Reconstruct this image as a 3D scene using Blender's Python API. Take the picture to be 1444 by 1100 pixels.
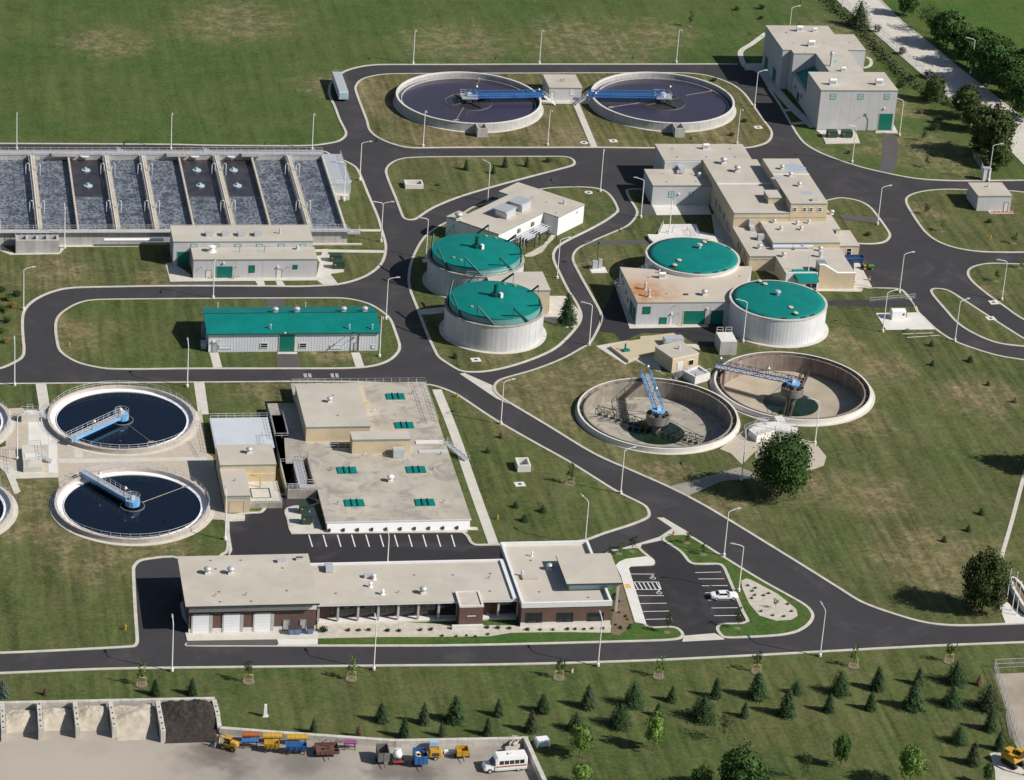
import bpy, bmesh, math, random
from mathutils import Vector, Matrix, noise
from mathutils.geometry import tessellate_polygon
R = math.radians
scene = bpy.context.scene
for o in list(bpy.data.objects): bpy.data.objects.remove(o)
col = scene.collection
random.seed(7)

# ---------------------------------------------------------------- camera, sky, sun, exposure
FPX, PITCH, ROLL, TH, CAMH = 4616.88, 0.445137, 0.0765009, 0.2045118, 300.0
_c, _s = math.cos(TH), math.sin(TH)
WR = Matrix(((_c, _s, 0), (-_s, _c, 0), (0, 0, 1)))
_F = Vector((0, math.cos(PITCH), -math.sin(PITCH))); _Rv = Vector((1, 0, 0)); _U = _Rv.cross(_F)
_R2 = math.cos(ROLL)*_Rv + math.sin(ROLL)*_U; _U2 = -math.sin(ROLL)*_Rv + math.cos(ROLL)*_U
CF, CR, CU = WR @ _F, WR @ _R2, WR @ _U2
CP = Vector((0, 0, CAMH))
cd = bpy.data.cameras.new('camera'); cam = bpy.data.objects.new('camera', cd); col.objects.link(cam)
cam.matrix_world = Matrix(((CR.x, CU.x, -CF.x, 0), (CR.y, CU.y, -CF.y, 0), (CR.z, CU.z, -CF.z, CAMH), (0, 0, 0, 1)))
cd.sensor_width = 36.0; cd.lens = FPX/1444*36.0; cd.clip_start = 10; cd.clip_end = 6000
scene.camera = cam

SUN_AZ, SUN_EL = R(-26.8), R(38.6)     # direction towards the sun, measured from +X
w = bpy.data.worlds.new('World'); scene.world = w; w.use_nodes = True
nt = w.node_tree; bg = nt.nodes['Background']
sky = nt.nodes.new('ShaderNodeTexSky'); sky.sky_type = 'NISHITA'; sky.sun_disc = False
sky.sun_elevation = SUN_EL; sky.sun_rotation = math.atan2(math.cos(SUN_AZ), math.sin(SUN_AZ))
nt.links.new(sky.outputs[0], bg.inputs[0]); bg.inputs[1].default_value = 0.05
sd = bpy.data.lights.new('sun', 'SUN'); sd.energy = 4.0; sd.angle = R(0.5); sd.color = (1.0, 0.95, 0.88)
sun = bpy.data.objects.new('sun', sd); col.objects.link(sun)
sv = Vector((math.cos(SUN_EL)*math.cos(SUN_AZ), math.cos(SUN_EL)*math.sin(SUN_AZ), math.sin(SUN_EL)))
sun.rotation_euler = sv.to_track_quat('Z', 'Y').to_euler(); sun.location = (200, 500, 200)
scene.view_settings.view_transform = 'Standard'; scene.view_settings.look = 'None'
scene.view_settings.exposure = 0.42; scene.view_settings.gamma = 1.0
scene.render.resolution_x = 1024; scene.render.resolution_y = 780

# ---------------------------------------------------------------- survey helpers (photo position -> place on the site)
def at(px, py, z=0.0):
    d = CF + (px-722)/FPX*CR - (py-550)/FPX*CU
    return CP + d*((z-CAMH)/d.z)
def pxy(X):
    d = Vector(X)-CP; f = d.dot(CF)
    return 722+FPX*d.dot(CR)/f, 550-FPX*d.dot(CU)/f
def hgt(bx, by, ty, z0=0.0):
    B = at(bx, by, z0); lo, hi = 0, 40
    for _ in range(40):
        m = (lo+hi)/2
        if pxy((B.x, B.y, z0+m))[1] > ty: lo = m
        else: hi = m
    return lo
def bxp(bl, br, ty, bk, z0=0.0):
    """front base left/right, y of the front top left, back top left -> x0,x1,y0,y1,h"""
    a = at(*bl, z0); b = at(*br, z0); h = hgt(*bl, ty, z0); c = at(*bk, z0+h)
    return a.x, b.x, (a.y+b.y)/2, c.y, h
def zz(ox, oy, s, pts): return [(x/s+ox, y/s+oy) for x, y in pts]
def P(pts, z=0.0): return [tuple(at(x, y, z).xy) for x, y in pts]

# ---------------------------------------------------------------- mesh builder
class MB:
    def __init__(s): s.v = []; s.f = []; s.m = []; s.sm = []
    def add(s, vs, fs, m=0, sm=False):
        n = len(s.v); s.v += [tuple(v) for v in vs]
        for f in fs: s.f.append([i+n for i in f]); s.m.append(m); s.sm.append(sm)
        return s
    def box(s, x0, y0, z0, x1, y1, z1, m=0):
        return s.add([(x0,y0,z0),(x1,y0,z0),(x1,y1,z0),(x0,y1,z0),(x0,y0,z1),(x1,y0,z1),(x1,y1,z1),(x0,y1,z1)],
              [(0,3,2,1),(4,5,6,7),(0,1,5,4),(1,2,6,5),(2,3,7,6),(3,0,4,7)], m)
    def cbox(s, cx, cy, z0, w, d, h, rz=0, m=0):
        c, q = math.cos(rz), math.sin(rz); vs = []
        for z in (z0, z0+h):
            for a, b in ((-w/2,-d/2),(w/2,-d/2),(w/2,d/2),(-w/2,d/2)): vs.append((cx+a*c-b*q, cy+a*q+b*c, z))
        return s.add(vs, [(0,3,2,1),(4,5,6,7),(0,1,5,4),(1,2,6,5),(2,3,7,6),(3,0,4,7)], m)
    def poly(s, loops, z, m=0, flip=False):
        """flat polygon with holes"""
        L = [[Vector((x, y, 0)) for x, y in l] for l in loops]
        vs = [(p.x, p.y, z) for l in L for p in l]
        for t in tessellate_polygon(L):
            a, b, c = [Vector(vs[i]) for i in t]
            if (b-a).cross(c-a).z < 0: t = (t[0], t[2], t[1])
            if flip: t = (t[0], t[2], t[1])
            s.add([vs[i] for i in t], [(0, 1, 2)], m)
        return s
    def side(s, loop, z0, z1, m=0, out=True):
        n = len(loop); A = sum(loop[i][0]*loop[(i+1)%n][1]-loop[(i+1)%n][0]*loop[i][1] for i in range(n))
        for i in range(n):
            a, b = loop[i], loop[(i+1)%n]
            f = [(a[0],a[1],z0),(b[0],b[1],z0),(b[0],b[1],z1),(a[0],a[1],z1)]
            if (A < 0) == out: f = f[::-1]
            s.add(f, [(0,1,2,3)], m)
        return s
    def prism(s, loop, z0, z1, m=0, mt=None, holes=(), bottom=False):
        s.poly([loop]+list(holes), z1, m if mt is None else mt); s.side(loop, z0, z1, m)
        for h in holes: s.side(h, z0, z1, m, out=False)
        if bottom: s.poly([loop]+list(holes), z0, m, flip=True)
        return s
    def tube(s, pts, r, n=6, m=0, cap=True, r2=None, sm=True):
        pts = [Vector(p) for p in pts]; k = len(pts); base = len(s.v); vs = []
        for i, p in enumerate(pts):
            t = (pts[min(i+1, k-1)]-pts[max(i-1, 0)]).normalized()
            a = t.cross(Vector((0,0,1)) if abs(t.z) < .9 else Vector((1,0,0))).normalized(); b = t.cross(a)
            rr = r if r2 is None else r+(r2-r)*i/(k-1)
            for j in range(n):
                q = 2*math.pi*j/n; vs.append(p+rr*(math.cos(q)*a+math.sin(q)*b))
        fs = [(i*n+j, i*n+(j+1)%n, (i+1)*n+(j+1)%n, (i+1)*n+j) for i in range(k-1) for j in range(n)]
        s.add(vs, fs, m, sm)
        if cap: s.add([vs[j] for j in range(n)], [tuple(range(n))], m); s.add([vs[(k-1)*n+j] for j in range(n)], [tuple(range(n-1,-1,-1))], m)
        return s
    def lathe(s, cx, cy, prof, n=48, m=0, sm=False, a0=0, a1=2*math.pi):
        full = abs(a1-a0-2*math.pi) < 1e-6; k = n if full else n+1; vs = []
        for (r, z) in prof:
            for j in range(k):
                q = a0+(a1-a0)*j/n; vs.append((cx+r*math.cos(q), cy+r*math.sin(q), z))
        fs = []
        for i in range(len(prof)-1):
            for j in range(n):
                j2 = (j+1) % k; fs.append((i*k+j, i*k+j2, (i+1)*k+j2, (i+1)*k+j))
        return s.add(vs, fs, m, sm)
    def disc(s, cx, cy, z, r, n=48, m=0):
        return s.add([(cx+r*math.cos(2*math.pi*j/n), cy+r*math.sin(2*math.pi*j/n), z) for j in range(n)], [tuple(range(n))], m)
    def build(s, name, mats, parent=None, loc=None, smooth=False):
        me = bpy.data.meshes.new(name)
        off = Vector((0,0,0)) if loc is None else Vector(loc)
        me.from_pydata([tuple(Vector(v)-off) for v in s.v], [], s.f)
        for m_ in (mats if isinstance(mats, (list, tuple)) else [mats]): me.materials.append(m_)
        me.polygons.foreach_set('material_index', s.m); me.polygons.foreach_set('use_smooth', s.sm if not smooth else [True]*len(s.f))
        me.update(); o = bpy.data.objects.new(name, me); col.objects.link(o)
        if parent is not None: o.parent = parent
        elif loc is not None: o.location = off
        return o
def tag(o, label=None, cat=None, group=None, kind=None):
    for k, v in (('label', label), ('category', cat), ('group', group), ('kind', kind)):
        if v: o[k] = v
    return o
class Thing:
    """an Empty at the base of a thing; parts are built in site coordinates and hung on it"""
    def __init__(s, name, label, cat, x, y, z=0.0, rz=0.0, group=None):
        s.e = bpy.data.objects.new(name, None); col.objects.link(s.e); s.e.location = (x, y, z); s.e.rotation_euler.z = rz
        s.e.empty_display_size = .5; s.loc = Vector((x, y, z)); s.rz = rz; tag(s.e, label, cat, group)
    def part(s, name, mb, mats, parent=None, label=None, local=False, smooth=False):
        o = mb.build(name, mats, parent or s.e, None if local else s.loc, smooth)
        if label: o['label'] = label
        return o
def one(name, mb, mats, label, cat, loc=(0,0,0), group=None, smooth=False):
    o = mb.build(name, mats, None, loc, smooth); return tag(o, label, cat, group)
def struct(name, mb, mats, smooth=False): return tag(mb.build(name, mats, smooth=smooth), kind='structure')
def copy_tree(o, parent=None):
    c = o.copy(); col.objects.link(c)
    if parent is not None: c.parent = parent
    for ch in list(o.children): copy_tree(ch, c)
    return c

# ---------------------------------------------------------------- materials
def mat(name, c, rough=.8, var=.12, scale=.6, metal=0., bump=0., c2=None, streak=0., fine=.06, coat=0, spec=None):
    m = bpy.data.materials.new(name); m.use_nodes = True; t = m.node_tree; N = t.nodes; L = t.links
    b = N['Principled BSDF']; b.inputs['Roughness'].default_value = rough; b.inputs['Metallic'].default_value = metal
    if spec is not None: b.inputs['Specular IOR Level'].default_value = spec
    if coat: b.inputs['Coat Weight'].default_value = coat
    g = N.new('ShaderNodeNewGeometry'); tc = N.new('ShaderNodeTexCoord')
    src = g.outputs['Position']
    n1 = N.new('ShaderNodeTexNoise'); n1.inputs['Scale'].default_value = scale; n1.inputs['Detail'].default_value = 5; n1.inputs['Roughness'].default_value = .6
    L.new(src, n1.inputs['Vector'])
    n2 = N.new('ShaderNodeTexNoise'); n2.inputs['Scale'].default_value = 6; n2.inputs['Detail'].default_value = 3; L.new(src, n2.inputs['Vector'])
    r = N.new('ShaderNodeValToRGB'); r.color_ramp.elements[0].position = .3; r.color_ramp.elements[1].position = .7
    ca = tuple(x*(1-var) for x in c); cb = tuple(min(1, x*(1+var)) for x in c) if c2 is None else c2
    r.color_ramp.elements[0].color = (*ca, 1); r.color_ramp.elements[1].color = (*cb, 1)
    L.new(n1.outputs['Fac'], r.inputs['Fac'])
    mr = N.new('ShaderNodeMapRange'); mr.inputs['To Min'].default_value = 1-fine*2; mr.inputs['To Max'].default_value = 1+fine*2; L.new(n2.outputs['Fac'], mr.inputs['Value'])
    mx = N.new('ShaderNodeVectorMath'); mx.operation = 'SCALE'; L.new(r.outputs['Color'], mx.inputs[0]); L.new(mr.outputs[0], mx.inputs['Scale'])
    out = mx.outputs[0]
    if streak:
        mp = N.new('ShaderNodeMapping'); mp.inputs['Scale'].default_value = (1.1, 1.1, .05); L.new(src, mp.inputs['Vector'])
        n3 = N.new('ShaderNodeTexNoise'); n3.inputs['Scale'].default_value = 1.2; n3.inputs['Detail'].default_value = 4; L.new(mp.outputs[0], n3.inputs['Vector'])
        m3 = N.new('ShaderNodeMapRange'); m3.inputs['From Min'].default_value = .3; m3.inputs['From Max'].default_value = .7
        m3.inputs['To Min'].default_value = 1-streak; m3.inputs['To Max'].default_value = 1+streak*.4; L.new(n3.outputs['Fac'], m3.inputs['Value'])
        m4 = N.new('ShaderNodeVectorMath'); m4.operation = 'SCALE'; L.new(out, m4.inputs[0]); L.new(m3.outputs[0], m4.inputs['Scale']); out = m4.outputs[0]
    L.new(out, b.inputs['Base Color'])
    if bump:
        bp = N.new('ShaderNodeBump'); bp.inputs['Strength'].default_value = bump; bp.inputs['Distance'].default_value = .1
        L.new(n2.outputs['Fac'], bp.inputs['Height']); L.new(bp.outputs[0], b.inputs['Normal'])
    m['_o'] = 0
    return m
def nodes(m): return m.node_tree.nodes, m.node_tree.links, m.node_tree.nodes['Principled BSDF']
def math_node(N, L, op, a, b=None, clamp=False):
    n = N.new('ShaderNodeMath'); n.operation = op; n.use_clamp = clamp
    for i, x in enumerate((a, b)):
        if x is None: continue
        if isinstance(x, (int, float)): n.inputs[i].default_value = x
        else: L.new(x, n.inputs[i])
    return n.outputs[0]
def mixc(N, L, fac, a, b):
    n = N.new('ShaderNodeMix'); n.data_type = 'RGBA'
    if isinstance(fac, (int, float)): n.inputs[0].default_value = fac
    else: L.new(fac, n.inputs[0])
    for i, x in ((6, a), (7, b)):
        if isinstance(x, tuple): n.inputs[i].default_value = (*x, 1)
        else: L.new(x, n.inputs[i])
    return n.outputs[2]
def tnoise(N, L, vec, sc, det=4, lo=.4, hi=.6, dist=0, rough=.6):
    n = N.new('ShaderNodeTexNoise'); n.inputs['Scale'].default_value = sc; n.inputs['Detail'].default_value = det; n.inputs['Roughness'].default_value = rough
    n.inputs['Distortion'].default_value = dist; L.new(vec, n.inputs['Vector'])
    m = N.new('ShaderNodeMapRange'); m.inputs['From Min'].default_value = lo; m.inputs['From Max'].default_value = hi; m.interpolation_type = 'SMOOTHSTEP'; L.new(n.outputs['Fac'], m.inputs['Value'])
    return m.outputs[0]
DRY = [(905,668,13),(1215,600,9),(1150,690,9),(775,560,22),(860,520,12),(730,590,9),(1170,480,8),(150,772,17),(60,735,15),(30,690,12),(225,770,8),(640,203,14),(560,150,12),(790,195,12),(1010,190,9),(840,372,8),(850,250,7),(835,60,26),(1180,45,16),(930,48,14),(640,60,20),(1010,740,10),(700,505,6),(640,450,6),(215,392,5),(375,545,8),(1230,700,12),(1330,790,18),(1090,480,7),(1000,715,8),(330,30,22),(150,60,15),(480,120,14),(1300,300,8),(1390,415,5),(1290,210,16),(1340,235,10),(1260,150,12),(1190,75,12),(1230,215,6),(1150,210,5),(1300,360,8),(760,400,4),(870,590,5),(1240,520,10),(1380,560,12),(560,140,10),(90,470,12),(480,500,8),(700,320,4),(80,385,12)]
def dry_spots(N, L, p):
    """worn, dried-out patches: each has a place of its own on the site"""
    w_ = N.new('ShaderNodeTexNoise'); w_.inputs['Scale'].default_value = .16; w_.inputs['Detail'].default_value = 5; w_.inputs['Roughness'].default_value = .65; L.new(p, w_.inputs['Vector'])
    ad = N.new('ShaderNodeVectorMath'); ad.operation = 'MULTIPLY_ADD'; L.new(w_.outputs['Color'], ad.inputs[0]); ad.inputs[1].default_value = (22, 22, 0); L.new(p, ad.inputs[2]); tot = None
    for x, y, r in DRY:
        c = at(x, y); d = N.new('ShaderNodeVectorMath'); d.operation = 'DISTANCE'; L.new(ad.outputs[0], d.inputs[0]); d.inputs[1].default_value = (c.x+11, c.y+11, 0)
        m = N.new('ShaderNodeMapRange'); m.interpolation_type = 'SMOOTHSTEP'; m.inputs['From Min'].default_value = r*.25; m.inputs['From Max'].default_value = r*1.15; m.inputs['To Min'].default_value = 1; m.inputs['To Max'].default_value = 0; L.new(d.outputs['Value'], m.inputs['Value'])
        tot = m.outputs[0] if tot is None else math_node(N, L, 'MAXIMUM', tot, m.outputs[0])
    return tot
def grass(name, g1, g2, tan, dry=.5, stripe=.1, ang=0., freq=.9, bare=(.20,.155,.09), k=1.0):
    g1, g2, tan, bare = [tuple(x*k for x in c) for c in (g1, g2, tan, bare)]
    m = bpy.data.materials.new(name); m.use_nodes = True; N, L, b = nodes(m)
    b.inputs['Roughness'].default_value = .95; b.inputs['Specular IOR Level'].default_value = .1
    g = N.new('ShaderNodeNewGeometry'); p = g.outputs['Position']
    spots = dry_spots(N, L, p)
    c = mixc(N, L, tnoise(N, L, p, .03, 5, .36, .62, .5), g1, g2)
    olive = tuple((a*.55+t*.45) for a, t in zip(g2, tan))
    c = mixc(N, L, math_node(N, L, 'MULTIPLY', tnoise(N, L, p, .09, 8, .42, .66, .4, .68), .5), c, olive)
    c = mixc(N, L, math_node(N, L, 'MULTIPLY', tnoise(N, L, p, .30, 7, .44, .72, .6, .7), .35+dry*.4), c, tan)
    c = mixc(N, L, math_node(N, L, 'MULTIPLY', tnoise(N, L, p, .22, 6, .50, .66, .8, .7), .45), c, tuple(x*.72 for x in g1))
    c = mixc(N, L, math_node(N, L, 'MULTIPLY', tnoise(N, L, p, .07, 7, .58, .76, .5, .7), dry), c, bare)
    k1 = math_node(N, L, 'MULTIPLY', spots, math_node(N, L, 'ADD', .25, tnoise(N, L, p, .55, 6, .36, .62, .6, .7)), True)
    c = mixc(N, L, math_node(N, L, 'MULTIPLY', k1, .8), c, mixc(N, L, tnoise(N, L, p, .25, 5, .4, .6), tan, tuple(x*1.25 for x in bare)))
    c = mixc(N, L, math_node(N, L, 'MULTIPLY', tnoise(N, L, p, 1.3, 4, .66, .76, 0, .7), .45), c, tuple(x*1.7 for x in tan))
    def streak(an, sc, off):
        mp = N.new('ShaderNodeMapping'); mp.inputs['Rotation'].default_value = (0, 0, an); mp.inputs['Scale'].default_value = (sc, .03, 1); mp.inputs['Location'].default_value = (off, off, 0); L.new(p, mp.inputs['Vector'])
        n = N.new('ShaderNodeTexNoise'); n.inputs['Scale'].default_value = 1; n.inputs['Detail'].default_value = 4; n.inputs['Roughness'].default_value = .6; n.inputs['Distortion'].default_value = .25; L.new(mp.outputs[0], n.inputs['Vector'])
        return math_node(N, L, 'MULTIPLY', math_node(N, L, 'SUBTRACT', n.outputs['Fac'], .5), stripe*9)
    sel = tnoise(N, L, p, .018, 2, .42, .58)
    amt = N.new('ShaderNodeMix'); amt.data_type = 'FLOAT'; L.new(sel, amt.inputs[0]); L.new(streak(ang, freq, 0), amt.inputs[2]); L.new(streak(ang+.5, freq*.7, 7), amt.inputs[3])
    f1 = N.new('ShaderNodeTexNoise'); f1.inputs['Scale'].default_value = 1.1; f1.inputs['Detail'].default_value = 8; f1.inputs['Roughness'].default_value = .85; L.new(p, f1.inputs['Vector'])
    f2 = math_node(N, L, 'ADD', math_node(N, L, 'MULTIPLY', math_node(N, L, 'SUBTRACT', f1.outputs['Fac'], .5), 2.4), 1.0)
    sc = math_node(N, L, 'MAXIMUM', math_node(N, L, 'ADD', f2, amt.outputs[0]), .3)
    v = N.new('ShaderNodeVectorMath'); v.operation = 'SCALE'; L.new(c, v.inputs[0]); L.new(sc, v.inputs['Scale'])
    L.new(v.outputs[0], b.inputs['Base Color'])
    bp = N.new('ShaderNodeBump'); bp.inputs['Strength'].default_value = .6; bp.inputs['Distance'].default_value = .2; L.new(f1.outputs['Fac'], bp.inputs['Height']); L.new(bp.outputs[0], b.inputs['Normal'])
    return m
M = {}
M['grass'] = grass('grass_field', (.070,.096,.031), (.096,.110,.040), (.155,.134,.068), .5, .2, 0.25, .6)
M['grass_north'] = grass('grass_north_field', (.056,.100,.026), (.080,.112,.034), (.125,.130,.058), .2, .10, 1.45, .45)
M['grass_dry'] = grass('grass_dry', (.088,.098,.036), (.125,.118,.050), (.190,.158,.085), .85, .24, 1.5, .7)
M['grass_lush'] = grass('grass_lush', (.045,.115,.022), (.068,.120,.026), (.13,.12,.05), .25, .05, 1., .5)
M['grass_mid'] = grass('grass_mid', (.064,.096,.028), (.088,.108,.036), (.145,.128,.062), .42, .2, 1.5, .6)
M['soil_grass'] = mat('rough_field', (.11,.13,.06), .95, .3, .2, c2=(.2,.17,.1))
def asphalt(name, c, wear=.1):
    m = mat(name, c, .85, .10, .12, fine=.10, spec=.3); return m
M['asphalt'] = asphalt('asphalt', (.045,.043,.046))
M['asphalt_new'] = asphalt('asphalt_new', (.030,.028,.031))
M['asphalt_old'] = asphalt('asphalt_old', (.095,.09,.09))
M['kerb'] = mat('kerb_concrete', (.52,.49,.43), .85, .14, .5, fine=.1)
M['conc'] = mat('concrete_light', (.56,.53,.47), .85, .10, .5, fine=.06)
M['conc_w'] = mat('concrete_bright', (.66,.64,.60), .8, .07, .4, fine=.04)
M['conc_g'] = mat('concrete_grey', (.44,.43,.42), .85, .12, .4, streak=.18)
M['conc_d'] = mat('concrete_weathered', (.36,.33,.28), .9, .25, .35, streak=.15)
M['aggr'] = mat('tan_aggregate', (.47,.41,.335), .9, .10, 1.2, fine=.14, bump=.3)
M['deck'] = mat('stained_deck', (.47,.43,.355), .85, .22, .16, c2=(.50,.46,.39), fine=.06)
M['gravel'] = mat('crushed_stone', (.50,.46,.39), .95, .16, .8, fine=.2, bump=.6)
M['yard'] = mat('yard_gravel', (.31,.285,.26), .95, .35, .06, c2=(.40,.36,.31), fine=.1)
M['yard2'] = mat('yard_dust', (.33,.28,.22), .95, .2, .2, fine=.1)
M['sand'] = mat('pale_sand', (.46,.41,.33), .95, .18, .5, fine=.08, bump=.6)
M['soilpile'] = mat('dark_compost', (.028,.022,.019), .95, .4, 1.4, c2=(.05,.04,.034), fine=.3, bump=1)
M['mulch'] = mat('brown_mulch', (.17,.125,.08), .95, .3, 1.5, fine=.3)
M['roof'] = mat('roof_membrane', (.47,.425,.36), .85, .06, .12, c2=(.53,.485,.42), fine=.06)
M['wall'] = mat('precast_wall', (.50,.50,.51), .8, .05, .3, streak=.06, fine=.03)
M['wall_w'] = mat('white_wall', (.72,.72,.72), .75, .05, .3, streak=.10, fine=.03)
M['metalwall'] = mat('ribbed_white_wall', (.62,.64,.68), .5, .04, .3, fine=.02)
M['tankwall'] = mat('ribbed_tank_wall', (.66,.67,.70), .55, .06, .3, streak=.06, fine=.02)
M['brick_b'] = mat('buff_brick', (.56,.46,.31), .85, .07, .5, fine=.10)
M['brick_r'] = mat('brown_brick', (.125,.075,.062), .85, .12, .6, fine=.25)
M['trimg'] = mat('grey_green_trim', (.20,.27,.27), .5, .05, 1)
M['trimw'] = mat('white_trim', (.74,.74,.74), .5, .04, 1)
M['trimd'] = mat('dark_trim', (.05,.045,.05), .5, .05, 1)
M['teal'] = mat('teal_metal', (.001,.180,.160), .55, .12, .25, c2=(.004,.205,.182), fine=.03, spec=.2)
M['teal_d'] = mat('teal_door', (.0,.145,.11), .5, .06, .5, fine=.02)
M['teal_s'] = mat('teal_steel', (.002,.085,.075), .45, .06, .5)
M['glassb'] = mat('pale_blue_glazing', (.36,.56,.58), .15, .05, 1)
M['glass'] = mat('dark_glazing', (.02,.025,.03), .08, .2, .8, spec=.8)
M['shutter'] = mat('white_shutter', (.78,.80,.82), .4, .03, .6, fine=.01)
M['white'] = mat('white_paint', (.80,.80,.79), .4, .03, 1, fine=.01)
M['galv'] = mat('galvanised_steel', (.55,.57,.60), .45, .08, 2, metal=.3)
M['rail'] = mat('rail_steel', (.62,.64,.66), .4, .05, 2, metal=.2)
M['grate'] = mat('grating', (.36,.38,.41), .6, .1, 2)
M['blue'] = mat('blue_paint', (.025,.11,.33), .45, .15, .6, c2=(.04,.16,.40))
M['blue_l'] = mat('light_blue_paint', (.16,.38,.66), .45, .1, 1)
M['iron'] = mat('dark_iron', (.05,.048,.045), .6, .3, 1)
M['weath'] = mat('weathered_steel', (.17,.165,.155), .6, .25, 1)
M['green_box'] = mat('transformer_green', (.022,.055,.035), .5, .1, 1)
M['yellow'] = mat('yellow_paint', (.50,.29,.03), .5, .08, 1)
M['orange'] = mat('orange_paint', (.36,.10,.03), .5, .1, 1)
M['red'] = mat('red_paint', (.42,.04,.03), .5, .1, 1)
M['rust'] = mat('rusty_steel', (.13,.06,.045), .8, .3, 1.5)
M['purple'] = mat('purple_paint', (.28,.05,.22), .5, .1, 1)
M['black'] = mat('black_rubber', (.015,.015,.016), .7, .2, 2)
M['paintline'] = mat('road_paint', (.72,.72,.70), .7, .10, 2, fine=.08)
M['yellowline'] = mat('yellow_pad', (.65,.42,.08), .7, .08, 2)
M['bark'] = mat('bark', (.10,.075,.055), .95, .2, 2)
M['water_p'] = mat('clarifier_water', (.044,.036,.060), .2, .08, .08, spec=.5)
M['water_d'] = mat('dark_water', (.0035,.008,.018), .06, .2, .1, spec=.5)
M['water_g'] = mat('green_sump_water', (.012,.028,.014), .1, .2, .4, spec=.5)
M['pale'] = mat('launder_white', (.84,.84,.85), .6, .04, .6, fine=.02)
M['divc'] = mat('divider_concrete', (.50,.44,.36), .85, .12, .4)
M['puddle'] = mat('roof_puddle', (.40,.46,.53), .15, .08, .8)
M['discb'] = mat('pale_blue_float', (.36,.52,.62), .4, .05, 1)
def leaf(name, a, b_):
    m = bpy.data.materials.new(name); m.use_nodes = True; N, L, b = nodes(m); b.inputs['Roughness'].default_value = .8; b.inputs['Specular IOR Level'].default_value = .2
    g = N.new('ShaderNodeNewGeometry'); oi = N.new('ShaderNodeObjectInfo')
    c = mixc(N, L, tnoise(N, L, g.outputs['Position'], 1.3, 3, .35, .65), a, b_)
    s = math_node(N, L, 'ADD', math_node(N, L, 'MULTIPLY', g.outputs['Random Per Island'], .7), .65)
    s2 = math_node(N, L, 'MULTIPLY', s, math_node(N, L, 'ADD', math_node(N, L, 'MULTIPLY', oi.outputs['Random'], .4), .8))
    v = N.new('ShaderNodeVectorMath'); v.operation = 'SCALE'; L.new(c, v.inputs[0]); L.new(s2, v.inputs['Scale']); L.new(v.outputs[0], b.inputs['Base Color'])
    return m
M['lf_con'] = leaf('conifer_needles', (.020,.046,.016), (.040,.074,.025))
M['lf_blue'] = leaf('blue_spruce_needles', (.06,.09,.075), (.09,.12,.10))
M['lf_gry'] = leaf('olive_needles', (.036,.055,.024), (.060,.075,.036))
M['lf_brn'] = leaf('browned_needles', (.13,.085,.05), (.17,.12,.07))
M['lf_dec'] = leaf('leaves_dark', (.030,.070,.016), (.058,.110,.025))
M['lf_mid'] = leaf('leaves_mid', (.045,.075,.02), (.08,.11,.03))
M['lf_lit'] = leaf('leaves_light', (.11,.19,.035), (.17,.26,.055))
M['lf_oli'] = leaf('leaves_olive', (.036,.058,.016), (.070,.088,.026))
M['lf_yel'] = leaf('leaves_gold', (.24,.16,.04), (.32,.22,.06))
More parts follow.
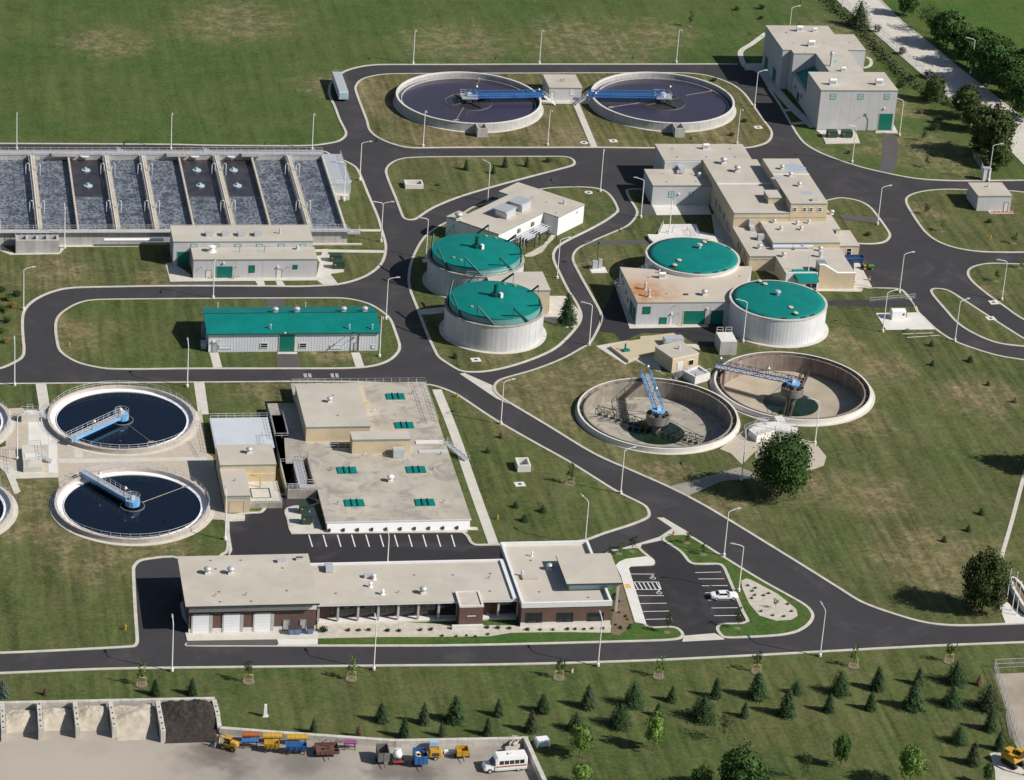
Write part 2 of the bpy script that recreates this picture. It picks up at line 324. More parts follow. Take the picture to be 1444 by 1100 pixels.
def special():
    # aerated water: grey with pale foam worms
    m = bpy.data.materials.new('aerated_water'); m.use_nodes = True; N, L, b = nodes(m); b.inputs['Roughness'].default_value = .45
    p = N.new('ShaderNodeNewGeometry').outputs['Position']
    nz = N.new('ShaderNodeTexNoise'); nz.inputs['Scale'].default_value = .9; nz.inputs['Detail'].default_value = 3; L.new(p, nz.inputs['Vector'])
    av = N.new('ShaderNodeVectorMath'); av.operation = 'MULTIPLY_ADD'; L.new(nz.outputs['Color'], av.inputs[0]); av.inputs[1].default_value = (1.6,1.6,0); L.new(p, av.inputs[2])
    vo = N.new('ShaderNodeTexVoronoi'); vo.feature = 'DISTANCE_TO_EDGE'; vo.inputs['Scale'].default_value = 1.0; L.new(av.outputs[0], vo.inputs['Vector'])
    e = N.new('ShaderNodeMapRange'); e.inputs['From Min'].default_value = 0.0; e.inputs['From Max'].default_value = .20; e.inputs['To Min'].default_value = 1; e.inputs['To Max'].default_value = 0; L.new(vo.outputs['Distance'], e.inputs['Value'])
    k = math_node(N, L, 'MULTIPLY', e.outputs[0], tnoise(N, L, p, .35, 4, .3, .55))
    base = mixc(N, L, tnoise(N, L, p, .5, 5, .3, .7), (.042,.050,.066), (.075,.085,.105))
    L.new(mixc(N, L, math_node(N, L, 'MULTIPLY', k, .9), base, (.27,.30,.345)), b.inputs['Base Color']); M['foam'] = m
    m = bpy.data.materials.new('anoxic_water'); m.use_nodes = True; N, L, b = nodes(m); b.inputs['Roughness'].default_value = .3
    p = N.new('ShaderNodeNewGeometry').outputs['Position']
    L.new(mixc(N, L, tnoise(N, L, p, .4, 5, .35, .75), (.032,.030,.036), (.06,.055,.06)), b.inputs['Base Color']); M['anoxic'] = m
    # rust bloom round the stacks on one roof (has a shape and place of its own)
    m = mat('stained_membrane', (.52,.455,.37), .85, .05, .12, fine=.05); N, L, b = nodes(m)
    src = b.inputs['Base Color'].links[0].from_socket; p = N.new('ShaderNodeNewGeometry').outputs['Position']
    ds = N.new('ShaderNodeVectorMath'); ds.operation = 'DISTANCE'; L.new(p, ds.inputs[0]); c = at(905, 412, 5.6); ds.inputs[1].default_value = (c.x, c.y, 5.6)
    f = N.new('ShaderNodeMapRange'); f.inputs['From Min'].default_value = 1; f.inputs['From Max'].default_value = 13; f.inputs['To Min'].default_value = 1; f.inputs['To Max'].default_value = 0; L.new(ds.outputs['Value'], f.inputs['Value'])
    k = math_node(N, L, 'MULTIPLY', math_node(N, L, 'POWER', f.outputs[0], 1.6), math_node(N, L, 'ADD', .45, tnoise(N, L, p, .45, 5, .3, .7)), True)
    L.new(mixc(N, L, k, src, (.42,.18,.06)), b.inputs['Base Color']); M['roof_rust'] = m
    # stained concrete deck with dark blotches
    N, L, b = nodes(M['deck']); src = b.inputs['Base Color'].links[0].from_socket; p = N.new('ShaderNodeNewGeometry').outputs['Position']
    k = math_node(N, L, 'MULTIPLY', tnoise(N, L, p, .2, 7, .46, .66, .8, .7), .75)
    k2 = math_node(N, L, 'MULTIPLY', tnoise(N, L, p, .9, 5, .62, .7, 1.5), .4)
    L.new(mixc(N, L, math_node(N, L, 'ADD', k, k2, True), src, (.235,.215,.19)), b.inputs['Base Color'])
    for key in ('roof', 'conc', 'kerb', 'roof_rust'):
        N, L, b = nodes(M[key]); src = b.inputs['Base Color'].links[0].from_socket; p = N.new('ShaderNodeNewGeometry').outputs['Position']
        L.new(mixc(N, L, math_node(N, L, 'MULTIPLY', tnoise(N, L, p, .7, 6, .62, .74, 1, .7), .35), mixc(N, L, math_node(N, L, 'MULTIPLY', tnoise(N, L, p, .16, 6, .5, .75, 1.2, .6), .3), src, (.36,.33,.28)), (.28,.26,.22)), b.inputs['Base Color'])
    # ribbed sheet: narrow vertical ribs by bump
    for key, ax, fr in ():
        N, L, b = nodes(M[key]); p = N.new('ShaderNodeNewGeometry').outputs['Position']
        wv = N.new('ShaderNodeTexWave'); wv.inputs['Scale'].default_value = .55; L.new(p, wv.inputs['Vector'])
        bp = N.new('ShaderNodeBump'); bp.inputs['Strength'].default_value = .8; bp.inputs['Distance'].default_value = .12; L.new(wv.outputs['Fac'], bp.inputs['Height']); L.new(bp.outputs[0], b.inputs['Normal'])
    N, L, b = nodes(M['teal']); src = b.inputs['Base Color'].links[0].from_socket; p = N.new('ShaderNodeNewGeometry').outputs['Position']
    L.new(mixc(N, L, math_node(N, L, 'MULTIPLY', tnoise(N, L, p, .8, 7, .52, .75, 1.5, .75), .35), mixc(N, L, math_node(N, L, 'MULTIPLY', tnoise(N, L, p, .15, 4, .4, .7), .25), src, (.01,.15,.13)), (.06,.25,.22)), b.inputs['Base Color'])
    # basin floor
    m = mat('basin_floor', (.40,.335,.25), .9, .14, .25, c2=(.46,.40,.31), fine=.06); M['floor_t'] = m
    m = mat('basin_floor_stained', (.33,.30,.25), .9, .15, .3, c2=(.42,.385,.32), fine=.08); N, L, b = nodes(m); src = b.inputs['Base Color'].links[0].from_socket
    p = N.new('ShaderNodeNewGeometry').outputs['Position']
    L.new(mixc(N, L, math_node(N, L, 'MULTIPLY', tnoise(N, L, p, .5, 6, .52, .66, 1), .8), src, (.13,.12,.11)), b.inputs['Base Color']); M['floor_s'] = m
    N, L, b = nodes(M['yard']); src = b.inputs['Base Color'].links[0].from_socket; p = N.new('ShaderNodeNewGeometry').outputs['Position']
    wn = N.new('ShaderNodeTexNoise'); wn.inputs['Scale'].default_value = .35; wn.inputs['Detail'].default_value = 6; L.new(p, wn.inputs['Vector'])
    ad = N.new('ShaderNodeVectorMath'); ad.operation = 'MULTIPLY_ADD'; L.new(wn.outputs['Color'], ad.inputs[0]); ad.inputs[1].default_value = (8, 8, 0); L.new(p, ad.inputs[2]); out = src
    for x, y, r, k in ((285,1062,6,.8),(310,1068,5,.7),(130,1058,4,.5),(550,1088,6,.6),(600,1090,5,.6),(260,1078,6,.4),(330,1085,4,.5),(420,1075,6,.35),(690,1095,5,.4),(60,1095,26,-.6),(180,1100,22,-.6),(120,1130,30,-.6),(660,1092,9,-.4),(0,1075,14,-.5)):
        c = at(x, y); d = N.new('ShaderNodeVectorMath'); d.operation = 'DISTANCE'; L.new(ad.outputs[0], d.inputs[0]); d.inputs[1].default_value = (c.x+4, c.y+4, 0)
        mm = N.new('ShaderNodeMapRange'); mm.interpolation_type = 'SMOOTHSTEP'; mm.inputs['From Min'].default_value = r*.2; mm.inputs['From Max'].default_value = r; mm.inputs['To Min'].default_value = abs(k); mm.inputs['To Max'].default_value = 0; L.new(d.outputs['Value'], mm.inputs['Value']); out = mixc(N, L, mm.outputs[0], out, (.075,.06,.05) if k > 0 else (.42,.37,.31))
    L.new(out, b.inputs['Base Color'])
    # roads: worn lanes / patches
    for key in ('asphalt','asphalt_new'):
        N, L, b = nodes(M[key]); src = b.inputs['Base Color'].links[0].from_socket; p = N.new('ShaderNodeNewGeometry').outputs['Position']
        L.new(mixc(N, L, math_node(N, L, 'MULTIPLY', tnoise(N, L, p, .06, 6, .5, .72, 1.5), .5), mixc(N, L, math_node(N, L, 'MULTIPLY', tnoise(N, L, p, .45, 7, .46, .72, 1.2, .75), .6), src, (.031,.030,.033)), (.085,.08,.08)), b.inputs['Base Color'])
special()
# ---------------------------------------------------------------- ground, roads, kerbs, lawns
def area(l): return sum(l[i][0]*l[(i+1)%len(l)][1]-l[(i+1)%len(l)][0]*l[i][1] for i in range(len(l)))/2
def smooth(l, k=4, closed=True):
    n = len(l); out = []
    for i in range(n if closed else n-1):
        p0, p1, p2, p3 = [Vector(l[j % n] if closed else l[max(0, min(n-1, j))]) for j in (i-1, i, i+1, i+2)]
        d = (p2-p1).length
        t1 = (p2-p0); t1 = t1.normalized()*min(d, (p1-p0).length*1.5 if (p1-p0).length > 0 else d) if t1.length > 1e-6 else Vector((0, 0))
        t2 = (p3-p1); t2 = t2.normalized()*min(d, (p3-p2).length*1.5 if (p3-p2).length > 0 else d) if t2.length > 1e-6 else Vector((0, 0))
        kk = 1 if d < 1.2 else k
        for s in range(kk):
            t = s/kk; a = 2*t**3-3*t**2+1; b = t**3-2*t**2+t; c = -2*t**3+3*t**2; e = t**3-t**2
            out.append(tuple(a*p1+b*t1+c*p2+e*t2))
    if not closed: out.append(tuple(l[-1]))
    return out
def offset(l, d):
    """inward offset of a closed loop"""
    if area(l) < 0: l = l[::-1]
    n = len(l); out = []
    for i in range(n):
        a, p, c = Vector(l[i-1]), Vector(l[i]), Vector(l[(i+1) % n])
        e1 = (p-a).normalized(); e2 = (c-p).normalized(); n1 = Vector((-e1.y, e1.x)); n2 = Vector((-e2.y, e2.x)); m = (n1+n2)
        m = m/max(.5, m.length**2/2) if m.length > .2 else n1
        out.append(tuple(p+m*d))
    return l, out
HOLES = {}
def circle(cx, cy, r, n=64): return [(cx+r*math.cos(2*math.pi*i/n), cy+r*math.sin(2*math.pi*i/n)) for i in range(n)]
BE, BF = (156.45, 601.58), (188.92, 613.92)
pits = [circle(*BE, 16.7), circle(*BF, 16.7)]
def sheet(name, loop, z, m, holes=()):
    return struct(name, MB().poly([loop]+list(holes), z), m)
def island(loop, m, name='lawn', kz=.13, lz=.10, kw=.62, holes=(), sm=True):
    if sm: loop = smooth(loop)
    o, i = offset(loop, kw); k = MB(); n = len(o)
    for a in range(n):
        b = (a+1) % n
        k.add([(*o[a], .0), (*o[b], .0), (*o[b], kz), (*o[a], kz)], [(0,1,2,3)])
        # gutter pan lies on the asphalt side of the kerb
        k.add([(*o[a], kz), (*o[b], kz), (*i[b], kz+.02), (*i[a], kz+.02)], [(0,1,2,3)])
    struct('kerb', k, M['kerb']); i2 = offset(o, kw-.05)[1]
    struct(name, MB().poly([i2]+list(holes), lz), m)

G = [(-1500, -800), (1900, -800), (1900, 3000), (-1500, 3000)]
sheet('ground', G, 0, M['grass_north'], pits)
asp = [(-400,203),(0,203.4),(240,204.6),(300,206),(400,206.6),(440,206),(463,203.2),(479,199.5),(488,193),(489.4,186),(481,169.5),(474,150.7),(466,132),(470,114),(483.5,103.6),(495,98.5),(514,94),(538,92),(640,91.8),(760,91.4),(900,91.4),(1016.6,91.2),(1040,91.5),(1047,94),(1050,99.5),(1062,100),(1074,108),(1082,124.5),(1097,146),(1115.5,178),(1124.7,192.8),(1136.8,205.5),(1160,218),(1208,235),(1252.6,245.7),(1286,252),(1320,255),(1365,256),(1444,255.2),(1800,254),
       (2100,420),(2100,880),(1444,904.8),(1300,910.5),(1080,922.4),(1060,923.4),(900,931),(700,936.3),(560,937.6),(260,940.6),(140,942.6),(0,948.4),(-400,962)]
asph = smooth(P(asp))
struct('road', MB().poly([asph]+pits, .02), M['asphalt'])
# outer kerb (the outline of the road sheet)
def kerb_line(pts, wd=.62, side=1):
    l = smooth(P(pts), closed=False); k = MB()
    for i in range(len(l)-1):
        a, b = Vector(l[i]), Vector(l[i+1]); e0 = (a-Vector(l[max(0, i-1)])) if i else (b-a); e1 = (Vector(l[min(i+2, len(l)-1)])-b) if i+2 < len(l) else (b-a)
        def nn(u, v): q = (u.normalized()+v.normalized()).normalized(); return Vector((-q.y, q.x))*wd*side
        na, nb = nn(e0, b-a), nn(b-a, e1); c, d = b+nb, a+na
        f = [(a.x,a.y,.14),(b.x,b.y,.14),(c.x,c.y,.14),(d.x,d.y,.14)]
        k.add(f if side > 0 else f[::-1], [(0,1,2,3)]); k.add([(a.x,a.y,0),(b.x,b.y,0),(b.x,b.y,.14),(a.x,a.y,.14)], [(0,1,2,3)])
        k.add([(c.x,c.y,.14),(d.x,d.y,.14),(d.x,d.y,0),(c.x,c.y,0)], [(0,1,2,3)])
    struct('kerb', k, M['kerb'])
kA = asp.index((1047,94)); kB = asp.index((1082,124.5)); kC = asp.index((1800,254)); kD = asp.index((2100,880)); kerb_line(asp[:kA]); kerb_line(asp[kB:kC]); kerb_line(asp[kD:])

LA = [(-400,212.5),(0,212.8),(240,213),(455,213),(472.7,222),(487,226.8),(502.8,235.7),(510.6,249),(520.6,273.5),(534,304.7),(539.5,322.5),(545.6,344.8),(545,358.2),(538.4,373.8),(520.6,388.2),(498.4,397.2),(473.9,402.3),(424.9,405),(373.6,404.5),(239,404.3),(155,405.6),(106,406.8),(84,409.9),(62,417.6),(44.3,428.7),(35.5,441),(33.7,458.6),(35,480.8),(36,494),(33.2,504),(22,511.8),(0,520.7),(-80,535),(-400,560)]
LB = [(76.5,458.6),(79.8,447.6),(88.6,438.7),(106,428.7),(124,423.6),(146,422),(220,421.2),(320,420.4),(372,420.2),(477,420),(499.3,422.4),(521.8,428.6),(539.2,438.6),(551.7,449.8),(559,467.3),(565.4,487.2),(563,497.2),(549,509.7),(524.3,517.5),(484.4,520.6),(384.7,520.9),(260,521),(199.4,521.8),(155,521.4),(133,518.5),(110.8,513),(93,504),(82,494),(77.6,476.4)]
LC = [(500,122.4),(509.4,111.8),(530.6,106),(554,104),(640,103.4),(760,103),(925,102.4),(967,103),(995.5,106),(1026,115.4),(1047,128.3),(1061.4,146),(1080,172),(1089.6,186),(1087,197.8),(1075.5,204.8),(1049.6,209.5),(924.8,209.6),(842,208.8),(766,209),(648,208.9),(584.8,209.5),(563.6,207),(537.7,197.8),(521,186),(515.3,169.5),(502,134)]
LD = [(543,239),(553,228.5),(571.6,222.7),(619,221),(720,220.6),(793,220.5),(806,223.2),(812,229.8),(806.2,235),(750.9,249.5),(687.6,266.7),(645.4,279.8),(611,294.3),(587.4,309.6),(574.3,310.7),(566.4,306.2),(555.8,278.5),(545.3,252.2)]
LE = [(612.5,322),(595.4,336.5),(582,360.2),(575.6,381.3),(575.6,405),(587.4,436.7),(600.6,471),(611,494),(618,505.2),(643,521.5),(655,525.3),(679,525.5),(709.6,520.5),(742.8,510.8),(776,497),(793,485.4),(814,463),(821.5,447.2),(816.8,431.4),(803.6,410.3),(790.4,384),(782.5,365.5),(785,352.3),(798.3,341.8),(830,326),(856.3,311.5),(872,299.6),(872.6,294.3),(864.2,278.5),(851,268),(830,264),(790.4,264),(766.7,265.9),(735,272),(703.4,281),(666.5,292),(653.3,299.6),(629.6,312.8)]
def W(*l): return [('w', *q) for q in l]
def PW(l): return [(q[1], q[2]) if q[0] == 'w' else tuple(at(*q).xy) for q in l]
LF = [(880,320.3),(891,311.3),(896.6,301.6),(895.2,294.7),(888.3,283.6),(882.8,272.6),(884,267.5),(905,267)]+W((181,725),(187,728),(188,735),(204,735),(212,720),(214,700),(215,690))+[(1184.5,352.7)]+[(1205,395),(1222,405.5),(1231,405.9),(1263.6,406.7),(1274.5,410),(1290.9,429),(1296,440),(1304.8,448.7),(1322.2,465),(1346.2,480.4),(1374.6,491.3),(1407.3,501),(1444,507.2),(1800,560),(2050,700),(1800,868),(1444,880.5),(1353.6,883.5),(1307.5,879.8),(1261.4,867.5),(1215,850.6),(1184.5,832.2),(1123,793.7),(1000,718.4),(942.3,688),(892.4,665.9),(837,641),(770.5,600.8),(715,567.6),(698.5,555),(695.2,545.4),(701.3,537),(715,531.6),(753.9,520.5),(792.7,505.2),(817.6,491.4),(830,484),(843,460.4),(846.3,447.2),(843,436.7),(830,413),(814,384),(806,365.5),(811.5,352.3),(830,341.8)]
LG = W((214,712),(214,697))+[(1190,341),(1203.6,343.7),(1228.2,345),(1247.3,342.4),(1256,335),(1255.4,328.2),(1239,305),(1225.4,290),(1206.4,281.8),(1179,279.4)]
LH1 = [(1276,281.8),(1282.7,275),(1301.8,269.5),(1331.8,266.8),(1364.5,267.4),(1424.5,269),(1460,272.3),(1800,276),(1800,357),(1444,356.8),(1408,356.8),(1372.7,355),(1340,348.6),(1315.4,337.7),(1299,322.7),(1280,294)]
LH2 = [(1363,385.4),(1368.6,377.3),(1389,371.8),(1410.9,371.3),(1444,372.3),(1800,375),(1800,560),(1560,505),(1444,452.3),(1413.6,431.8),(1389,414),(1368.6,396.3)]
LH3 = [(1311.3,410),(1318.2,406.7),(1337.3,409.4),(1359,422.3),(1386.3,440),(1413.6,457.7),(1444,476.8),(1520,515),(1800,600),(1700,545),(1560,505),(1444,489.6),(1408,485),(1378,474),(1350.9,457.7),(1331.8,437.3),(1315.4,418.2)]
LH3 = [(1311.3,410),(1318.2,406.7),(1337.3,409.4),(1359,422.3),(1386.3,440),(1413.6,457.7),(1444,476.8),(1475,494),(1460,491.5),(1444,489.6),(1408,485),(1378,474),(1350.9,457.7),(1331.8,437.3),(1315.4,418.2)]
LI = [(-400,541.5),(0,540.8),(180,539.2),(320,538.4),(470,537.6),(601.5,541.8),(623.7,546.8),(648.6,557.9),(698.5,591),(753.9,623),(803.8,650.7),(870.2,692.2),(909,711.6),(917.3,722.7),(914.6,731),(892.4,740.7),(853.6,753.2),(826,762.9),(790,768),(705.4,769.4),(670.8,769.8),(662.5,765.6),(657,756.5),(648.6,751.5),(600,750.8),(500,750.8),(415,750.8),(408,748.8),(405,735.2),(404.5,716.3)]+W((80,566),(77,569),(72.5,569),(69,562.5),(66,562),(61.5,560))+[(345,733.5),(330,733.3),(323,736),(322,752.7),(324,768),(321.5,779),(314,784)]+W((55,531),(51.5,531),(51.2,533.5))+[(253,789.2),(206.3,790),(196,793.6),(190.5,803.2),(193,858.4),(195.8,898),(195,908),(188,913),(120,917),(0,922.4),(-400,935)]
LJ = [(262,911.6),(390.5,912.2),(560,912.2),(614.8,912),(714.5,910.3),(900,905.6),(941,904),(960,901.4),(965,895.5),(957.7,886.6),(946,883.5),(917.7,884.2),(910.6,879.5),(905,865),(887,805),(886,798.5),(920,797.8),(923.6,793.6),(921.2,788.9),(908.3,778.3),(902.4,772.8),(896.5,771.2),(877.7,773.6),(854,779.4)]+W((127,530),(113,528),(95,528),(52,530),(51.5,516),(50.8,514.2))
LJ2 = [(933,759.4),(938.9,754.7),(950.7,753.5),(971.9,754.7),(1023.7,786.5),(1075.5,818.3),(1117.8,841.8),(1139,854.8),(1148,866.6),(1146,876),(1136.7,885.4),(1122.6,892.5),(1099,897.2),(1051.9,900),(1021.3,900),(1011.9,892.5),(1009.5,885.4),(1016.6,879.8),(1046,878.6),(1052,876),(1045,862),(1020,803),(1015,797.5),(1009.5,796.6),(979,796.6),(969.5,792.4),(957.7,778.3),(934.2,763)]
island(P(LA), M['grass']); island(P(LB), M['grass_mid']); island(P(LC), M['grass_dry']); island(P(LD), M['grass'])
island(P(LE), M['grass']); island(PW(LF), M['grass'], holes=pits); island(PW(LG), M['grass']); island(P(LH1), M['grass']); island(P(LH2), M['grass']); island(P(LH3), M['grass'])
island(PW(LI), M['grass_mid']); island(PW(LJ), M['grass_lush']); island(P(LJ2), M['grass_lush'])
south = P([(0,949.5),(140,944),(260,942),(560,939),(700,937.8),(900,932.5),(1080,924),(1444,906.3),(1900,886),(2100,1300),(-400,1300),(-400,964)])
sheet('lawn', south, .012, M['grass_mid'])

M['track'] = mat('worn_track', (.27,.25,.215), .9, .15, .3)
def pave(name, pts, m, dz=None, h=None, px=True, sm=False):
    l = PW(pts) if px else pts
    if sm: l = smooth(l)
    if area(l) < 0: l = l[::-1]
    z = .135 if dz is None else dz
    return struct(name, MB().prism(l, 0, z), M[m] if isinstance(m, str) else m)
def strip(name, p, wd, m, dz=.14, sm=True):
    l = P(p);  l = smooth(l, closed=False) if sm else l; a = []; b = []
    for i, q in enumerate(l):
        t = (Vector(l[min(i+1, len(l)-1)])-Vector(l[max(i-1, 0)])).normalized(); n = Vector((-t.y, t.x))*wd/2
        a.append(tuple(Vector(q)+n)); b.append(tuple(Vector(q)-n))
    return pave(name, a+b[::-1], m, dz, px=False)
# paths
strip('path', [(616,550),(640,610),(668,690),(696,768)], 2.0, 'conc', .142)
strip('path', [(812,146),(838,208)], 1.7, 'conc', .142)
strip('path', [(57.5,541),(63,575),(70,610)], 2.2, 'conc')
strip('path', [(280.5,539),(287,585)], 2.2, 'conc')
strip('path', [(301.5,498),(307,518.8)], 1.9, 'conc', .142); strip('path', [(501,498),(508,519)], 1.9, 'conc', .142)
pave('driveway', [(389,498),(421,498),(424,519),(391,519)], 'asphalt_old', .142); pave('driveway', [(374,421.5),(402,421.5),(402,432),(376,432)], 'asphalt_old', .142)
pave('driveway', [(392,497),(419,497),(419,500),(391,500)], 'conc', .148)
strip('path', [(440,354),(542,355.5)], 1.5, 'conc'); strip('path', [(497,325.5),(537,325.5)], 1.3, 'conc')
pave('pavement', [(266,392),(446,391.5),(455,352),(463,352),(460,372),(461,381),(478,402.5),(456,402.5),(447,396),(262,397.5),(240,398),(233,372),(244,371),(270,389)], 'conc', .142)
pave('driveway', [(240,399),(360,398.5),(358,402.5),(240,403)], 'asphalt_old', .138)
pave('path', [(360,397),(372,397),(374,403.5),(364,403.5)], 'conc', .15); pave('path', [(389,397),(398,397),(402,403.5),(391,403.5)], 'conc', .15)
strip('pavement', [(83,347.5),(196,347)], 1.2, 'conc'); pave('pavement', [(0,345),(20,358),(84,357),(86,347),(92,347),(90,352),(84,359),(14,360),(0,354)], 'conc')
pave('pavement', [(443,362),(475,358),(480,358),(485,384),(463,387.5),(456,376)], 'conc', .146)
# tan paving round the west clarifiers
pave('paving', [(12,577),(30,576),(64,590),(70,575),(281,581),(284,577),(292,640),(300,645),(316,722),(319,734),(296,733),(250,705),(100,680),(84,698),(82,674),(22,676),(26,697),(20,697),(8,668),(0,660),(0,632),(8,630),(8,614),(0,614),(0,612),(-60,612),(-60,585)], 'aggr', .15)
pave('path', [(68,608),(80,608),(82,674),(69,674)], 'conc_w', .156); pave('path', [(40,594),(66,590),(68,628),(40,628)], 'conc_w', .154); pave('path', [(80,648),(292,645),(292,650),(80,654)], 'conc', .160)
pave('path', [(104,626),(115,626),(117,646),(105,646)], 'conc', .158); pave('path', [(0,648),(12,652),(20,664),(82,668),(82,674),(22,676),(29,694),(20,697),(8,668),(0,660)], 'conc', .158)
pave('path', [(264,583),(281,581),(292,640),(268,625)], 'aggr', .152)
# digester group
pave('pavement', [(595,366),(606,365),(606,370),(596,371)], 'conc', .14)
pave('pavement', [(588,438),(594,437),(622,434),(632,434),(630,441),(608,444),(590,444)], 'conc', .142)
pave('pavement', [(739,361),(766,346),(779,330),(784,332),(780,338),(772,346),(765,356),(752,362),(742,363)], 'gravel', .14, sm=False)
pave('pavement', [(775,418),(797,418),(818,440),(819,452),(812,462),(800,463),(766,452),(768,440),(774,440)], 'conc', .142)
# control building surroundings
pave('service_yard', [(846,447),(870,400),(880,398),(898,460),(1030,455),(1038,486),(1005,490),(985,488),(958,471),(905,470),(878,482),(868,471),(846,468)], 'asphalt_new', .142, sm=False)
pave('driveway', [(826,340),(915,339),(915,344.5),(822,345.5)], 'asphalt_old', .14); pave('driveway', [(1140,424.5),(1291,424),(1296,432),(1140,432)], 'asphalt', .14)
pave('driveway', [(1183,303.5),(1238,306.5),(1243,314),(1190,312)], 'asphalt_old', .14); pave('driveway', [(1244,190),(1263,190),(1267,205),(1266,225),(1259,244),(1238,241),(1245,222),(1245,205)], 'asphalt_old', .05, sm=False)
pave('pavement', [(888,464),(999,462),(996,456),(896,457),(870,398),(866,400)], 'conc', .148)
pave('pavement', [(919,289),(998,288),(1003,303),(926,304)], 'conc_w', .146); pave('driveway', [(905,290),(918,288),(926,304),(910,305),(902,300)], 'asphalt_old', .15)
pave('pavement', [(1003,303),(1015,300),(1037,345),(1046,371),(1040,373),(1010,345)], 'conc', .146)
pave('pavement', [(1151,406.5),(1204,406.5),(1217,408),(1214,412),(1150,411)], 'conc', .146); pave('pavement', [(1190,333),(1196,332),(1204,343.5),(1192,345)], 'conc_w', .15)
pave('pavement', [(1204,370),(1212,372),(1230,406),(1204,406.5)], 'conc', .15)
pave('pavement', [(1052,373),(1107,372),(1140,400),(1150,411),(1130,408),(1075,380)], 'conc_w', .146)
# pump house terrace
pave('pavement', zz(840,450,6.473,[(0,250),(265,203),(410,200),(545,290),(600,500),(715,560),(700,560),(380,345),(372,385),(268,420)]), 'conc', .142)
pave('pavement', [(860,250)]and zz(840,450,6.473,[(820,232),(935,232),(952,290),(880,262)]), 'conc', .142)
pave('pavement', zz(800,450,3.209,[(690,590),(780,520),(850,470),(1040,540),(1120,560),(1172,625),(1160,665),(1090,690),(1000,690),(850,640),(850,600),(790,660),(740,610)]), 'aggr', .142, sm=False)
pave('driveway', zz(800,450,3.209,[(460,760),(560,735),(780,672),(850,700),(850,722),(700,735),(560,795),(545,808)]), M['track'], .14)
for c, r in ((BE, 17.5), (BF, 17.9)): struct('pavement', MB().prism(circle(*c, r), 0, .15, holes=[circle(*c, 16.8)]), M['conc'])
# NE building pads
strip('path', [(1080,47),(1060,62),(1045,72),(1046,84),(1051,95)], 1.5, 'conc', .05)
pave('pavement', [(1050,90),(1076,90),(1081,97),(1098,124),(1104,131),(1092,131),(1083,124),(1072,106),(1062,99),(1050,99)], 'conc', .146)
strip('pavement', [(1094,126),(1118,153),(1148,180)], 2.4, 'conc', .147); strip('path', [(1106,156),(1124,155)], 1.3, 'conc', .15); strip('path', [(1116,175),(1142,173)], 1.3, 'conc', .15)
pave('pavement', zz(1040,20,5.7875,[(640,950),(690,990),(720,1060),(1000,1055),(975,985),(950,955)]), 'conc', .146)
pave('pavement', zz(1040,20,5.7875,[(1125,972),(1310,972),(1275,905),(1262,955),(1130,955)]), 'conc', .15)
strip('path', zz(1040,20,5.7875,[(1030,440),(1075,425),(1092,395),(1080,365),(1050,350)]), .9, 'conc', .05)
# weigh station pad by the gate
pave('pavement', zz(1100,200,3.667,[(495,888),(720,885),(805,972),(548,975)]), 'conc_w', .146); pave('path', zz(1100,200,3.667,[(460,812),(640,808),(705,855),(460,860)]), 'asphalt', .145)
for k, (a, b) in enumerate((((633,996),(790,990)), ((655,1014),(825,1003)))): strip('path', zz(1100,200,3.667,[a, b]), .25, 'conc', .14, sm=False)
strip('path', [(1409,797),(1427,735),(1444,672),(1470,590)], .8, 'conc', .14)
# office front: gravel beds, pads, apron
pave('gravel_bed', [(447,872),(640,882),(740,883),(862,882),(861,893),(790,892),(720,893),(690,898),(600,899),(540,899),(448,901)], 'gravel', .142)
pave('pavement', [(261,892),(449,890),(448,903),(264,904.5)], 'conc', .146); pave('driveway', [(264,904.5),(391,902.5),(391,911),(263,911)], 'asphalt_old', .15); pave('driveway', [(391,902.5),(448,902),(448,909.5),(393,910.5)], 'conc_w', .154)
pave('mulch_bed', [(862,882),(862,896),(872,897),(884,888),(893,878),(884,850),(878,825),(872,815),(868,830)], 'mulch', .143)
pave('pavement', [(868,798.3),(873,793),(882,789),(910.6,785.3),(921,789),(923.6,794.8),(917.7,798),(889,799.2),(886.5,802),(911.5,881),(895.3,878.3),(875.3,812.4)], 'conc_w', .15)
pave('gutter_pan', [(926,730),(936,730),(970,750),(972,755),(940,754),(933,762),(905,768),(902,776),(893,772),(880,775),(855,783),(854,779),(895,768),(930,757),(948,745)], 'conc', .03)
pave('gutter_pan', [(965,896.5),(1008,893),(1021,900),(1021,902),(962,905)], 'conc', .03)
pave('gutter_pan', [(648,527),(655,526),(700,546),(718,570),(700,562)], 'conc', .03)
pave('parking_lot', [(905,771),(932,763),(956,779),(968,793),(979,797.5),(1009,797.5),(1014,799),(1050,874),(1046,877.5),(1014,878.5),(1008,886),(1010,893),(965,897),(958,886),(946,882.5),(918,883),(911,879),(888,800.5),(920,799.5),(926,793),(922,787)], 'asphalt_new', .026)
pave('gravel_bed', [(1044.9,820),(1052,816.5),(1059,818.3),(1096.7,838.3),(1122.6,859.5),(1124.9,869),(1115.5,874.8),(1094,876),(1070.8,869),(1056.6,852.4),(1047,831)], 'gravel', .14, sm=False)
pave('service_court', [(325,740),(350,735),(355,700),(404,698),(404,740),(410,752),(656,753),(664,767),(706,771),(715,795),(440,796),(330,783)], 'asphalt_new', .024)
pave('pavement', zz(280,520,3.438,[(120,703),(225,712),(225,733),(150,736),(150,800),(163,880),(150,905),(145,905),(148,880),(135,740),(60,705)]), 'conc', .148)
pave('pavement', zz(280,520,3.438,[(428,675),(560,672),(600,785),(1300,778),(1305,795),(700,800),(450,803),(438,780)]), 'conc', .15)
pave('path', zz(280,520,3.438,[(1310,770),(1350,770),(1355,785),(1315,785)]), 'conc', .144)
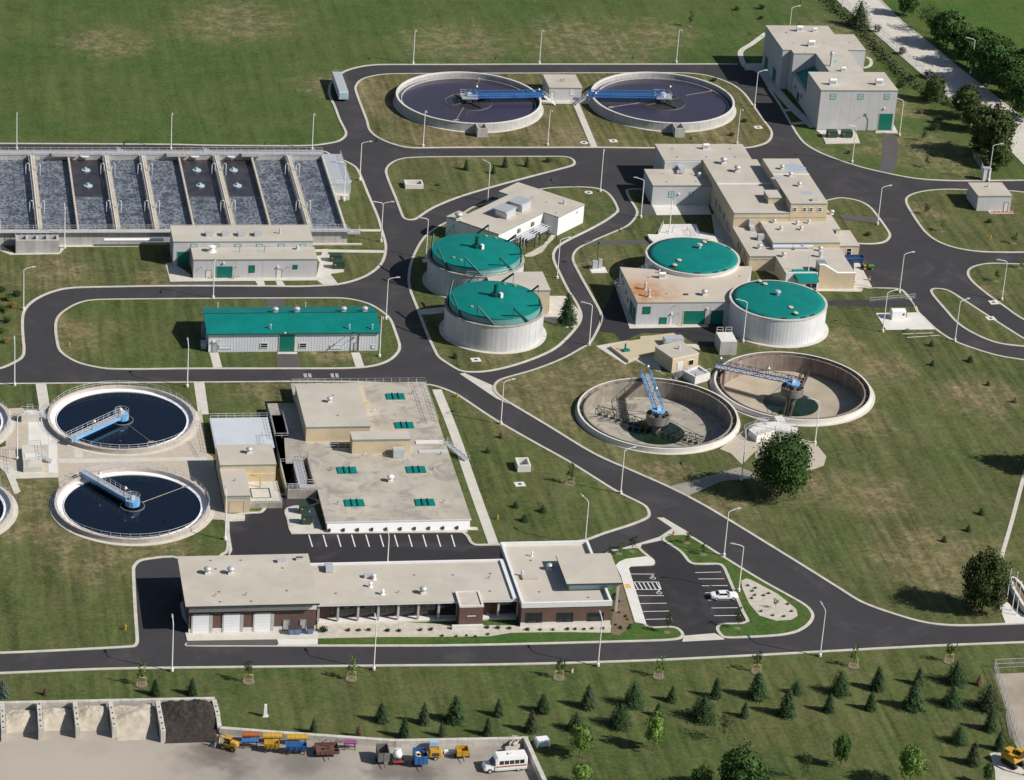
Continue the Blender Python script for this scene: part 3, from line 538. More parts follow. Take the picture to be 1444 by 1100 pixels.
# painted lines
ln = MB()
def line(a, b, wd=.16, z=.034):
    A, B = at(*a, z), at(*b, z); d = (B-A).normalized(); n = Vector((-d.y, d.x, 0))*wd/2; ln.add([A-n, B-n, B+n, A+n], [(0,1,2,3)])
for k in range(11):
    x = 535+k*69.1; line((280+x/3.438, 520+805/3.438), (280+(x+17)/3.438, 520+863/3.438), .22)
Zp = lambda *l: zz(840,730,4.247,l)
for a, b in (((200,337),(352,338)),((222,385),(376,385)),((238,430),(392,430)),((248,467),(408,467)),((268,514),(425,512)),((282,562),(440,559)),((300,609),(458,605)),
             ((596,329),(752,325)),((615,367),(772,366)),((636,408),(790,406)),((655,450),(700,449)),((672,494),(835,492)),((693,541),(850,539)),((710,587),(868,585)),((376,385),(392,430))):
    a, b = Zp(a, b); line(a, b, .18)
for k in range(6): a, b = Zp((232+k*26, 388), (256+k*26, 429)); line(a, b, .2)
struct('road_marking', ln, M['paintline'])
def wheel_symbol(px, py):
    c = at(px, py, .034); m = MB(); m.lathe(c.x, c.y, [(.42,.036),(.55,.036)], 16); m.cbox(c.x+.1, c.y+.55, .03, .16, .6, .006); m.cbox(c.x-.3, c.y+.25, .03, .6, .14, .006, .3); m.cbox(c.x+.15, c.y+.95, .03, .3, .3, .006)
    struct('road_marking', m, M['paintline'])
for q in Zp((343,362), (380,450)): wheel_symbol(*q)
c = at(*Zp((192,409))[0], .15); struct('road_marking', MB().cbox(c.x, c.y, .15, 1.0, 1.6, .006), M['yellowline'])
# concrete public road and far field, north east
pub = P([(1118,-160),(1160,-40),(1180,0),(1233,46),(1269.5,78),(1308.6,112),(1345,142.7),(1390,175),(1444,232),(1560,330),(1560,240),(1444,168),(1387,123),(1347.8,92.3),(1314,64),(1272,30.8),(1241,0),(1205,-40),(1155,-160)])
struct('public_road', MB().poly([pub], .03), M['conc']); k = MB()
for A, B in zip(pub[:9], pub[1:10]):
    d = (Vector(B)-Vector(A)).normalized(); n = Vector((-d.y, d.x))*.25; k.add([(A[0]-n.x,A[1]-n.y,.12),(B[0]-n.x,B[1]-n.y,.12),(B[0]+n.x,B[1]+n.y,.12),(A[0]+n.x,A[1]+n.y,.12)], [(0,1,2,3)])
for A, B in zip(pub[10:18], pub[11:19]):
    d = (Vector(B)-Vector(A)).normalized(); n = Vector((-d.y, d.x))*.25; k.add([(A[0]-n.x,A[1]-n.y,.12),(B[0]-n.x,B[1]-n.y,.12),(B[0]+n.x,B[1]+n.y,.12),(A[0]+n.x,A[1]+n.y,.12)], [(0,1,2,3)])
struct('kerb', k, M['kerb'])
sheet('far_field', P([(1215,-60),(1249,0),(1322,64),(1395,123),(1452,168),(1800,400),(1900,-60)]), .008, M['grass_lush'])
# storage yard, south west
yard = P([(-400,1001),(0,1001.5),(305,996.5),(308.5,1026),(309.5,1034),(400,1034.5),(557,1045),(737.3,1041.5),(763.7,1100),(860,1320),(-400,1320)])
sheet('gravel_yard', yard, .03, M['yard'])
yard2 = P([(1401.8,950.5),(1520,946),(1620,1320),(1452,1320),(1444,1077),(1432,1050),(1422,1010)])
sheet('gravel_yard', yard2, .03, M['yard2'])
pave('driveway', zz(1060,900,3.76,[(1262,610),(1330,600),(1444,700),(1500,900),(1300,900),(1290,700)]), 'conc', .04)
# ---------------------------------------------------------------- building helpers
def onS(px, py, Y):
    d = CF+(px-722)/FPX*CR-(py-550)/FPX*CU; t = (Y-CP.y)/d.y; q = CP+d*t; return q.x, q.z
def onW(px, py, X):
    d = CF+(px-722)/FPX*CR-(py-550)/FPX*CU; t = (X-CP.x)/d.x; q = CP+d*t; return q.y, q.z
def vol(T, x0, x1, y0, y1, z0, z1, wm='wall', rm='roof', cope='trimg', oh=.10, ch=.28, parapet=0):
    wl = MB().box(x0, y0, z0, x1, y1, z1-.02); T.part('wall', wl, M[wm])
    if parapet:
        rf = MB().box(x0+.35, y0+.35, z1-.02, x1-.35, y1-.35, z1+.02); r = T.part('roof', rf, M[rm])
        p = MB().prism([(x0-oh,y0-oh),(x1+oh,y0-oh),(x1+oh,y1+oh),(x0-oh,y1+oh)], z1-.3, z1+parapet, holes=[[(x0+.34,y0+.34),(x1-.34,y0+.34),(x1-.34,y1-.34),(x0+.34,y1-.34)]], bottom=True)
        T.part('parapet', p, M[cope])
    else:
        r = T.part('roof', MB().box(x0-oh, y0-oh, z1, x1+oh, y1+oh, z1+.06), M[rm])
        if cope: T.part('coping', MB().box(x0-oh+.02, y0-oh+.02, z1-ch, x1+oh-.02, y1+oh-.02, z1-.002), M[cope])
    return r
def pvol(T, loop, z0, z1, wm='wall', rm='roof', cope='trimg', ch=.25):
    if area(loop) < 0: loop = loop[::-1]
    T.part('wall', MB().prism(loop, z0, z1-.02), M[wm]); out = offset(loop, -.08)[1]; o2 = offset(loop, -.05)[1]
    r = T.part('roof', MB().prism(out, z1, z1+.06, bottom=True), M[rm])
    if cope: T.part('coping', MB().prism(o2, z1-ch, z1-.003, bottom=True), M[cope])
    return r
def openS(T, name, x0, x1, z0, z1, Y, m, fm='trimg', mull=0, bars=0, fw=.12, recess=.0):
    f = MB()
    for a in ((x0-fw, x0, z0, z1+fw), (x1, x1+fw, z0, z1+fw), (x0, x1, z1, z1+fw)): f.box(a[0], Y-.07, a[2], a[1], Y-.005, a[3])
    if z0 > .4: f.box(x0-fw, Y-.09, z0-fw, x1+fw, Y-.005, z0-.002)
    for k in range(mull): x = x0+(x1-x0)*(k+1)/(mull+1); f.box(x-.04, Y-.06, z0, x+.04, Y-.032, z1)
    for k in range(bars): z = z0+(z1-z0)*(k+1)/(bars+1); f.box(x0, Y-.058, z-.03, x1, Y-.034, z+.03)
    fr = T.part(name, f, M[fm]); T.part('pane' if 'window' in name else 'door_panel', MB().box(x0, Y-.03, z0, x1, Y-.003, z1), M[m], fr); return fr
def openW(T, name, y0, y1, z0, z1, X, m, fm='trimg', mull=0, bars=0, fw=.12):
    if y0 > y1: y0, y1 = y1, y0
    f = MB()
    for a in ((y0-fw, y0, z0, z1+fw), (y1, y1+fw, z0, z1+fw), (y0, y1, z1, z1+fw)): f.box(X-.07, a[0], a[2], X-.005, a[1], a[3])
    if z0 > .4: f.box(X-.09, y0-fw, z0-fw, X-.005, y1+fw, z0-.002)
    for k in range(mull): y = y0+(y1-y0)*(k+1)/(mull+1); f.box(X-.06, y-.04, z0, X-.032, y+.04, z1)
    fr = T.part(name, f, M[fm]); T.part('pane' if 'window' in name else 'door_panel', MB().box(X-.03, y0, z0, X-.003, y1, z1), M[m], fr); return fr
def oS(T, name, Y, x0, y0, x1, y1, m, fm='trimg', ground=False, **k):
    a = onS(x0, y1, Y); b = onS(x1, y0, Y); za = .15 if ground else a[1]; zb = onS(x0, y0, Y)[1]
    return openS(T, name, a[0], onS(x1, y1, Y)[0], za, max(zb, za+.3), Y, m, fm, **k)
def railing(T, pts, h=1.05, sp=1.8, m='rail', parent=None, name='railing', r=.035, closed=False):
    mb = MB(); pts = [Vector(p) for p in pts]
    if closed: pts.append(pts[0])
    for hh in (h, h*.52): mb.tube([p+Vector((0,0,hh)) for p in pts], r, 4, cap=False)
    acc = 0
    for a, b in zip(pts, pts[1:]):
        L = (b-a).length; n = max(1, round(L/sp))
        if L < sp*.8:
            acc += L
            if acc < sp*.8: continue
            acc = 0; n = 1
        for k in range(n+1 if L >= sp*.8 else 1):
            p = a+(b-a)*k/n; mb.box(p.x-r, p.y-r, p.z, p.x+r, p.y+r, p.z+h)
    return T.part(name, mb, M[m], parent)
def cowl(T, x, y, z, s=1., m='galv', name='roof_fan'):      # mushroom exhaust fan on a curb
    b = MB().cbox(x, y, z, .9*s, .9*s, .35*s); p = T.part(name, b, M['conc_w'])
    c = MB().lathe(x, y, [(.35*s, z+.35*s), (.38*s, z+.8*s), (.62*s, z+.82*s), (.66*s, z+1.0*s), (.4*s, z+1.25*s), (0, z+1.3*s)], 12, sm=True); T.part('fan_cowl', c, M[m], p)
def bonnet(T, x, y, z, s=1., m='white'):                    # round-backed white intake hood
    q = MB(); n = 10; w_ = .75*s
    vs = []
    for i in range(n+1):
        a = math.pi*i/n*.5; vs += [(x-w_, y+.9*s*math.cos(a)-.3*s, z+1.5*s*math.sin(a)+.02), (x+w_, y+.9*s*math.cos(a)-.3*s, z+1.5*s*math.sin(a)+.02)]
    fs = [(2*i, 2*i+1, 2*i+3, 2*i+2) for i in range(n)]
    q.add(vs, fs, sm=True); k = len(vs)
    bl = [(x-w_, y-.5*s, z+.02), (x+w_, y-.5*s, z+.02), (x+w_, y-.5*s, z+1.2*s), (x-w_, y-.5*s, z+1.2*s), (x-w_, y-.3*s, z+1.52*s), (x+w_, y-.3*s, z+1.52*s)]
    q.add(bl, [(0,1,2,3), (3,2,5,4)]); q.add([vs[2*i] for i in range(n+1)]+[(x-w_, y-.5*s, z+1.2*s), (x-w_, y-.5*s, z+.02)], [tuple(range(n+3))]); q.add([vs[2*i+1] for i in range(n+1)]+[(x+w_, y-.5*s, z+1.2*s), (x+w_, y-.5*s, z+.02)], [tuple(range(n+3))[::-1]])
    p = T.part('intake_hood', q, M[m]); T.part('louvre', MB().box(x-w_*.8, y-.54*s, z+.3*s, x+w_*.8, y-.505*s, z+1.05*s), M['grate'], p)
def pipe(T, x, y, z, h=.7, r=.07, hook=.3, m='weath', name='vent_pipe'):
    pts = [(x, y, z), (x, y, z+h)]
    if hook: pts += [(x+hook*.5, y, z+h+.12), (x+hook, y, z+h-.02)]
    T.part(name, MB().tube(pts, r, 5), M[m])
def stack(T, x, y, z, h=2., r=.3, m='galv', name='exhaust_stack'):
    p = T.part(name, MB().lathe(x, y, [(r*1.7, z), (r*1.7, z+.12), (r, z+.14), (r, z+h)], 12), M[m])
    T.part('rain_cap', MB().lathe(x, y, [(r*1.35, z+h+.05), (r*1.35, z+h+.2), (0, z+h+.42)], 12), M[m], p)
def drain(T, pts, z):
    for q in pts: c = at(*q, z); T.part('roof_drain', MB().cbox(c.x, c.y, z, .45, .45, .035), M['weath'])
def unit(T, x, y, z, w_, d, h, m='galv', name='rooftop_unit', rz=0., hood=True):
    p = T.part(name, MB().cbox(x, y, z+.15, w_, d, h, rz), M[m]); T.part('unit_curb', MB().cbox(x, y, z, w_*.9, d*.9, .16, rz), M['conc_w'], p)
    if hood: T.part('louvre', MB().cbox(x-.0, y, z+.35, w_+.06, d*.6, h*.5, rz), M['grate'], p)
    return p
def lampS(T, pts, Y):
    for q in pts:
        x, z = onS(*q, Y); T.part('wall_light', MB().box(x-.18, Y-.35, z-.12, x+.18, Y, z+.16), M['white'])
def scupS(T, pts, Y):
    for q in pts:
        x, z = onS(*q, Y); T.part('goose_light', MB().tube([(x, Y, z), (x+.1, Y-.3, z+.25), (x+.35, Y-.7, z+.15)], .05, 5), M['weath'])
def joints(T, Y, xs, z0, z1, m='conc_d'):
    mb = MB()
    for x in xs: mb.box(x-.02, Y-.008, z0, x+.02, Y-.001, z1)
    T.part('panel_joint', mb, M[m])
def stairs(T, a, b, wd, n, m='grate', name='stair', rail_m='rail', h=1.):
    """a: top point, b: bottom point"""
    a, b = Vector(a), Vector(b); d = (b-a); t = Vector((d.x, d.y, 0)).normalized(); s_ = Vector((-t.y, t.x, 0))*wd/2; mb = MB()
    for k in range(n):
        p = a+d*(k+.5)/n; q = t*(Vector((d.x, d.y, 0)).length/n*.55); z = a.z+d.z*k/n-.05
        vs = [p-s_-q, p+s_-q, p+s_+q, p-s_+q]; vs = [(v.x, v.y, z) for v in vs]+[(v.x, v.y, z-.06) for v in vs]
        mb.add(vs, [(0,1,2,3)[::-1], (4,5,6,7), (0,1,5,4), (1,2,6,5), (2,3,7,6), (3,0,4,7)])
    for sg in (-1, 1): mb.tube([a+s_*sg, b+s_*sg], .09, 4)
    st = T.part(name, mb, M[m])
    for sg in (-1, 1): railing(T, [a+s_*sg, b+s_*sg], h, 1.2, rail_m, st, 'handrail')
    return st

# ================================================================ 1 office / garage building (foreground)
T = Thing('office_building', 'long low brown-brick office building with three white garage doors and glazed bays', 'building', 90, 524)
# garage block
gx0, gx1, gy0, gy1 = 50.7, 73.9, 516.4, 533.4
T.part('wall', MB().box(gx0, gy0, 0, gx1, gy1, 6.1), M['brick_r'])
T.part('roof', MB().box(49.9, 514.9, 6.45, 74.3, 533.7, 6.52), M['roof']); T.part('fascia', MB().box(49.95, 514.95, 6.1, 74.25, 533.65, 6.448), M['trimd'])
T.part('clerestory', MB().box(gx0+.1, gy0-.05, 5.15, gx1-.1, gy0-.002, 6.08), M['glassb'])
for k in range(1, 9): x = gx0+(gx1-gx0)*k/9; T.part('mullion', MB().box(x-.06, gy0-.1, 5.15, x+.06, gy0-.051, 6.08), M['trimd'])
T.part('band', MB().box(gx0-.03, gy0-.16, 4.45, gx1+.03, gy0-.001, 5.12), M['conc_w'])
T.part('wall_base', MB().box(gx0-.02, gy0-.06, 0, gx1+.02, gy0-.002, 1.0), M['conc_w'])
for a, b in (((348,586),(440,484)), ((513,584),(605,480)), ((678,582),(769,476))):
    x0, z0 = onS(180+a[0]/3.8, 740+a[1]/3.8, gy0); x1, z1 = onS(180+b[0]/3.8, 740+b[1]/3.8, gy0)
    f = MB(); f.box(x0-.3, gy0-.14, .1, x0, gy0-.001, 4.0); f.box(x1, gy0-.14, .1, x1+.55, gy0-.001, 4.0); f.box(x0-.3, gy0-.14, 3.75, x1+.55, gy0-.001, 4.02)
    fr = T.part('garage_door', f, M['conc_g']); T.part('door_panel', MB().box(x0, gy0-.10, .12, x1, gy0-.065, 3.74), M['shutter'], fr)
    s_ = MB(); [s_.box(x0, gy0-.108, .12+.62*k, x1, gy0-.1005, .14+.62*k) for k in range(1, 6)]; T.part('panel_joint', s_, M['wall'], fr)
for px in (835, 925):
    x0 = onS(180+px/3.8, 880, gy0)[0]; openS(T, 'service_door', x0, x0+1.0, .1, 2.3, gy0-.06, 'conc_g', 'trimg')
cowl(T, *at(180+428/3.8, 740+262/3.8, 6.5).xy, 6.52, 1.1); cowl(T, *at(180+552/3.8, 740+262/3.8, 6.5).xy, 6.52, 1.1)
c = at(180+825/3.8, 740+200/3.8, 6.5); unit(T, c.x, c.y, 6.52, 1.7, .9, .5); c = at(180+920/3.8, 740+188/3.8, 6.5); unit(T, c.x, c.y, 6.52, 1.3, .8, .4)
for q in ((468,385),(632,380)): c = at(180+q[0]/3.8, 740+q[1]/3.8, 6.5); pipe(T, c.x, c.y, 6.52, .5)
drain(T, zz(180,740,3.8,[(444,192),(606,190),(472,237),(830,232),(490,360),(852,353),(495,413),(662,410)]), 6.52)
# middle wing: roof on piers over recessed glass
my0, my1 = 519.3, 533.2; mz = 4.25
T.part('roof', MB().box(74.3, 518.1, mz, 111.6, 533.6, mz+.07), M['roof']); T.part('fascia', MB().box(74.32, 518.12, mz-.28, 111.6, 533.55, mz-.002), M['trimw'])
T.part('parapet', MB().box(74.35, 533.0, mz+.07, 111.6, 533.5, mz+.35).box(110.7, 518.3, mz+.07, 111.6, 533, mz+.45), M['trimw'])
T.part('wall', MB().box(75.0, 520.0, 0, 111.7, 533.3, mz-.3), M['brick_r'])
T.part('plinth', MB().box(74.5, 518.3, 0, 111.6, 519.98, .45), M['conc_w']); T.part('soffit', MB().box(74.4, 518.2, mz-.34, 111.5, 519.98, mz-.283), M['conc_g'])
wx = [onS(180+p/3.8, 870, 521.2)[0] for p in (1130, 1236, 1340)]
piers = [onS(180+p/3.8, 870, 518.8)[0] for p in (1020, 1125, 1233, 1341)]+[onS(540+p/4.011, 870, 518.8)[0] for p in (84, 197, 312, 418, 648, 758)]
for x in piers: T.part('pier', MB().box(x-.2, 518.5, .55, x+.2, 519.0, mz-.345), M['conc_g'])
for i, (a, b) in enumerate(zip(piers, piers[1:])):
    if i in (7,): continue
    if i == 0: a += 2.2
    f = MB(); f.box(a+.3, 519.9, 3.3, b-.3, 519.99, 3.4); f.box(a+.3, 519.9, .6, b-.3, 519.99, .7); n = 3
    for k in range(n+1): x = a+.3+(b-a-.6)*k/n; f.box(x-.04, 519.88, .7, x+.04, 519.98, 3.3)
    f.box(a+.3, 519.91, 2.3, b-.3, 519.97, 2.37)
    fr = T.part('window', f, M['trimd']); T.part('pane', MB().box(a+.34, 519.955, .7, b-.34, 519.997, 3.3), M['glass'], fr)
# entrance tower
ex0, ez = onS(540+425/4.011, 885, 516.0)[0], 0; ex1 = onS(540+558/4.011, 885, 516.0)[0]
T.part('entrance_block', MB().box(ex0, 515.6, 0, ex1, 521.2, 4.55), M['brick_r']); T.part('roof', MB().box(ex0+.3, 515.9, 4.55, ex1-.3, 521, 4.6), M['roof'])
T.part('coping', MB().prism([(ex0-.06,515.54),(ex1+.06,515.54),(ex1+.06,521.26),(ex0-.06,521.26)], 4.45, 4.8, holes=[[(ex0+.3,515.9),(ex1-.3,515.9),(ex1-.3,521),(ex0+.3,521)]]), M['conc_w'])
T.part('sign_plate', MB().box(ex0+1.5, 515.52, 2.55, ex0+3.1, 515.598, 2.72), M['conc_w']); T.part('plinth', MB().box(ex0-1.3, 515.0, 0, ex1+.1, 515.59, .9), M['conc_w'])
for s_, q in ((1.2,(1300,335)), (1.2,(1365,375)), (1.1,(1320,295))): c = at(180+q[0]/3.8, 740+q[1]/3.8, mz); stack(T, c.x, c.y, mz+.07, .7, .28, 'white')
c = at(180+1290/3.8, 740+283/3.8, mz); unit(T, c.x, c.y, mz+.07, 1.7, .9, .55); c = at(180+1078/3.8, 740+245/3.8, mz); unit(T, c.x, c.y, mz+.07, 1.4, 2.3, .9)
for q in ((226,390),): c = at(540+q[0]/4.011, 740+q[1]/4.011, mz); cowl(T, c.x, c.y, mz+.07, 1.1)
for q in ((85,388),(598,306)): c = at(540+q[0]/4.011, 740+q[1]/4.011, mz); pipe(T, c.x, c.y, mz+.07, .45)
drain(T, zz(540,740,4.011,[(177,284),(395,284),(607,276),(420,378),(605,376)])+zz(180,740,3.8,[(1115,368)]), mz+.07)
# reception block with parapet and raised canopy
rx0, rx1, ry0, ry1, rz_ = 111.9, 128.8, 515.5, 539.0, 4.9
T.part('wall', MB().box(rx0, ry0, 0, rx1, ry1, rz_-.6), M['brick_r']); T.part('plinth', MB().box(rx0-.06, ry0-.08, 0, rx1+.06, ry0-.002, 1.0), M['conc_w'])
T.part('roof', MB().box(rx0+.4, ry0+.4, rz_-.59, rx1-.4, ry1-.4, rz_-.45), M['roof'])
T.part('parapet', MB().prism([(rx0-.08,ry0-.12),(rx1+.08,ry0-.12),(rx1+.08,ry1+.1),(rx0-.08,ry1+.1)], rz_-.75, rz_+.25, holes=[[(rx0+.39,ry0+.39),(rx1-.39,ry0+.39),(rx1-.39,ry1-.39),(rx0+.39,ry1-.39)]], bottom=True), M['trimw'])
for a in (808, 984, 1156):
    x0, z0 = onS(540+a/4.011, 740+555/4.011, ry0); x1, z1 = onS(540+(a+92)/4.011, 740+498/4.011, ry0); openS(T, 'window', x0, x1, 1.05, z1, ry0, 'glass', 'trimd', mull=3, bars=1)
cx0, cx1, cy0, cy1, cz = 121.0, 131.6, 519.9, 531.3, 6.45
T.part('raised_clerestory', MB().box(cx0+.8, cy0+1.2, rz_-.5, cx1-1.5, cy1-.5, cz-.3), M['glassb'])
T.part('canopy_roof', MB().box(cx0, cy0, cz, cx1, cy1, cz+.08), M['roof']); T.part('fascia', MB().box(cx0+.02, cy0+.02, cz-.35, cx1-.02, cy1-.02, cz-.002), M['trimd'])
for y in (cy0+.6, cy1-1.): T.part('pier', MB().box(cx1-.9, y-.25, 0, cx1-.4, y+.25, cz-.36), M['conc_g'])
T.part('lobby_glass', MB().box(rx1+.0, cy0+2.5, 0, rx1+.9, cy1-.8, cz-.36), M['glass'])
c = at(540+835/4.011, 740+315/4.011, rz_-.5); T.part('skylight', MB().cbox(c.x, c.y+1, rz_-.45, 3.0, 2.0, .5), M['roof']); stack(T, *at(540+785/4.011, 740+290/4.011, rz_-.5).xy, rz_-.45, .8, .22, 'galv')
cowl(T, *at(540+940/4.011, 740+255/4.011, rz_-.5).xy, rz_-.45, 1.0); stack(T, *at(540+842/4.011, 740+180/4.011, rz_-.5).xy, rz_-.45, .7, .15, 'white')
drain(T, zz(540,740,4.011,[(835,202),(884,380),(1160,411)]), rz_-.45)

# ================================================================ 2 teal-roofed shed
T = Thing('storage_shed', 'white ribbed metal shed with a long teal roof and teal roller door', 'building', 83, 642)
sx0, sx1, sy0, sy1, ze, zr = 64.9, 101.6, 635.9, 649.0, 4.6, 6.0; ym = 643
mb = MB().box(sx0, sy0, 0, sx1, sy1, ze-.02)
for x in (sx0, sx1): mb.add([(x, sy0, ze-.02), (x, sy1, ze-.02), (x, ym, zr-.06)], [(0,2,1) if x == sx0 else (0,1,2)])
T.part('wall', mb, M['metalwall']); mb = MB()
A_, B_ = sx0-.5, sx1+.4
for (ya, za, yb, zb) in ((sy0-.35, ze, ym, zr), (ym, zr, sy1+.35, ze)):
    mb.add([(A_,ya,za),(B_,ya,za),(B_,yb,zb),(A_,yb,zb),(A_,ya,za-.12),(B_,ya,za-.12),(B_,yb,zb-.12),(A_,yb,zb-.12)], [(0,1,2,3),(4,7,6,5),(0,4,5,1),(3,2,6,7),(0,3,7,4),(1,5,6,2)])
n = int((B_-A_)/.6)
for i in range(n+1):
    x = A_+(B_-A_)*i/n
    for (ya, za, yb, zb) in ((sy0-.35, ze, ym, zr), (ym, zr, sy1+.35, ze)):
        mb.add([(x-.03,ya,za+.005),(x+.03,ya,za+.005),(x+.03,yb,zb+.005),(x-.03,yb,zb+.005),(x,ya,za+.035),(x,yb,zb+.035)], [(0,4,5,3),(4,1,2,5),(0,1,4)])
rf = T.part('roof', mb, M['teal']); T.part('ridge_cap', MB().box(A_, ym-.15, zr-.02, B_, ym+.15, zr+.06), M['teal_s'], rf)
T.part('gutter', MB().box(A_, sy0-.5, ze-.2, B_, sy0-.36, ze-.02), M['teal_s'])
mb = MB(); n = int((sx1-sx0)/.6)
for i in range(n+1): x = sx0+(sx1-sx0)*i/n; mb.box(x-.045, sy0-.03, .1, x+.045, sy0-.001, ze-.05)
T.part('wall_rib', mb, M['metalwall'])
ZS = lambda x, y: (260+x/4.011, 390+y/4.011)
def os_(nm, a, b, m, **k): oS(T, nm, sy0-.06, *ZS(*a), *ZS(*b), m, **k)
os_('roller_door', (535,330), (620,425), 'teal_d', ground=True, fm='brick_b'); os_('door', (160,378), (184,428), 'conc_g', ground=True); os_('door', (960,376), (980,428), 'conc_g', ground=True)
for a in ((432,378),(652,378)): os_('window', a, (a[0]+37, 402), 'glass', fm='trimw', bars=1)
for a in ((200,388),(825,388)): os_('louvre_window', a, (a[0]+62, 405), 'metalwall', fm='metalwall')
os_('louvre_window', (1062,388), (1080,402), 'metalwall', fm='metalwall')
x, z = onS(*ZS(985, 370), sy0-.06); T.part('downpipe', MB().box(x-.08, sy0-.2, .1, x+.08, sy0-.07, ze-.1), M['trimd'])
for q in ((518,200),(640,200),(905,198),(1025,198)):
    c = at(*ZS(q[0], q[1]+10), 5.95); b = T.part('roof_fan', MB().cbox(c.x, ym+.9, 5.5, 1., 1., .9), M['galv']); T.part('fan_cowl', MB().lathe(c.x, ym+.9, [(.45,6.4),(.7,6.5),(.7,6.7),(.35,6.95),(0,7.)], 12), M['galv'], b)
for q in ((487,285),(933,285),(1062,285)): c = at(*ZS(q[0], q[1]+8), 5.0); T.part('vent_pipe', MB().lathe(c.x, c.y, [(.16,4.7),(.16,5.9)], 8).lathe(c.x, c.y, [(.24,5.75),(.24,5.95),(0,6.05)], 8), M['galv'])
for q in ((188,165),(684,165)): c = at(*ZS(*q), 5.2); T.part('vent_pipe', MB().lathe(c.x, c.y, [(.14,4.6),(.14,6.0),(0,6.05)], 8), M['galv'])
lampS(T, [ZS(165,366), ZS(963,342), ZS(570,318)], sy0-.06); scupS(T, [ZS(190,365), ZS(925,364)], sy0-.06)
T.part('condenser_unit', MB().box(sx0-1.4, 637.5, .0, sx0-.3, 639.6, 1.3), M['galv']); T.part('side_duct', MB().box(sx0-.75, 643, .0, sx0-.01, 646, 2.6), M['trimg'])

# ================================================================ 3 blower building
T = Thing('blower_building', 'pale grey two-step building beside the grey foaming tanks, with teal doors', 'building', 78, 683)
by = 675.1
vol(T, 60.9, 92.6, 681.9, 690.9, 0, 6.2); vol(T, 64.9, 92.85, by, 681.7, 0, 4.7)
ZB = lambda x, y: (240+x/4.49, 180+y/4.49)
def ob(nm, a, b, m, Y=by, **k): oS(T, nm, Y, *ZB(*a), *ZB(*b), m, **k)
ob('roller_door', (293,880), (390,955), 'teal_d', ground=True); ob('louvre_panel', (500,875), (532,914), 'teal_d', fm='teal_s'); ob('louvre_panel', (779,872), (803,892), 'teal_d', fm='teal_s')
ob('door', (227,905), (258,956), 'conc_w', ground=True); ob('door', (673,900), (703,955), 'conc_w', ground=True)
openS(T, 'roller_door', 61.9, 64.5, .15, 3.6, 681.9, 'teal_d')
for x in (135, 275, 413, 550, 688, 824): ob('window', (x,738), (x+34,753), 'glassb', Y=681.9, fm='trimg')
joints(T, by, [65+3.1*k for k in range(1, 9)], .1, 4.4)
for q in ((248,672),(350,672),(452,672),(556,672)):
    c = at(*ZB(q[0], q[1]+12), 6.2); unit(T, c.x, c.y, 6.26, 1.7, 1.5, .8)
c = at(*ZB(695,672), 6.2); stack(T, c.x, c.y, 6.26, .9, .2); c = at(*ZB(262,785), 4.7); stack(T, c.x, c.y, 4.76, 1.1, .65, 'white', 'white_vent')
for q in ((440,790),(596,790)): c = at(*ZB(*q), 4.7); pipe(T, c.x, c.y, 4.76, 1.4)
c = at(*ZB(806,772), 4.7); cowl(T, c.x, c.y, 4.76, .7); lampS(T, [ZB(340,856), ZB(683,880)], by); scupS(T, [ZB(190,888), ZB(412,885), ZB(738,885), ZB(430,942)], by)
T.part('bollard', MB().lathe(*onS(*ZB(266,930), by)[:1], by-.5, [(.12,0),(.12,1.1),(0,1.15)], 8), M['yellow']); T.part('bollard', MB().lathe(onS(*ZB(400,945), by)[0], by-.6, [(.12,0),(.12,1.1),(0,1.15)], 8), M['yellow'])

# ================================================================ 4 NE building
T = Thing('filter_building', 'tall pale grey precast building with stepped blocks and white hoods on its roof', 'building', 243, 790)
ZN = lambda x, y: (1040+x/5.7875, 20+y/5.7875)
NH = 11.1; vol(T, 234.5, 255.1, 767.5, 780.8, 0, NH)
pvol(T, [(231.9,797.7),(234.2,797.7),(234.2,795),(240.3,795),(240.3,780.85),(249.6,780.85),(249.6,797.9),(254.8,797.9),(254.8,810),(249.3,810),(249.3,816.8),(231.9,816.8)], 0, NH)
T.part('low_wall', MB().box(234.6, 780.85, 0, 240.2, 794.95, 5.4), M['wall'])
T.part('lean_to_roof', MB().add([(235,780.9,5.45),(240.25,780.9,7.6),(240.25,794.9,7.6),(235,794.9,5.45)], [(0,1,2,3)]).add([(235,780.9,5.43),(240.25,780.9,7.58),(240.25,780.9,5.43)], [(0,2,1)]), M['teal']); 
T.part('parapet', MB().box(234.45, 780.85, 5.4, 235.0, 794.95, 5.9), M['trimg'])
for a in ((760,652),(985,652),(1200,652)): oS(T, 'window', 767.5, *ZN(*a), *ZN(a[0]+38, a[1]+38), 'glassb', mull=1, bars=1)
oS(T, 'roller_door', 767.5, *ZN(1143,812), *ZN(1252,948), 'teal_d', ground=True, fm='conc_g')
joints(T, 767.5, [onS(*ZN(p, 700), 767.5)[0] for p in (850, 930, 1070, 1160)], .1, 10.6); joints(T, 797.9, [252.2], .1, 10.6)
lampS(T, [ZN(1200,768)], 767.5); scupS(T, [ZN(990,845), ZN(1110,950)], 767.5)
for (px, py), s_ in (((505,128),1.3), ((630,132),.9), ((600,250),1.4), ((862,455),1.0), ((775,565),1.4), ((1152,565),1.4)):
    c = at(*ZN(px, py+12), NH); bonnet(T, c.x, c.y, NH+.07, s_*.85)
c = at(*ZN(760,425), NH); T.part('exhaust_stack', MB().lathe(c.x, c.y, [(.32,NH),(.32,NH+3.2)], 12).lathe(c.x, c.y, [(.5,NH+3.0),(.5,NH+3.9),(.3,NH+4.1)], 12), M['galv'])
c = at(*ZN(800,410), NH); T.part('skylight', MB().cbox(c.x, c.y, NH+.06, 2.2, .7, .3), M['glassb'])
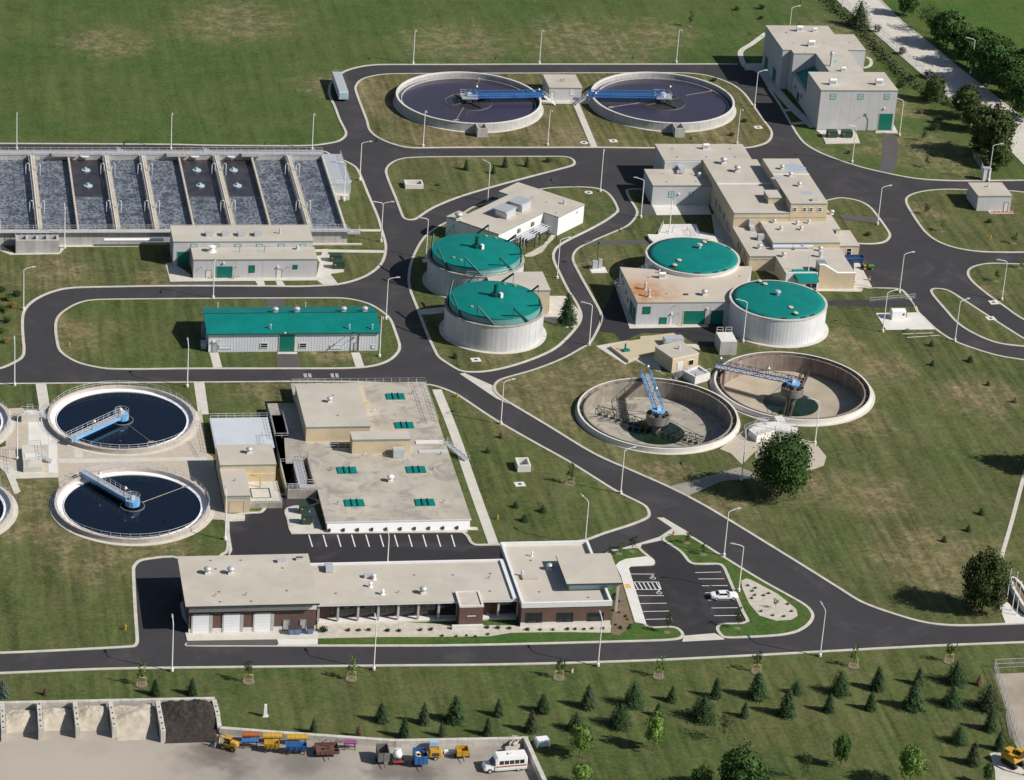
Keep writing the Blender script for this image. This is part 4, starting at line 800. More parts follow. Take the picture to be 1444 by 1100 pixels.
drain(T, [ZN(*q) for q in ((395,150),(458,235),(705,235),(912,233),(548,310),(800,385),(240+160,150))], NH+.06)
for (yy, z0, z1, m) in ((812.5,.2,3.6,'teal_d'),(803.5,.2,3.6,'teal_d')): openW(T, 'roller_door', yy-1.5, yy+1.5, z0, z1, 231.9, m)
openW(T, 'door', 787, 789.2, .2, 2.6, 234.6, 'teal_d'); openW(T, 'window', 791, 792, 2.5, 3.4, 234.6, 'glass'); openW(T, 'window', 784.4, 785.2, 2.5, 3.4, 234.6, 'glass')

# ================================================================ 5 pump house between the two north clarifiers
x0, x1, y0, y1, h = bxp((774.1,142.5), (818.9,141.3), 124.3, (762.4,105.3)); T = Thing('pump_house', 'small flat-roofed grey pump house between the two dark round tanks', 'building', (x0+x1)/2, y0)
vol(T, x0, x1, y0, y1, 0, h); c = at(760+145/4.247, 490/4.247, h)
for dx in (0, .7): pipe(T, c.x-dx, c.y, h+.06, .7, .09, .4, 'weath')
Zp_ = lambda x, y: (760+x/4.247, y/4.247)
oS(T, 'hose_reel_cabinet', y0, *Zp_(190,540), *Zp_(210,568), 'conc_w', fm='trimw'); oS(T, 'door', y0, *Zp_(68,550), *Zp_(88,598), 'conc_w', ground=True)
struct('pavement', MB().box(x0-3.6, y0-2.6, 0, x1+4, y0, .15), M['conc'])
# ================================================================ 6 small building east
x0, x1, y0, y1, h = bxp((1376.8,298.2), (1423.7,297.6), 276.4, (1365,257.8)); T = Thing('valve_house', 'small cube-like grey building on the eastern lawn with a red hose coil at its door', 'building', (x0+x1)/2, y0)
vol(T, x0, x1, y0, y1, 0, h); c = at(1393.5, 264, h); stack(T, c.x, c.y, h+.06, .5, .2); openS(T, 'door', x1-1.6, x1-.7, .15, 2.3, y0, 'conc_w')
struct('pavement', MB().box(x0+3, y0-1.8, 0, x1+.6, y0, .15), M['conc'])
hs = MB(); rr = random.Random(3)
for k in range(6): cx_, cy_ = x0+4+k*1.05, y0-.9+rr.uniform(-.3,.3); hs.tube([(cx_+math.cos(a/8*math.pi*2)*(.6+.1*k%.3), cy_+.5*math.sin(a/8*math.pi*2), .25) for a in range(9)], .06, 5)
one('hose_coil', hs, M['red'], 'tangle of red hose on the slab before the small eastern building', 'hose', (x0+6, y0-1, .15))

# ================================================================ 7 digester control building (turned 45 degrees)
dz_ = 4.9; T = Thing('digester_building', 'low white building set at an angle behind the teal digesters, two roof units', 'building', 143, 703)
s2 = math.sqrt(.5); O = Vector((136.8, 688.4))
def dl(a, b): p = O+Vector((s2, s2))*a+Vector((-s2, s2))*b; return (p.x, p.y)   # a: up-right along the front, b: back
def inv(pt): d = Vector(pt)-O; return d.x*s2+d.y*s2, -d.x*s2+d.y*s2
L_ = [(0,0),(18.5,0),(18.5,-4.2),(29.5,-4.2),(29.5,15.2),(21.5,15.2),(21.5,12.2),(4.8,12.2),(4.8,15.0),(0,15.0)]
pvol(T, [dl(*q) for q in L_], 0, dz_, 'wall_w')
for q, sz in (((655,372),1.), ((770,318),1.)):
    c = at(590+q[0]/5.348, 230+(q[1]+25)/5.348, dz_); p = T.part('rooftop_unit', MB().cbox(c.x, c.y, dz_+.1, 3.6, 3.3, 1.5, R(45)), M['galv']); T.part('unit_hood', MB().cbox(c.x-.2, c.y+.4, dz_+1.6, 4.6, 3.9, .35, R(45)), M['grate'], p)
c = at(590+302/5.348, 230+430/5.348, dz_); cowl(T, c.x, c.y, dz_+.07, 1.5); c = at(590+1100/5.348, 230+310/5.348, dz_); stack(T, c.x, c.y, dz_+.07, .8, .25)
drain(T, zz(590,230,5.348,[(855,260),(965,295),(1038,375),(404,472)]), dz_+.06)
a_ = dl(18.45, -2); 
for (px, py) in ((742,508),(848,458)):
    # a round intake on the sunlit south-east wall
    t = (at(590+px/5.348, 230+py/5.348, 3.2)); a, b = inv((t.x, t.y)); q = dl(a, 0); T.part('wall_vent', MB().cbox(q[0], q[1], 2.9, .9, .7, .9, R(45)), M['weath'])
q = dl(26.5, -4.2); T.part('window', MB().cbox(q[0], q[1], 3.4, 1.0, .12, .7, R(45)), M['glassb'])
# heat exchangers and pipes on steel legs
for j, (px, py) in enumerate(((820,640),(915,590))):
    g = at(590+px/5.348, 230+py/5.348, .14); H = Thing('pipe_rack', ('nearer' if j == 0 else 'farther')+' rack of silver pipes on dark legs beside the angled white building', 'pipe rack', g.x, g.y, group='pipe racks by the digesters')
    fr = MB()
    for dx in (-1.6, 1.6):
        for dy in (-1.0, 1.0): c_ = Vector((g.x, g.y))+Vector((dx*s2-dy*s2, dx*s2+dy*s2)); fr.cbox(c_.x, c_.y, .14, .22, .22, 2.4, R(45))
    H.part('leg', fr, M['iron']); H.part('frame', MB().cbox(g.x, g.y, 2.54, 3.8, 2.6, .25, R(45)), M['iron'])
    H.part('exchanger', MB().cbox(g.x, g.y, 2.8, 3.2, 1.9, .5, R(45)), M['galv'])
    for dy in (-.8, 0, .8, 1.4): c_ = Vector((g.x-dy*s2, g.y+dy*s2)); dd = Vector((s2, s2))*2.6; H.part('pipe', MB().tube([(c_.x-dd.x, c_.y-dd.y, .5), (c_.x-dd.x, c_.y-dd.y, 3.5), (c_.x+dd.x, c_.y+dd.y, 3.5), (c_.x+dd.x*1.1, c_.y+dd.y*1.1, 2.2)], .13, 6), M['galv'])
# stair tower / gallery between the digesters
x0, x1 = 129.5, 143.5
g = at(590+1022/5.5, 310+545/5.5, 6.2); T = Thing('digester_gallery', 'buff brick gallery with a flat roof tucked between and behind the two teal digesters', 'building', 137, 655)
q0 = at(590+1022/5.5, 310+545/5.5, 6.2); q1 = at(590+965/5.5, 310+405/5.5, 6.2)
vol(T, q0.x-13, q0.x, q0.y, q1.y, 0, 6.2, 'brick_b')

# ================================================================ 8 control and treatment complex
T = Thing('control_building', 'large stepped buff-brick and grey building with many flat roofs and small teal canopy', 'building', 200, 700)
ZK = lambda x, y: (880+x/7.22, 195+y/7.22); ZR = lambda x, y: (1000+x/5.236, 210+y/5.236)
vol(T, 184.7, 206.9, 728.1, 738.8, 0, 7.4); vol(T, 179.7, 194.25, 717.1, 727.4, 0, 5.3); T.part('wall', MB().box(184.7, 727.4, 0, 194.3, 728.08, 7.3), M['wall'])
vol(T, 194.35, 208.0, 694.35, 728.08, 0, 7.6, 'brick_b'); vol(T, 208.02, 217.0, 694.3, 722.6, 0, 10.0, 'brick_b')
T.part('roof_step', MB().box(194.3, 712.0, 7.66, 207.9, 712.35, 7.9).box(208.0, 712.3, 10.06, 217.1, 712.6, 10.2), M['trimw'])
vol(T, 194.4, 217.2, 677.3, 694.3, 0, 3.9, 'brick_b', ch=.35); vol(T, 201.0, 217.15, 681.8, 694.28, 3.92, 5.3, 'brick_b', ch=.3)
vol(T, 200.6, 217.0, 667.2, 677.25, 0, 3.88, 'brick_b', ch=.3)
# small penthouse on the high roof
a = at(*ZR(440,360), 9.3); b = at(*ZR(545,355), 9.3); c = at(*ZR(415,305), 9.3); vol(T, a.x, 207.98, a.y, c.y, 7.67, 9.3, 'brick_b')
# east steps
vol(T, 217.02, 219.4, 690, 702, 0, 5.2, 'brick_b'); vol(T, 217.22, 222.6, 683.5, 692.6, 0, 3.7, 'brick_b')
for px in (612, 685, 732, 798): oS(T, 'window', 694.28, *ZR(px+6,436), *ZR(px+30,460), 'glass', fm='trimw', bars=1)
openS(T, 'window', 219.6, 220.7, 1.4, 3.0, 683.5, 'glass', 'trimw', bars=1); openS(T, 'window', 217.7, 218.6, 4., 4.9, 690, 'glass', 'trimw')
oS(T, 'window', 667.2, *ZR(950,955), *ZR(1018,998), 'glass', fm='trimg', mull=1)
T.part('window_blind', MB().box(onS(*ZR(985,990),667.2)[0], 667.12, 1.2, onS(*ZR(1012,990),667.2)[0], 667.165, 2.3), M['white'])
for yy in (719, 717.6, 712, 710.6, 708, 706.6, 704, 702.6, 700, 698.6, 696.6): openW(T, 'window', yy-.45, yy+.45, 2.2 if yy > 700 else 1.6, 4.2 if yy > 700 else 3.4, 194.35, 'glass', 'trimw')
for yy in (688, 686, 682, 680): openW(T, 'window', yy-.4, yy+.4, .9, 2.9, 194.4, 'glass', 'brick_b')
oS(T, 'window', 717.1, *ZK(455,545), *ZK(505,595), 'glassb', mull=1, bars=1); oS(T, 'window', 717.1, *ZK(665,548), *ZK(700,596), 'glassb')
lampS(T, [ZK(560,565)], 717.1)
for zb in (3.0, 6.3): T.part('string_course', MB().box(194.3, 694.27, zb, 217.05, 694.345, zb+.18) if zb > 4 else MB().box(194.36, 677.2, zb, 200.58, 677.29, zb+.15), M['conc_d'])
# vestibule with teal canopy, gable parapet and its side wall
q = at(*ZR(795,1025), 0); gx0 = onS(*ZR(795,1025), 667.1)[0]; gx1 = 217.0
xs = [onS(*ZR(p, 900), 666.8)[0] for p in (800, 845, 950)]
T.part('gable_parapet', MB().add([(gx0,666.7,0),(gx1,666.7,0),(gx1,666.7,4.0),(xs[2],666.7,4.0),(xs[1],666.7,6.1),(gx0,666.7,6.1),(gx0,667.19,0),(gx1,667.19,0),(gx1,667.19,4.0),(xs[2],667.19,4.0),(xs[1],667.19,6.1),(gx0,667.19,6.1)],
    [(0,1,2,3,4,5),(11,10,9,8,7,6),(5,4,10,11),(4,3,9,10),(3,2,8,9),(0,5,11,6),(1,7,8,2)]), M['brick_b'])
T.part('parapet_coping', MB().tube([(gx0-.1,666.95,6.15),(xs[1],666.95,6.15),(xs[2],666.95,4.05),(gx1+.1,666.95,4.05)], .28, 4), M['trimw'])
T.part('chimney', MB().box(gx0-.2, 667.2, 0, gx0+1.7, 669.4, 6.1), M['brick_b']); T.part('chimney_cap', MB().box(gx0-.3, 667.2, 6.11, gx0+1.8, 669.5, 6.3), M['trimg'])
v0 = onS(*ZR(690,1020), 666.0)[0]; v1 = onS(*ZR(790,1020), 666.0)[0]
T.part('vestibule', MB().box(v0-1.2, 664.6, 0, v1, 667.2, 2.9), M['wall_w'])
T.part('entrance_canopy', MB().add([(v0-1.5,664.2,2.9),(v1+.1,664.2,2.9),(v1+.1,668,4.6),(v0-2.4,668,4.6),(v0-2.4,668,2.9),(v1+.1,668,2.9)], [(0,1,2,3),(0,3,4),(1,5,2),(0,4,5,1)]), M['teal'])
openS(T, 'entrance_door', v0+.3, v1-.4, .2, 2.4, 664.6, 'glass', 'trimw', mull=1, bars=1); T.part('side_wall', MB().box(200.5, 666.8, 0, gx0-.2, 667.18, 4.3), M['wall_w'])
# roof equipment
for q, f, z in (((830,110),'b',7.4), ((1010,262),'c',7.6), ((1150,345),'c',7.6), ((768,388),'w',5.3)):
    c = at(*ZK(*q), z)
    if f == 'b': bonnet(T, c.x, c.y, z+.07, 1.0)
    elif f == 'c': cowl(T, c.x, c.y, z+.07, 1.3)
    else: T.part('white_vent', MB().lathe(c.x, c.y, [(.5,z),(.5,z+.5),(.62,z+.7),(.4,z+1.0),(0,z+1.1)], 14, sm=True), M['white'])
def duct(q0, q1, z, wd, hh):
    a, b = at(*q0, z), at(*q1, z); T.part('duct', MB().box(min(a.x,b.x)-wd/2, min(a.y,b.y), z+.3, min(a.x,b.x)+wd/2, max(a.y,b.y), z+.3+hh), M['galv'])
duct(ZK(560,370), ZK(600,370), 5.3, 1.2, .9); c = at(*ZK(580,340), 5.3); T.part('duct', MB().box(c.x-.7, c.y-2, 5.7, c.x+.5, c.y+1.8, 6.5), M['galv'])
c = at(*ZR(320,610), 3.9); T.part('duct', MB().box(c.x-.6, c.y, 4.1, c.x+.6, 694.2, 4.9).box(c.x-.6, 693.2, 4.9, c.x+.6, 694.2, 6.2), M['galv'])
c = at(*ZR(378,672), 3.9); unit(T, c.x, c.y, 3.97, 1.5, 1.3, 1.2)
for q in ((540,735),(690,735)): c = at(*ZR(*q), 4.2); u_ = T.part('rooftop_unit', MB().tube([(c.x-2.4,c.y,4.7),(c.x+2.4,c.y,4.7)], .55, 10), M['galv']); T.part('unit_curb', MB().box(c.x-2, c.y-.4, 3.96, c.x+2, c.y+.4, 4.2), M['conc_w'], u_)
for q, z in (((538,152),10.),((600,205),10.),((665,278),10.),((372,738),3.9),((550,798),3.9),((820,755),3.9),((905,485),5.2)): c = at(*ZR(*q), z); cowl(T, c.x, c.y, z+.07, .9)
c = at(*ZR(820,800), 3.9); stack(T, c.x, c.y, 3.96, 1.2, .4)
for q in ((530,600),(680,600),(650,560),(735,552),(480,548)): c = at(*ZR(*q), 5.3); cowl(T, c.x, c.y, 5.37, .75)
c = at(*ZR(778,383), 10.); unit(T, c.x, c.y, 10.07, 1.5, .9, .35, hood=False)
for q, wx_, wy_ in (((625,137),5.6,5.0), ((725,322),3.,2.6), ((495,215),2.8,1.6)):
    c = at(*ZR(*q), 10.07); mb = MB(); rr = random.Random(int(q[0])); n = 20
    mb.add([(c.x+wx_/2*math.cos(2*math.pi*i/n)*rr.uniform(.8,1.1), c.y+wy_/2*math.sin(2*math.pi*i/n)*rr.uniform(.75,1.15), 10.066) for i in range(n)], [tuple(range(n))]); T.part('puddle', mb, M['puddle'])
drain(T, [ZK(*q) for q in ((490,105),(540,190),(838,190),(1080,108),(1133,190),(1075,270),(1015,310))], 7.5); drain(T, [ZK(*q) for q in ((390,362),(432,442),(685,365),(728,442))], 5.36)
# outside stair and rails, east side
stairs(T, (218.2, 716, 5.), (218.2, 706, .2), 1.4, 14, name='outside_stair'); railing(T, [(217.2,722,4.9),(219,722,4.9),(219,716.2,4.9)], m='rail'); T.part('landing', MB().box(217.05, 716, 4.7, 219, 722, 4.88), M['grate'])
# external tank cover slab west of the building
S = Thing('screen_channel', 'bright concrete slab with rails and small pipes behind the far flat teal tank cover', 'channel', 181, 690)
l = P(zz(880,195,7.22,[(240,975),(345,978),(400,875),(735,872),(770,948),(905,975),(945,1010),(1010,1047),(930,1100),(350,1100),(258,1020)]), .8); l = l if area(l) > 0 else l[::-1]
S.part('slab', MB().prism(l, 0, .8), M['conc_w']); a = at(*ZK(345,975), .8); b = at(*ZK(400,878), .8); c = at(*ZK(735,875), .8); railing(S, [a, b], sp=1.2); c1, c2 = at(*ZK(640,940), .8), at(*ZK(760,1000), .8)
railing(S, [c1, (c2.x, c1.y, .8), c2, (c1.x, c2.y, .8)], sp=1.1, closed=True); p_ = at(*ZK(495,960), .8); S.part('vent_pipe', MB().tube([(p_.x,p_.y,.8),(p_.x,p_.y,2.2),(p_.x+.5,p_.y,2.4),(p_.x+.8,p_.y,2.1)], .1, 6), M['galv'])

# ================================================================ 9 thickener building (J)
T = Thing('thickener_building', 'grey building with an orange-stained flat roof and teal doors between two flat teal tanks', 'building', 176, 655)
jz = 5.6; J0, J1 = (161.35, 647.9), (182.8, 667.4)
loop = [(161.35,647.9),(183.2,647.9),(183.2,650),(184.5,655),(189,658.6),(192.3,667.4)]+[(179.2+10.95*math.cos(a), 671.5+10.95*math.sin(a)) for a in [R(-22-i*9) for i in range(15)]]+[(161.35,667.4)]
r_ = pvol(T, loop, 0, jz, 'wall', 'roof_rust')
ZJ = lambda x, y: (860+x/6.875, 320+y/6.875)
def oj(nm, a, b, m, **k): oS(T, nm, 647.9, *ZJ(*a), *ZJ(*b), m, **k)
oj('louvre_panel', (320,778), (385,838), 'teal_d', fm='teal_s'); oj('louvre_panel', (480,882), (542,942), 'teal_d', fm='teal_s'); oj('roller_door', (708,815), (915,945), 'teal_d', ground=True, fm='brick_b'); oj('roller_door', (968,808), (1090,945), 'teal_d', ground=True, fm='brick_b')
oj('door', (578,880), (606,945), 'conc_w', ground=True, fm='wall'); lampS(T, [ZJ(600,840), ZJ(945,790)], 647.9); scupS(T, [ZJ(625,765), ZJ(650,845)], 647.9); joints(T, 647.9, [161.4+3.2*k for k in range(1, 7)], .1, 5.2)
for yy in (650.2, 653.4): openW(T, 'roller_door', yy-1.2, yy+1.2, .2, 3.4, 161.35, 'teal_d')
for yy, z in ((657,1.8),(659.5,2.6),(662.5,3.6),(665,4.2)): openW(T, 'window', yy-.4, yy+.4, z, z+.7, 161.35, 'glass')
c = at(*ZJ(505,495), jz); bonnet(T, c.x, c.y, jz+.07, 1.0); c = at(*ZJ(478,448), jz); stack(T, c.x, c.y, jz+.06, .5, .15)
for q in ((342,610),(378,680)): c = at(*ZJ(*q), jz); stack(T, c.x, c.y, jz+.06, 1.5, .28)
c = at(*ZJ(915,665), jz); cowl(T, c.x, c.y, jz+.07, 1.1); c = at(*ZJ(737,660), jz); T.part('roof_hatch', MB().cbox(c.x, c.y, jz+.06, 1.0, .6, .2), M['iron'])
drain(T, [ZJ(*q) for q in ((370,490),(807,488),(1258,475),(450,648),(548,648))], jz+.06)
for x_ in (onS(*ZJ(694,900),647.9)[0], onS(*ZJ(925,900),647.9)[0]): T.part('bollard', MB().lathe(x_, 647.2, [(.13,0),(.13,1.2),(0,1.25)], 8), M['yellow'])
T.part('link_wall', MB().box(183.25, 646.5, 0, 185.3, 649.9, 6.0), M['wall'])
stairs(T, (168.6, 667.8, 5.7), (161.0, 669.2, .3), 1.1, 16, name='outside_stair')

# ================================================================ 10 pump station by the empty basins
l = [tuple(at(*q, 3.6).xy) for q in zz(840,450,6.473,[(545,250),(705,360),(945,312),(782,200)])]
a, b, d = Vector(l[0]), Vector(l[1]), Vector(l[2]); e1 = (b-a); n_ = Vector((-e1.y, e1.x)).normalized()*(d-b).length; l = [tuple(a), tuple(b), tuple(b+n_), tuple(a+n_)]
T = Thing('pump_station', 'small buff brick pump station with a flat roof between the two empty round basins', 'building', (a.x+d.x)/2, (a.y+d.y)/2)
pvol(T, l, 0, 3.6, 'brick_b', cope='trimw'); c = at(840+762/6.473, 450+275/6.473, 3.6); stack(T, c.x, c.y, 3.66, .6, .22)
u1 = (b-a).normalized(); u2 = n_.normalized(); an = math.atan2(u2.y, u2.x)
for t_, z0_, w_, hh, m_ in ((.30,.3,1.3,2.0,'conc_w'), (.72,1.2,1.2,1.1,'glass')):
    p = b+n_*t_+u1*.04; f_ = T.part('door' if m_ == 'conc_w' else 'window', MB().cbox(p.x, p.y, z0_-.1, w_+.24, .1, hh+.2, an), M['trimw']); T.part('pane', MB().cbox(p.x+u1.x*.04, p.y+u1.y*.04, z0_, w_, .1, hh, an), M[m_], f_)
p = a+e1*.5-u2*.04; f_ = T.part('window', MB().cbox(p.x, p.y, 1.2, 1.3, .1, 1.2, math.atan2(u1.y, u1.x)), M['trimw']); T.part('pane', MB().cbox(p.x-u2.x*.04, p.y-u2.y*.04, 1.3, 1.1, .1, 1., math.atan2(u1.y, u1.x)), M['glassb'], f_)
# vault beside it with stair
l = [tuple(at(*q, 1.9).xy) for q in zz(840,450,6.473,[(800,470),(910,530),(1048,490),(940,420)])]; l = l if area(l) > 0 else l[::-1]
c = sum((Vector(q) for q in l), Vector((0,0)))/4; V = Thing('valve_vault', 'open-topped concrete vault with steel stair between pump station and the right basin', 'vault', c.x, c.y)
i2 = offset(l, .45)[1]; V.part('wall', MB().prism(l, 0, 1.9, holes=[i2]), M['conc_w']); V.part('floor', MB().poly([i2], 1.5), M['grate']); railing(V, [(*q, 1.9) for q in l[:3]], sp=1.2)
t0 = at(840+815/6.473, 450+470/6.473, 1.9); t1 = at(840+715/6.473, 450+545/6.473, .15); stairs(V, t0, t1, 1.3, 9)
# terrace slab and its lift unit
l = P(zz(840,450,6.473,[(130,245),(265,207),(410,180),(408,155),(520,148),(710,125),(790,180),(545,240),(545,305),(375,345),(300,375)]), .8); l = l if area(l) > 0 else l[::-1]
V = Thing('terrace_slab', 'raised tan concrete slab with slanting side beside the buff pump station', 'slab', *at(905,490).xy); V.part('slab', MB().prism(l, 0, .8), mat('tan_slab', (.50,.43,.29), .85, .06, .5))
V.part('valve_stand', MB().cbox(*at(840+275/6.473, 450+290/6.473, .8).xy, .8, 1.6, 1.1, .35, .3), M['teal']); c = at(840+268/6.473, 450+285/6.473, .8); V.part('valve_stem', MB().tube([(c.x,c.y,1.1),(c.x,c.y,2.4)], .18, 8), M['iron'])
c = at(840+710/6.473, 450+175/6.473, 2.0); V.part('air_unit', MB().cbox(c.x, c.y, .8, 4.4, 1.9, 1.5, .12), M['galv']); V.part('unit_base', MB().cbox(c.x-1.4, c.y-1.2, .8, 2.2, .8, .9, .12), M['trimg'])
# raised concrete vault with two guard frames
x0, x1, y0, y1, h = bxp((1014.3,501), (1038.2,501.4), 482.0, (1013.,468.5)); V = Thing('concrete_vault', 'tall grey concrete vault with two white guard frames beside the nearer flat teal tank', 'vault', (x0+x1)/2, y0)
V.part('wall', MB().box(x0, y0, 0, x1, y1, h), M['conc_g']); V.part('cover', MB().box(x0+.1, y0+.1, h, x1-.1, y1-.1, h+.08), M['conc_w'])
for k in (0, 1): xa = x0+.2+k*(x1-x0)*.52; railing(V, [(xa,y1-.2,h),(xa+1.4,y1-.2,h)], 1.3, 1.3, 'white', name='guard_frame')

# ================================================================ 11 centre: covered tank block
D0, D1, E0, E1, dk = 80.6, 108.6, 554.4, 616.0, 2.0
T = Thing('covered_tank_block', 'large low concrete block with six teal hatches on its stained flat deck', 'building', 95, 585)
T.part('wall', MB().box(D0, E0+1.2, 0, D1, E1, dk-.25), M['conc_g']); T.part('deck', MB().box(D0-.3, E0, dk-.25, D1+.3, E1+.2, dk), M['deck'])
T.part('skirt', MB().add([(D0,E0,dk-.26),(D1,E0,dk-.26),(D1,E0-.9,.2),(D0,E0-.9,.2),(D0,E0-.9,0),(D1,E0-.9,0),(D0,E0+1.19,0),(D1,E0+1.19,0),(D0,E0+1.19,dk-.26),(D1,E0+1.19,dk-.26)], [(3,2,1,0),(4,5,2,3),(0,8,6,4,3),(1,2,5,7,9)]), M['trimw'])
T.part('edge_band', MB().box(D0-.3, E0-.12, dk-.24, D1+.3, E0-.002, dk+.02), M['trimw'])
for k in range(10):
    x, z = onS(280+(635+k*68.8)/3.438, 520+773/3.438, E0-.75); T.part('vent_opening', MB().box(x-.22, E0-1.0, .35, x+.22, E0-.7, .95), M['iron'])
for q in ((955,132),(998,272),(720,490),(1055,487),(756,648),(1098,646)):
    c = at(280+q[0]/3.438, 520+q[1]/3.438, dk+.2); p = T.part('hatch', MB().cbox(c.x, c.y, dk, 3.8, 2.7, .2), M['teal']); mb = MB()
    for dx in (-.58, .58): mb.cbox(c.x+dx, c.y, dk+.2, .16, 2.9, .2)
    T.part('hatch_rib', mb, M['teal_s'], p)
NW = (80.4, 93.4, 589.0, 608.6); vol(T, NW[0], NW[1], NW[2], NW[3], dk, 5.3, 'brick_b'); vol(T, 89.1, 100.8, 583.2, 586.7, dk, 5.2, 'brick_b', ch=.35); T.part('wall', MB().box(93.42, 600.5, dk, 94.4, 608.6, 5.0), M['brick_b'])
c = at(280+970/3.438, 520+430/3.438, dk); unit(T, c.x, c.y+.5, dk, 2.3, 1.8, 1.6)
a, b = at(280+640/3.438, 520+385/3.438, dk+.01), at(280+740/3.438, 520+360/3.438, dk+.01); T.part('open_pit', MB().box(a.x, a.y, dk, b.x, b.y, dk+.02), M['iron']); railing(T, [(a.x,a.y,dk),(b.x,a.y,dk)], sp=1.4)
for (p0, p1), m_ in ((((1055,366),(1185,348)),'conc_w'), (((1070,410),(1200,394)),'wall')): a, b = at(280+p0[0]/3.438, 520+p0[1]/3.438, dk), at(280+p1[0]/3.438, 520+p1[1]/3.438, dk); T.part('cover_slab', MB().box(a.x, a.y, dk, b.x, b.y, dk+.16), M[m_])
railing(T, [(D0-.2,E1-8,dk),(D0-.2,E1,dk),(D1+.2,E1,dk),(D1+.2,E1-19,dk)]); railing(T, [(D1-1.8,E1-1,dk),(D1-1.8,E1-20,dk)])
stairs(T, (D1+.3, 588, dk), (D1+4.2, 583, .2), 1.3, 9); 
for q in ((635,168),): c = at(280+q[0]/3.438, 520+(q[1]-5)/3.438, 5.3); cowl(T, c.x, c.y, 5.37, .9)
for q in ((930,540),): c = at(280+q[0]/3.438, 520+(q[1]+6)/3.438, dk); cowl(T, c.x, c.y, dk, 1.1, 'white')
for q in ((640,495),(1135,490),(1185,652),(1072,265),(1033,124),(850,210),(805,422),(1172,418),(672,658),(895,425)): c = at(280+q[0]/3.438, 520+q[1]/3.438, dk); pipe(T, c.x, c.y, dk, .6, .08, .35, 'white' if q[0] in (850, 805) else 'weath')
drain(T, zz(280,520,3.438,[(652,128),(675,227)]), 5.37); 
# channel block west of it
l = [tuple(at(*q, dk).xy) for q in zz(280,520,3.438,[(340,168),(478,166),(565,588),(425,588)])]
cx0 = (l[0][0]+l[3][0])/2; cy0 = l[3][1]; cy1 = l[0][1]; C_ = Thing('influent_channel', 'raised concrete channel structure with dark open slots beside the stained flat deck', 'channel', cx0+2, cy0+5)
def pxr(a, b): A = at(280+a[0]/3.438, 520+a[1]/3.438, dk); B = at(280+b[0]/3.438, 520+b[1]/3.438, dk); return A.x, B.x, B.y, A.y
def rect(x0, x1, y0, y1): return [(x0,y0),(x1,y0),(x1,y1),(x0,y1)]
hl = []
for a, b in (((365,225),(415,335)), ((412,460),(470,580)), ((505,430),(556,560))):
    A = at(280+a[0]/3.438, 520+a[1]/3.438, dk); B = at(280+b[0]/3.438, 520+b[1]/3.438, dk); xm = (A.x+B.x)/2; wd = (2.6 if a[0] != 505 else 1.6); hl.append(rect(xm-wd/2, min(xm+wd/2, D0-.7), B.y, A.y))
C_.part('wall', MB().prism(rect(cx0, D0-.32, cy0, cy1), 0, dk, holes=hl), M['conc_d']); C_.part('channel_floor', MB().box(cx0+.2, cy0+.2, .1, D0-.5, cy1-.2, .16), M['iron'])
C_.part('walkway', MB().box(hl[1][1][0]+.1, cy0+.2, dk, hl[2][0][0]-.1, hl[1][2][1]+.6, dk+.08), M['grate'])
for h_ in hl: railing(C_, [(*q, dk) for q in h_], sp=1.5, closed=True)
railing(C_, [(cx0+.1,cy0+.1,dk),(D0-.6,cy0+.1,dk)])
# pale cover slab (settling chamber)
zc = 1.6; q = [at(280+a/3.438, 520+b/3.438, zc) for a, b in ((55,240),(325,234),(345,365),(85,372))]; x0, x1, y0, y1 = q[0].x, q[1].x+.3, q[3].y-1.2, q[0].y
V = Thing('chamber_cover', 'broad pale lilac-white chamber roof slab with railings, left of the dark channels', 'chamber', (x0+x1)/2, y0); V.part('wall', MB().box(x0, y0, 0, x1, y1, zc-.1), M['conc_g']); V.part('slab', MB().box(x0-.1, y0-.1, zc-.1, x1+.1, y1+.1, zc), mat('lilac_slab', (.52,.55,.60), .7, .05, .3))
railing(V, [(x0,y0,zc),(x0,y1,zc),(x1,y1,zc)]); railing(V, [(x1-2,y0+.2,zc),(x1-2,y0+5,zc),(x1-.2,y0+5,zc)], sp=1.2)
# south west annex
T = Thing('grit_building', 'buff building with two flat roofs, garage door and yellow davit beside the dark round clarifiers', 'building', 66, 573)
vol(T, 61.6, 72.6, 573.6, 582.2, 0, 4.9, 'brick_b'); vol(T, 61.6, 66.4, 562.4, 573.55, 0, 3.9, 'brick_b'); fz = 562.4
openS(T, 'garage_door', 62.5, 65.2, .15, 2.6, fz, 'brick_b', 'conc_g'); T.part('wall_band', MB().box(61.55, fz-.06, 3.3, 66.45, fz-.001, 3.55), M['conc_g'])
T.part('platform', MB().box(66.45, 564.2, 0, 73.0, 573.55, 1.2), M['conc_d']); T.part('platform_floor', MB().box(66.9, 565, 1.2, 72.6, 573.5, 1.25), M['conc'])
T.part('platform_wall', MB().box(66.7, 573.2, 1.25, 72.5, 573.57, 3.0), M['brick_b']); railing(T, [(66.5,564.3,1.2),(72.9,564.3,1.2)])
gf = MB(); a = (67.0,566,1.35); gf.tube([(67.3,566.2,1.3),(67.3,570.2,1.3),(71,570.2,1.3),(71,566.2,1.3),(67.3,566.2,1.3)], .1, 5); T.part('gate_frame', gf, M['teal_s'])
T.part('davit', MB().tube([(69.3,570.8,1.2),(69.3,570.8,3.6),(67.3,571.2,3.9)], .13, 6), M['yellow'])
c = at(280+245/3.438, 520+410/3.438, 4.9); cowl(T, c.x, c.y, 4.97, 1.0); c = at(280+175/3.438, 520+546/3.438, 3.9); pipe(T, c.x, c.y, 3.96, .4)
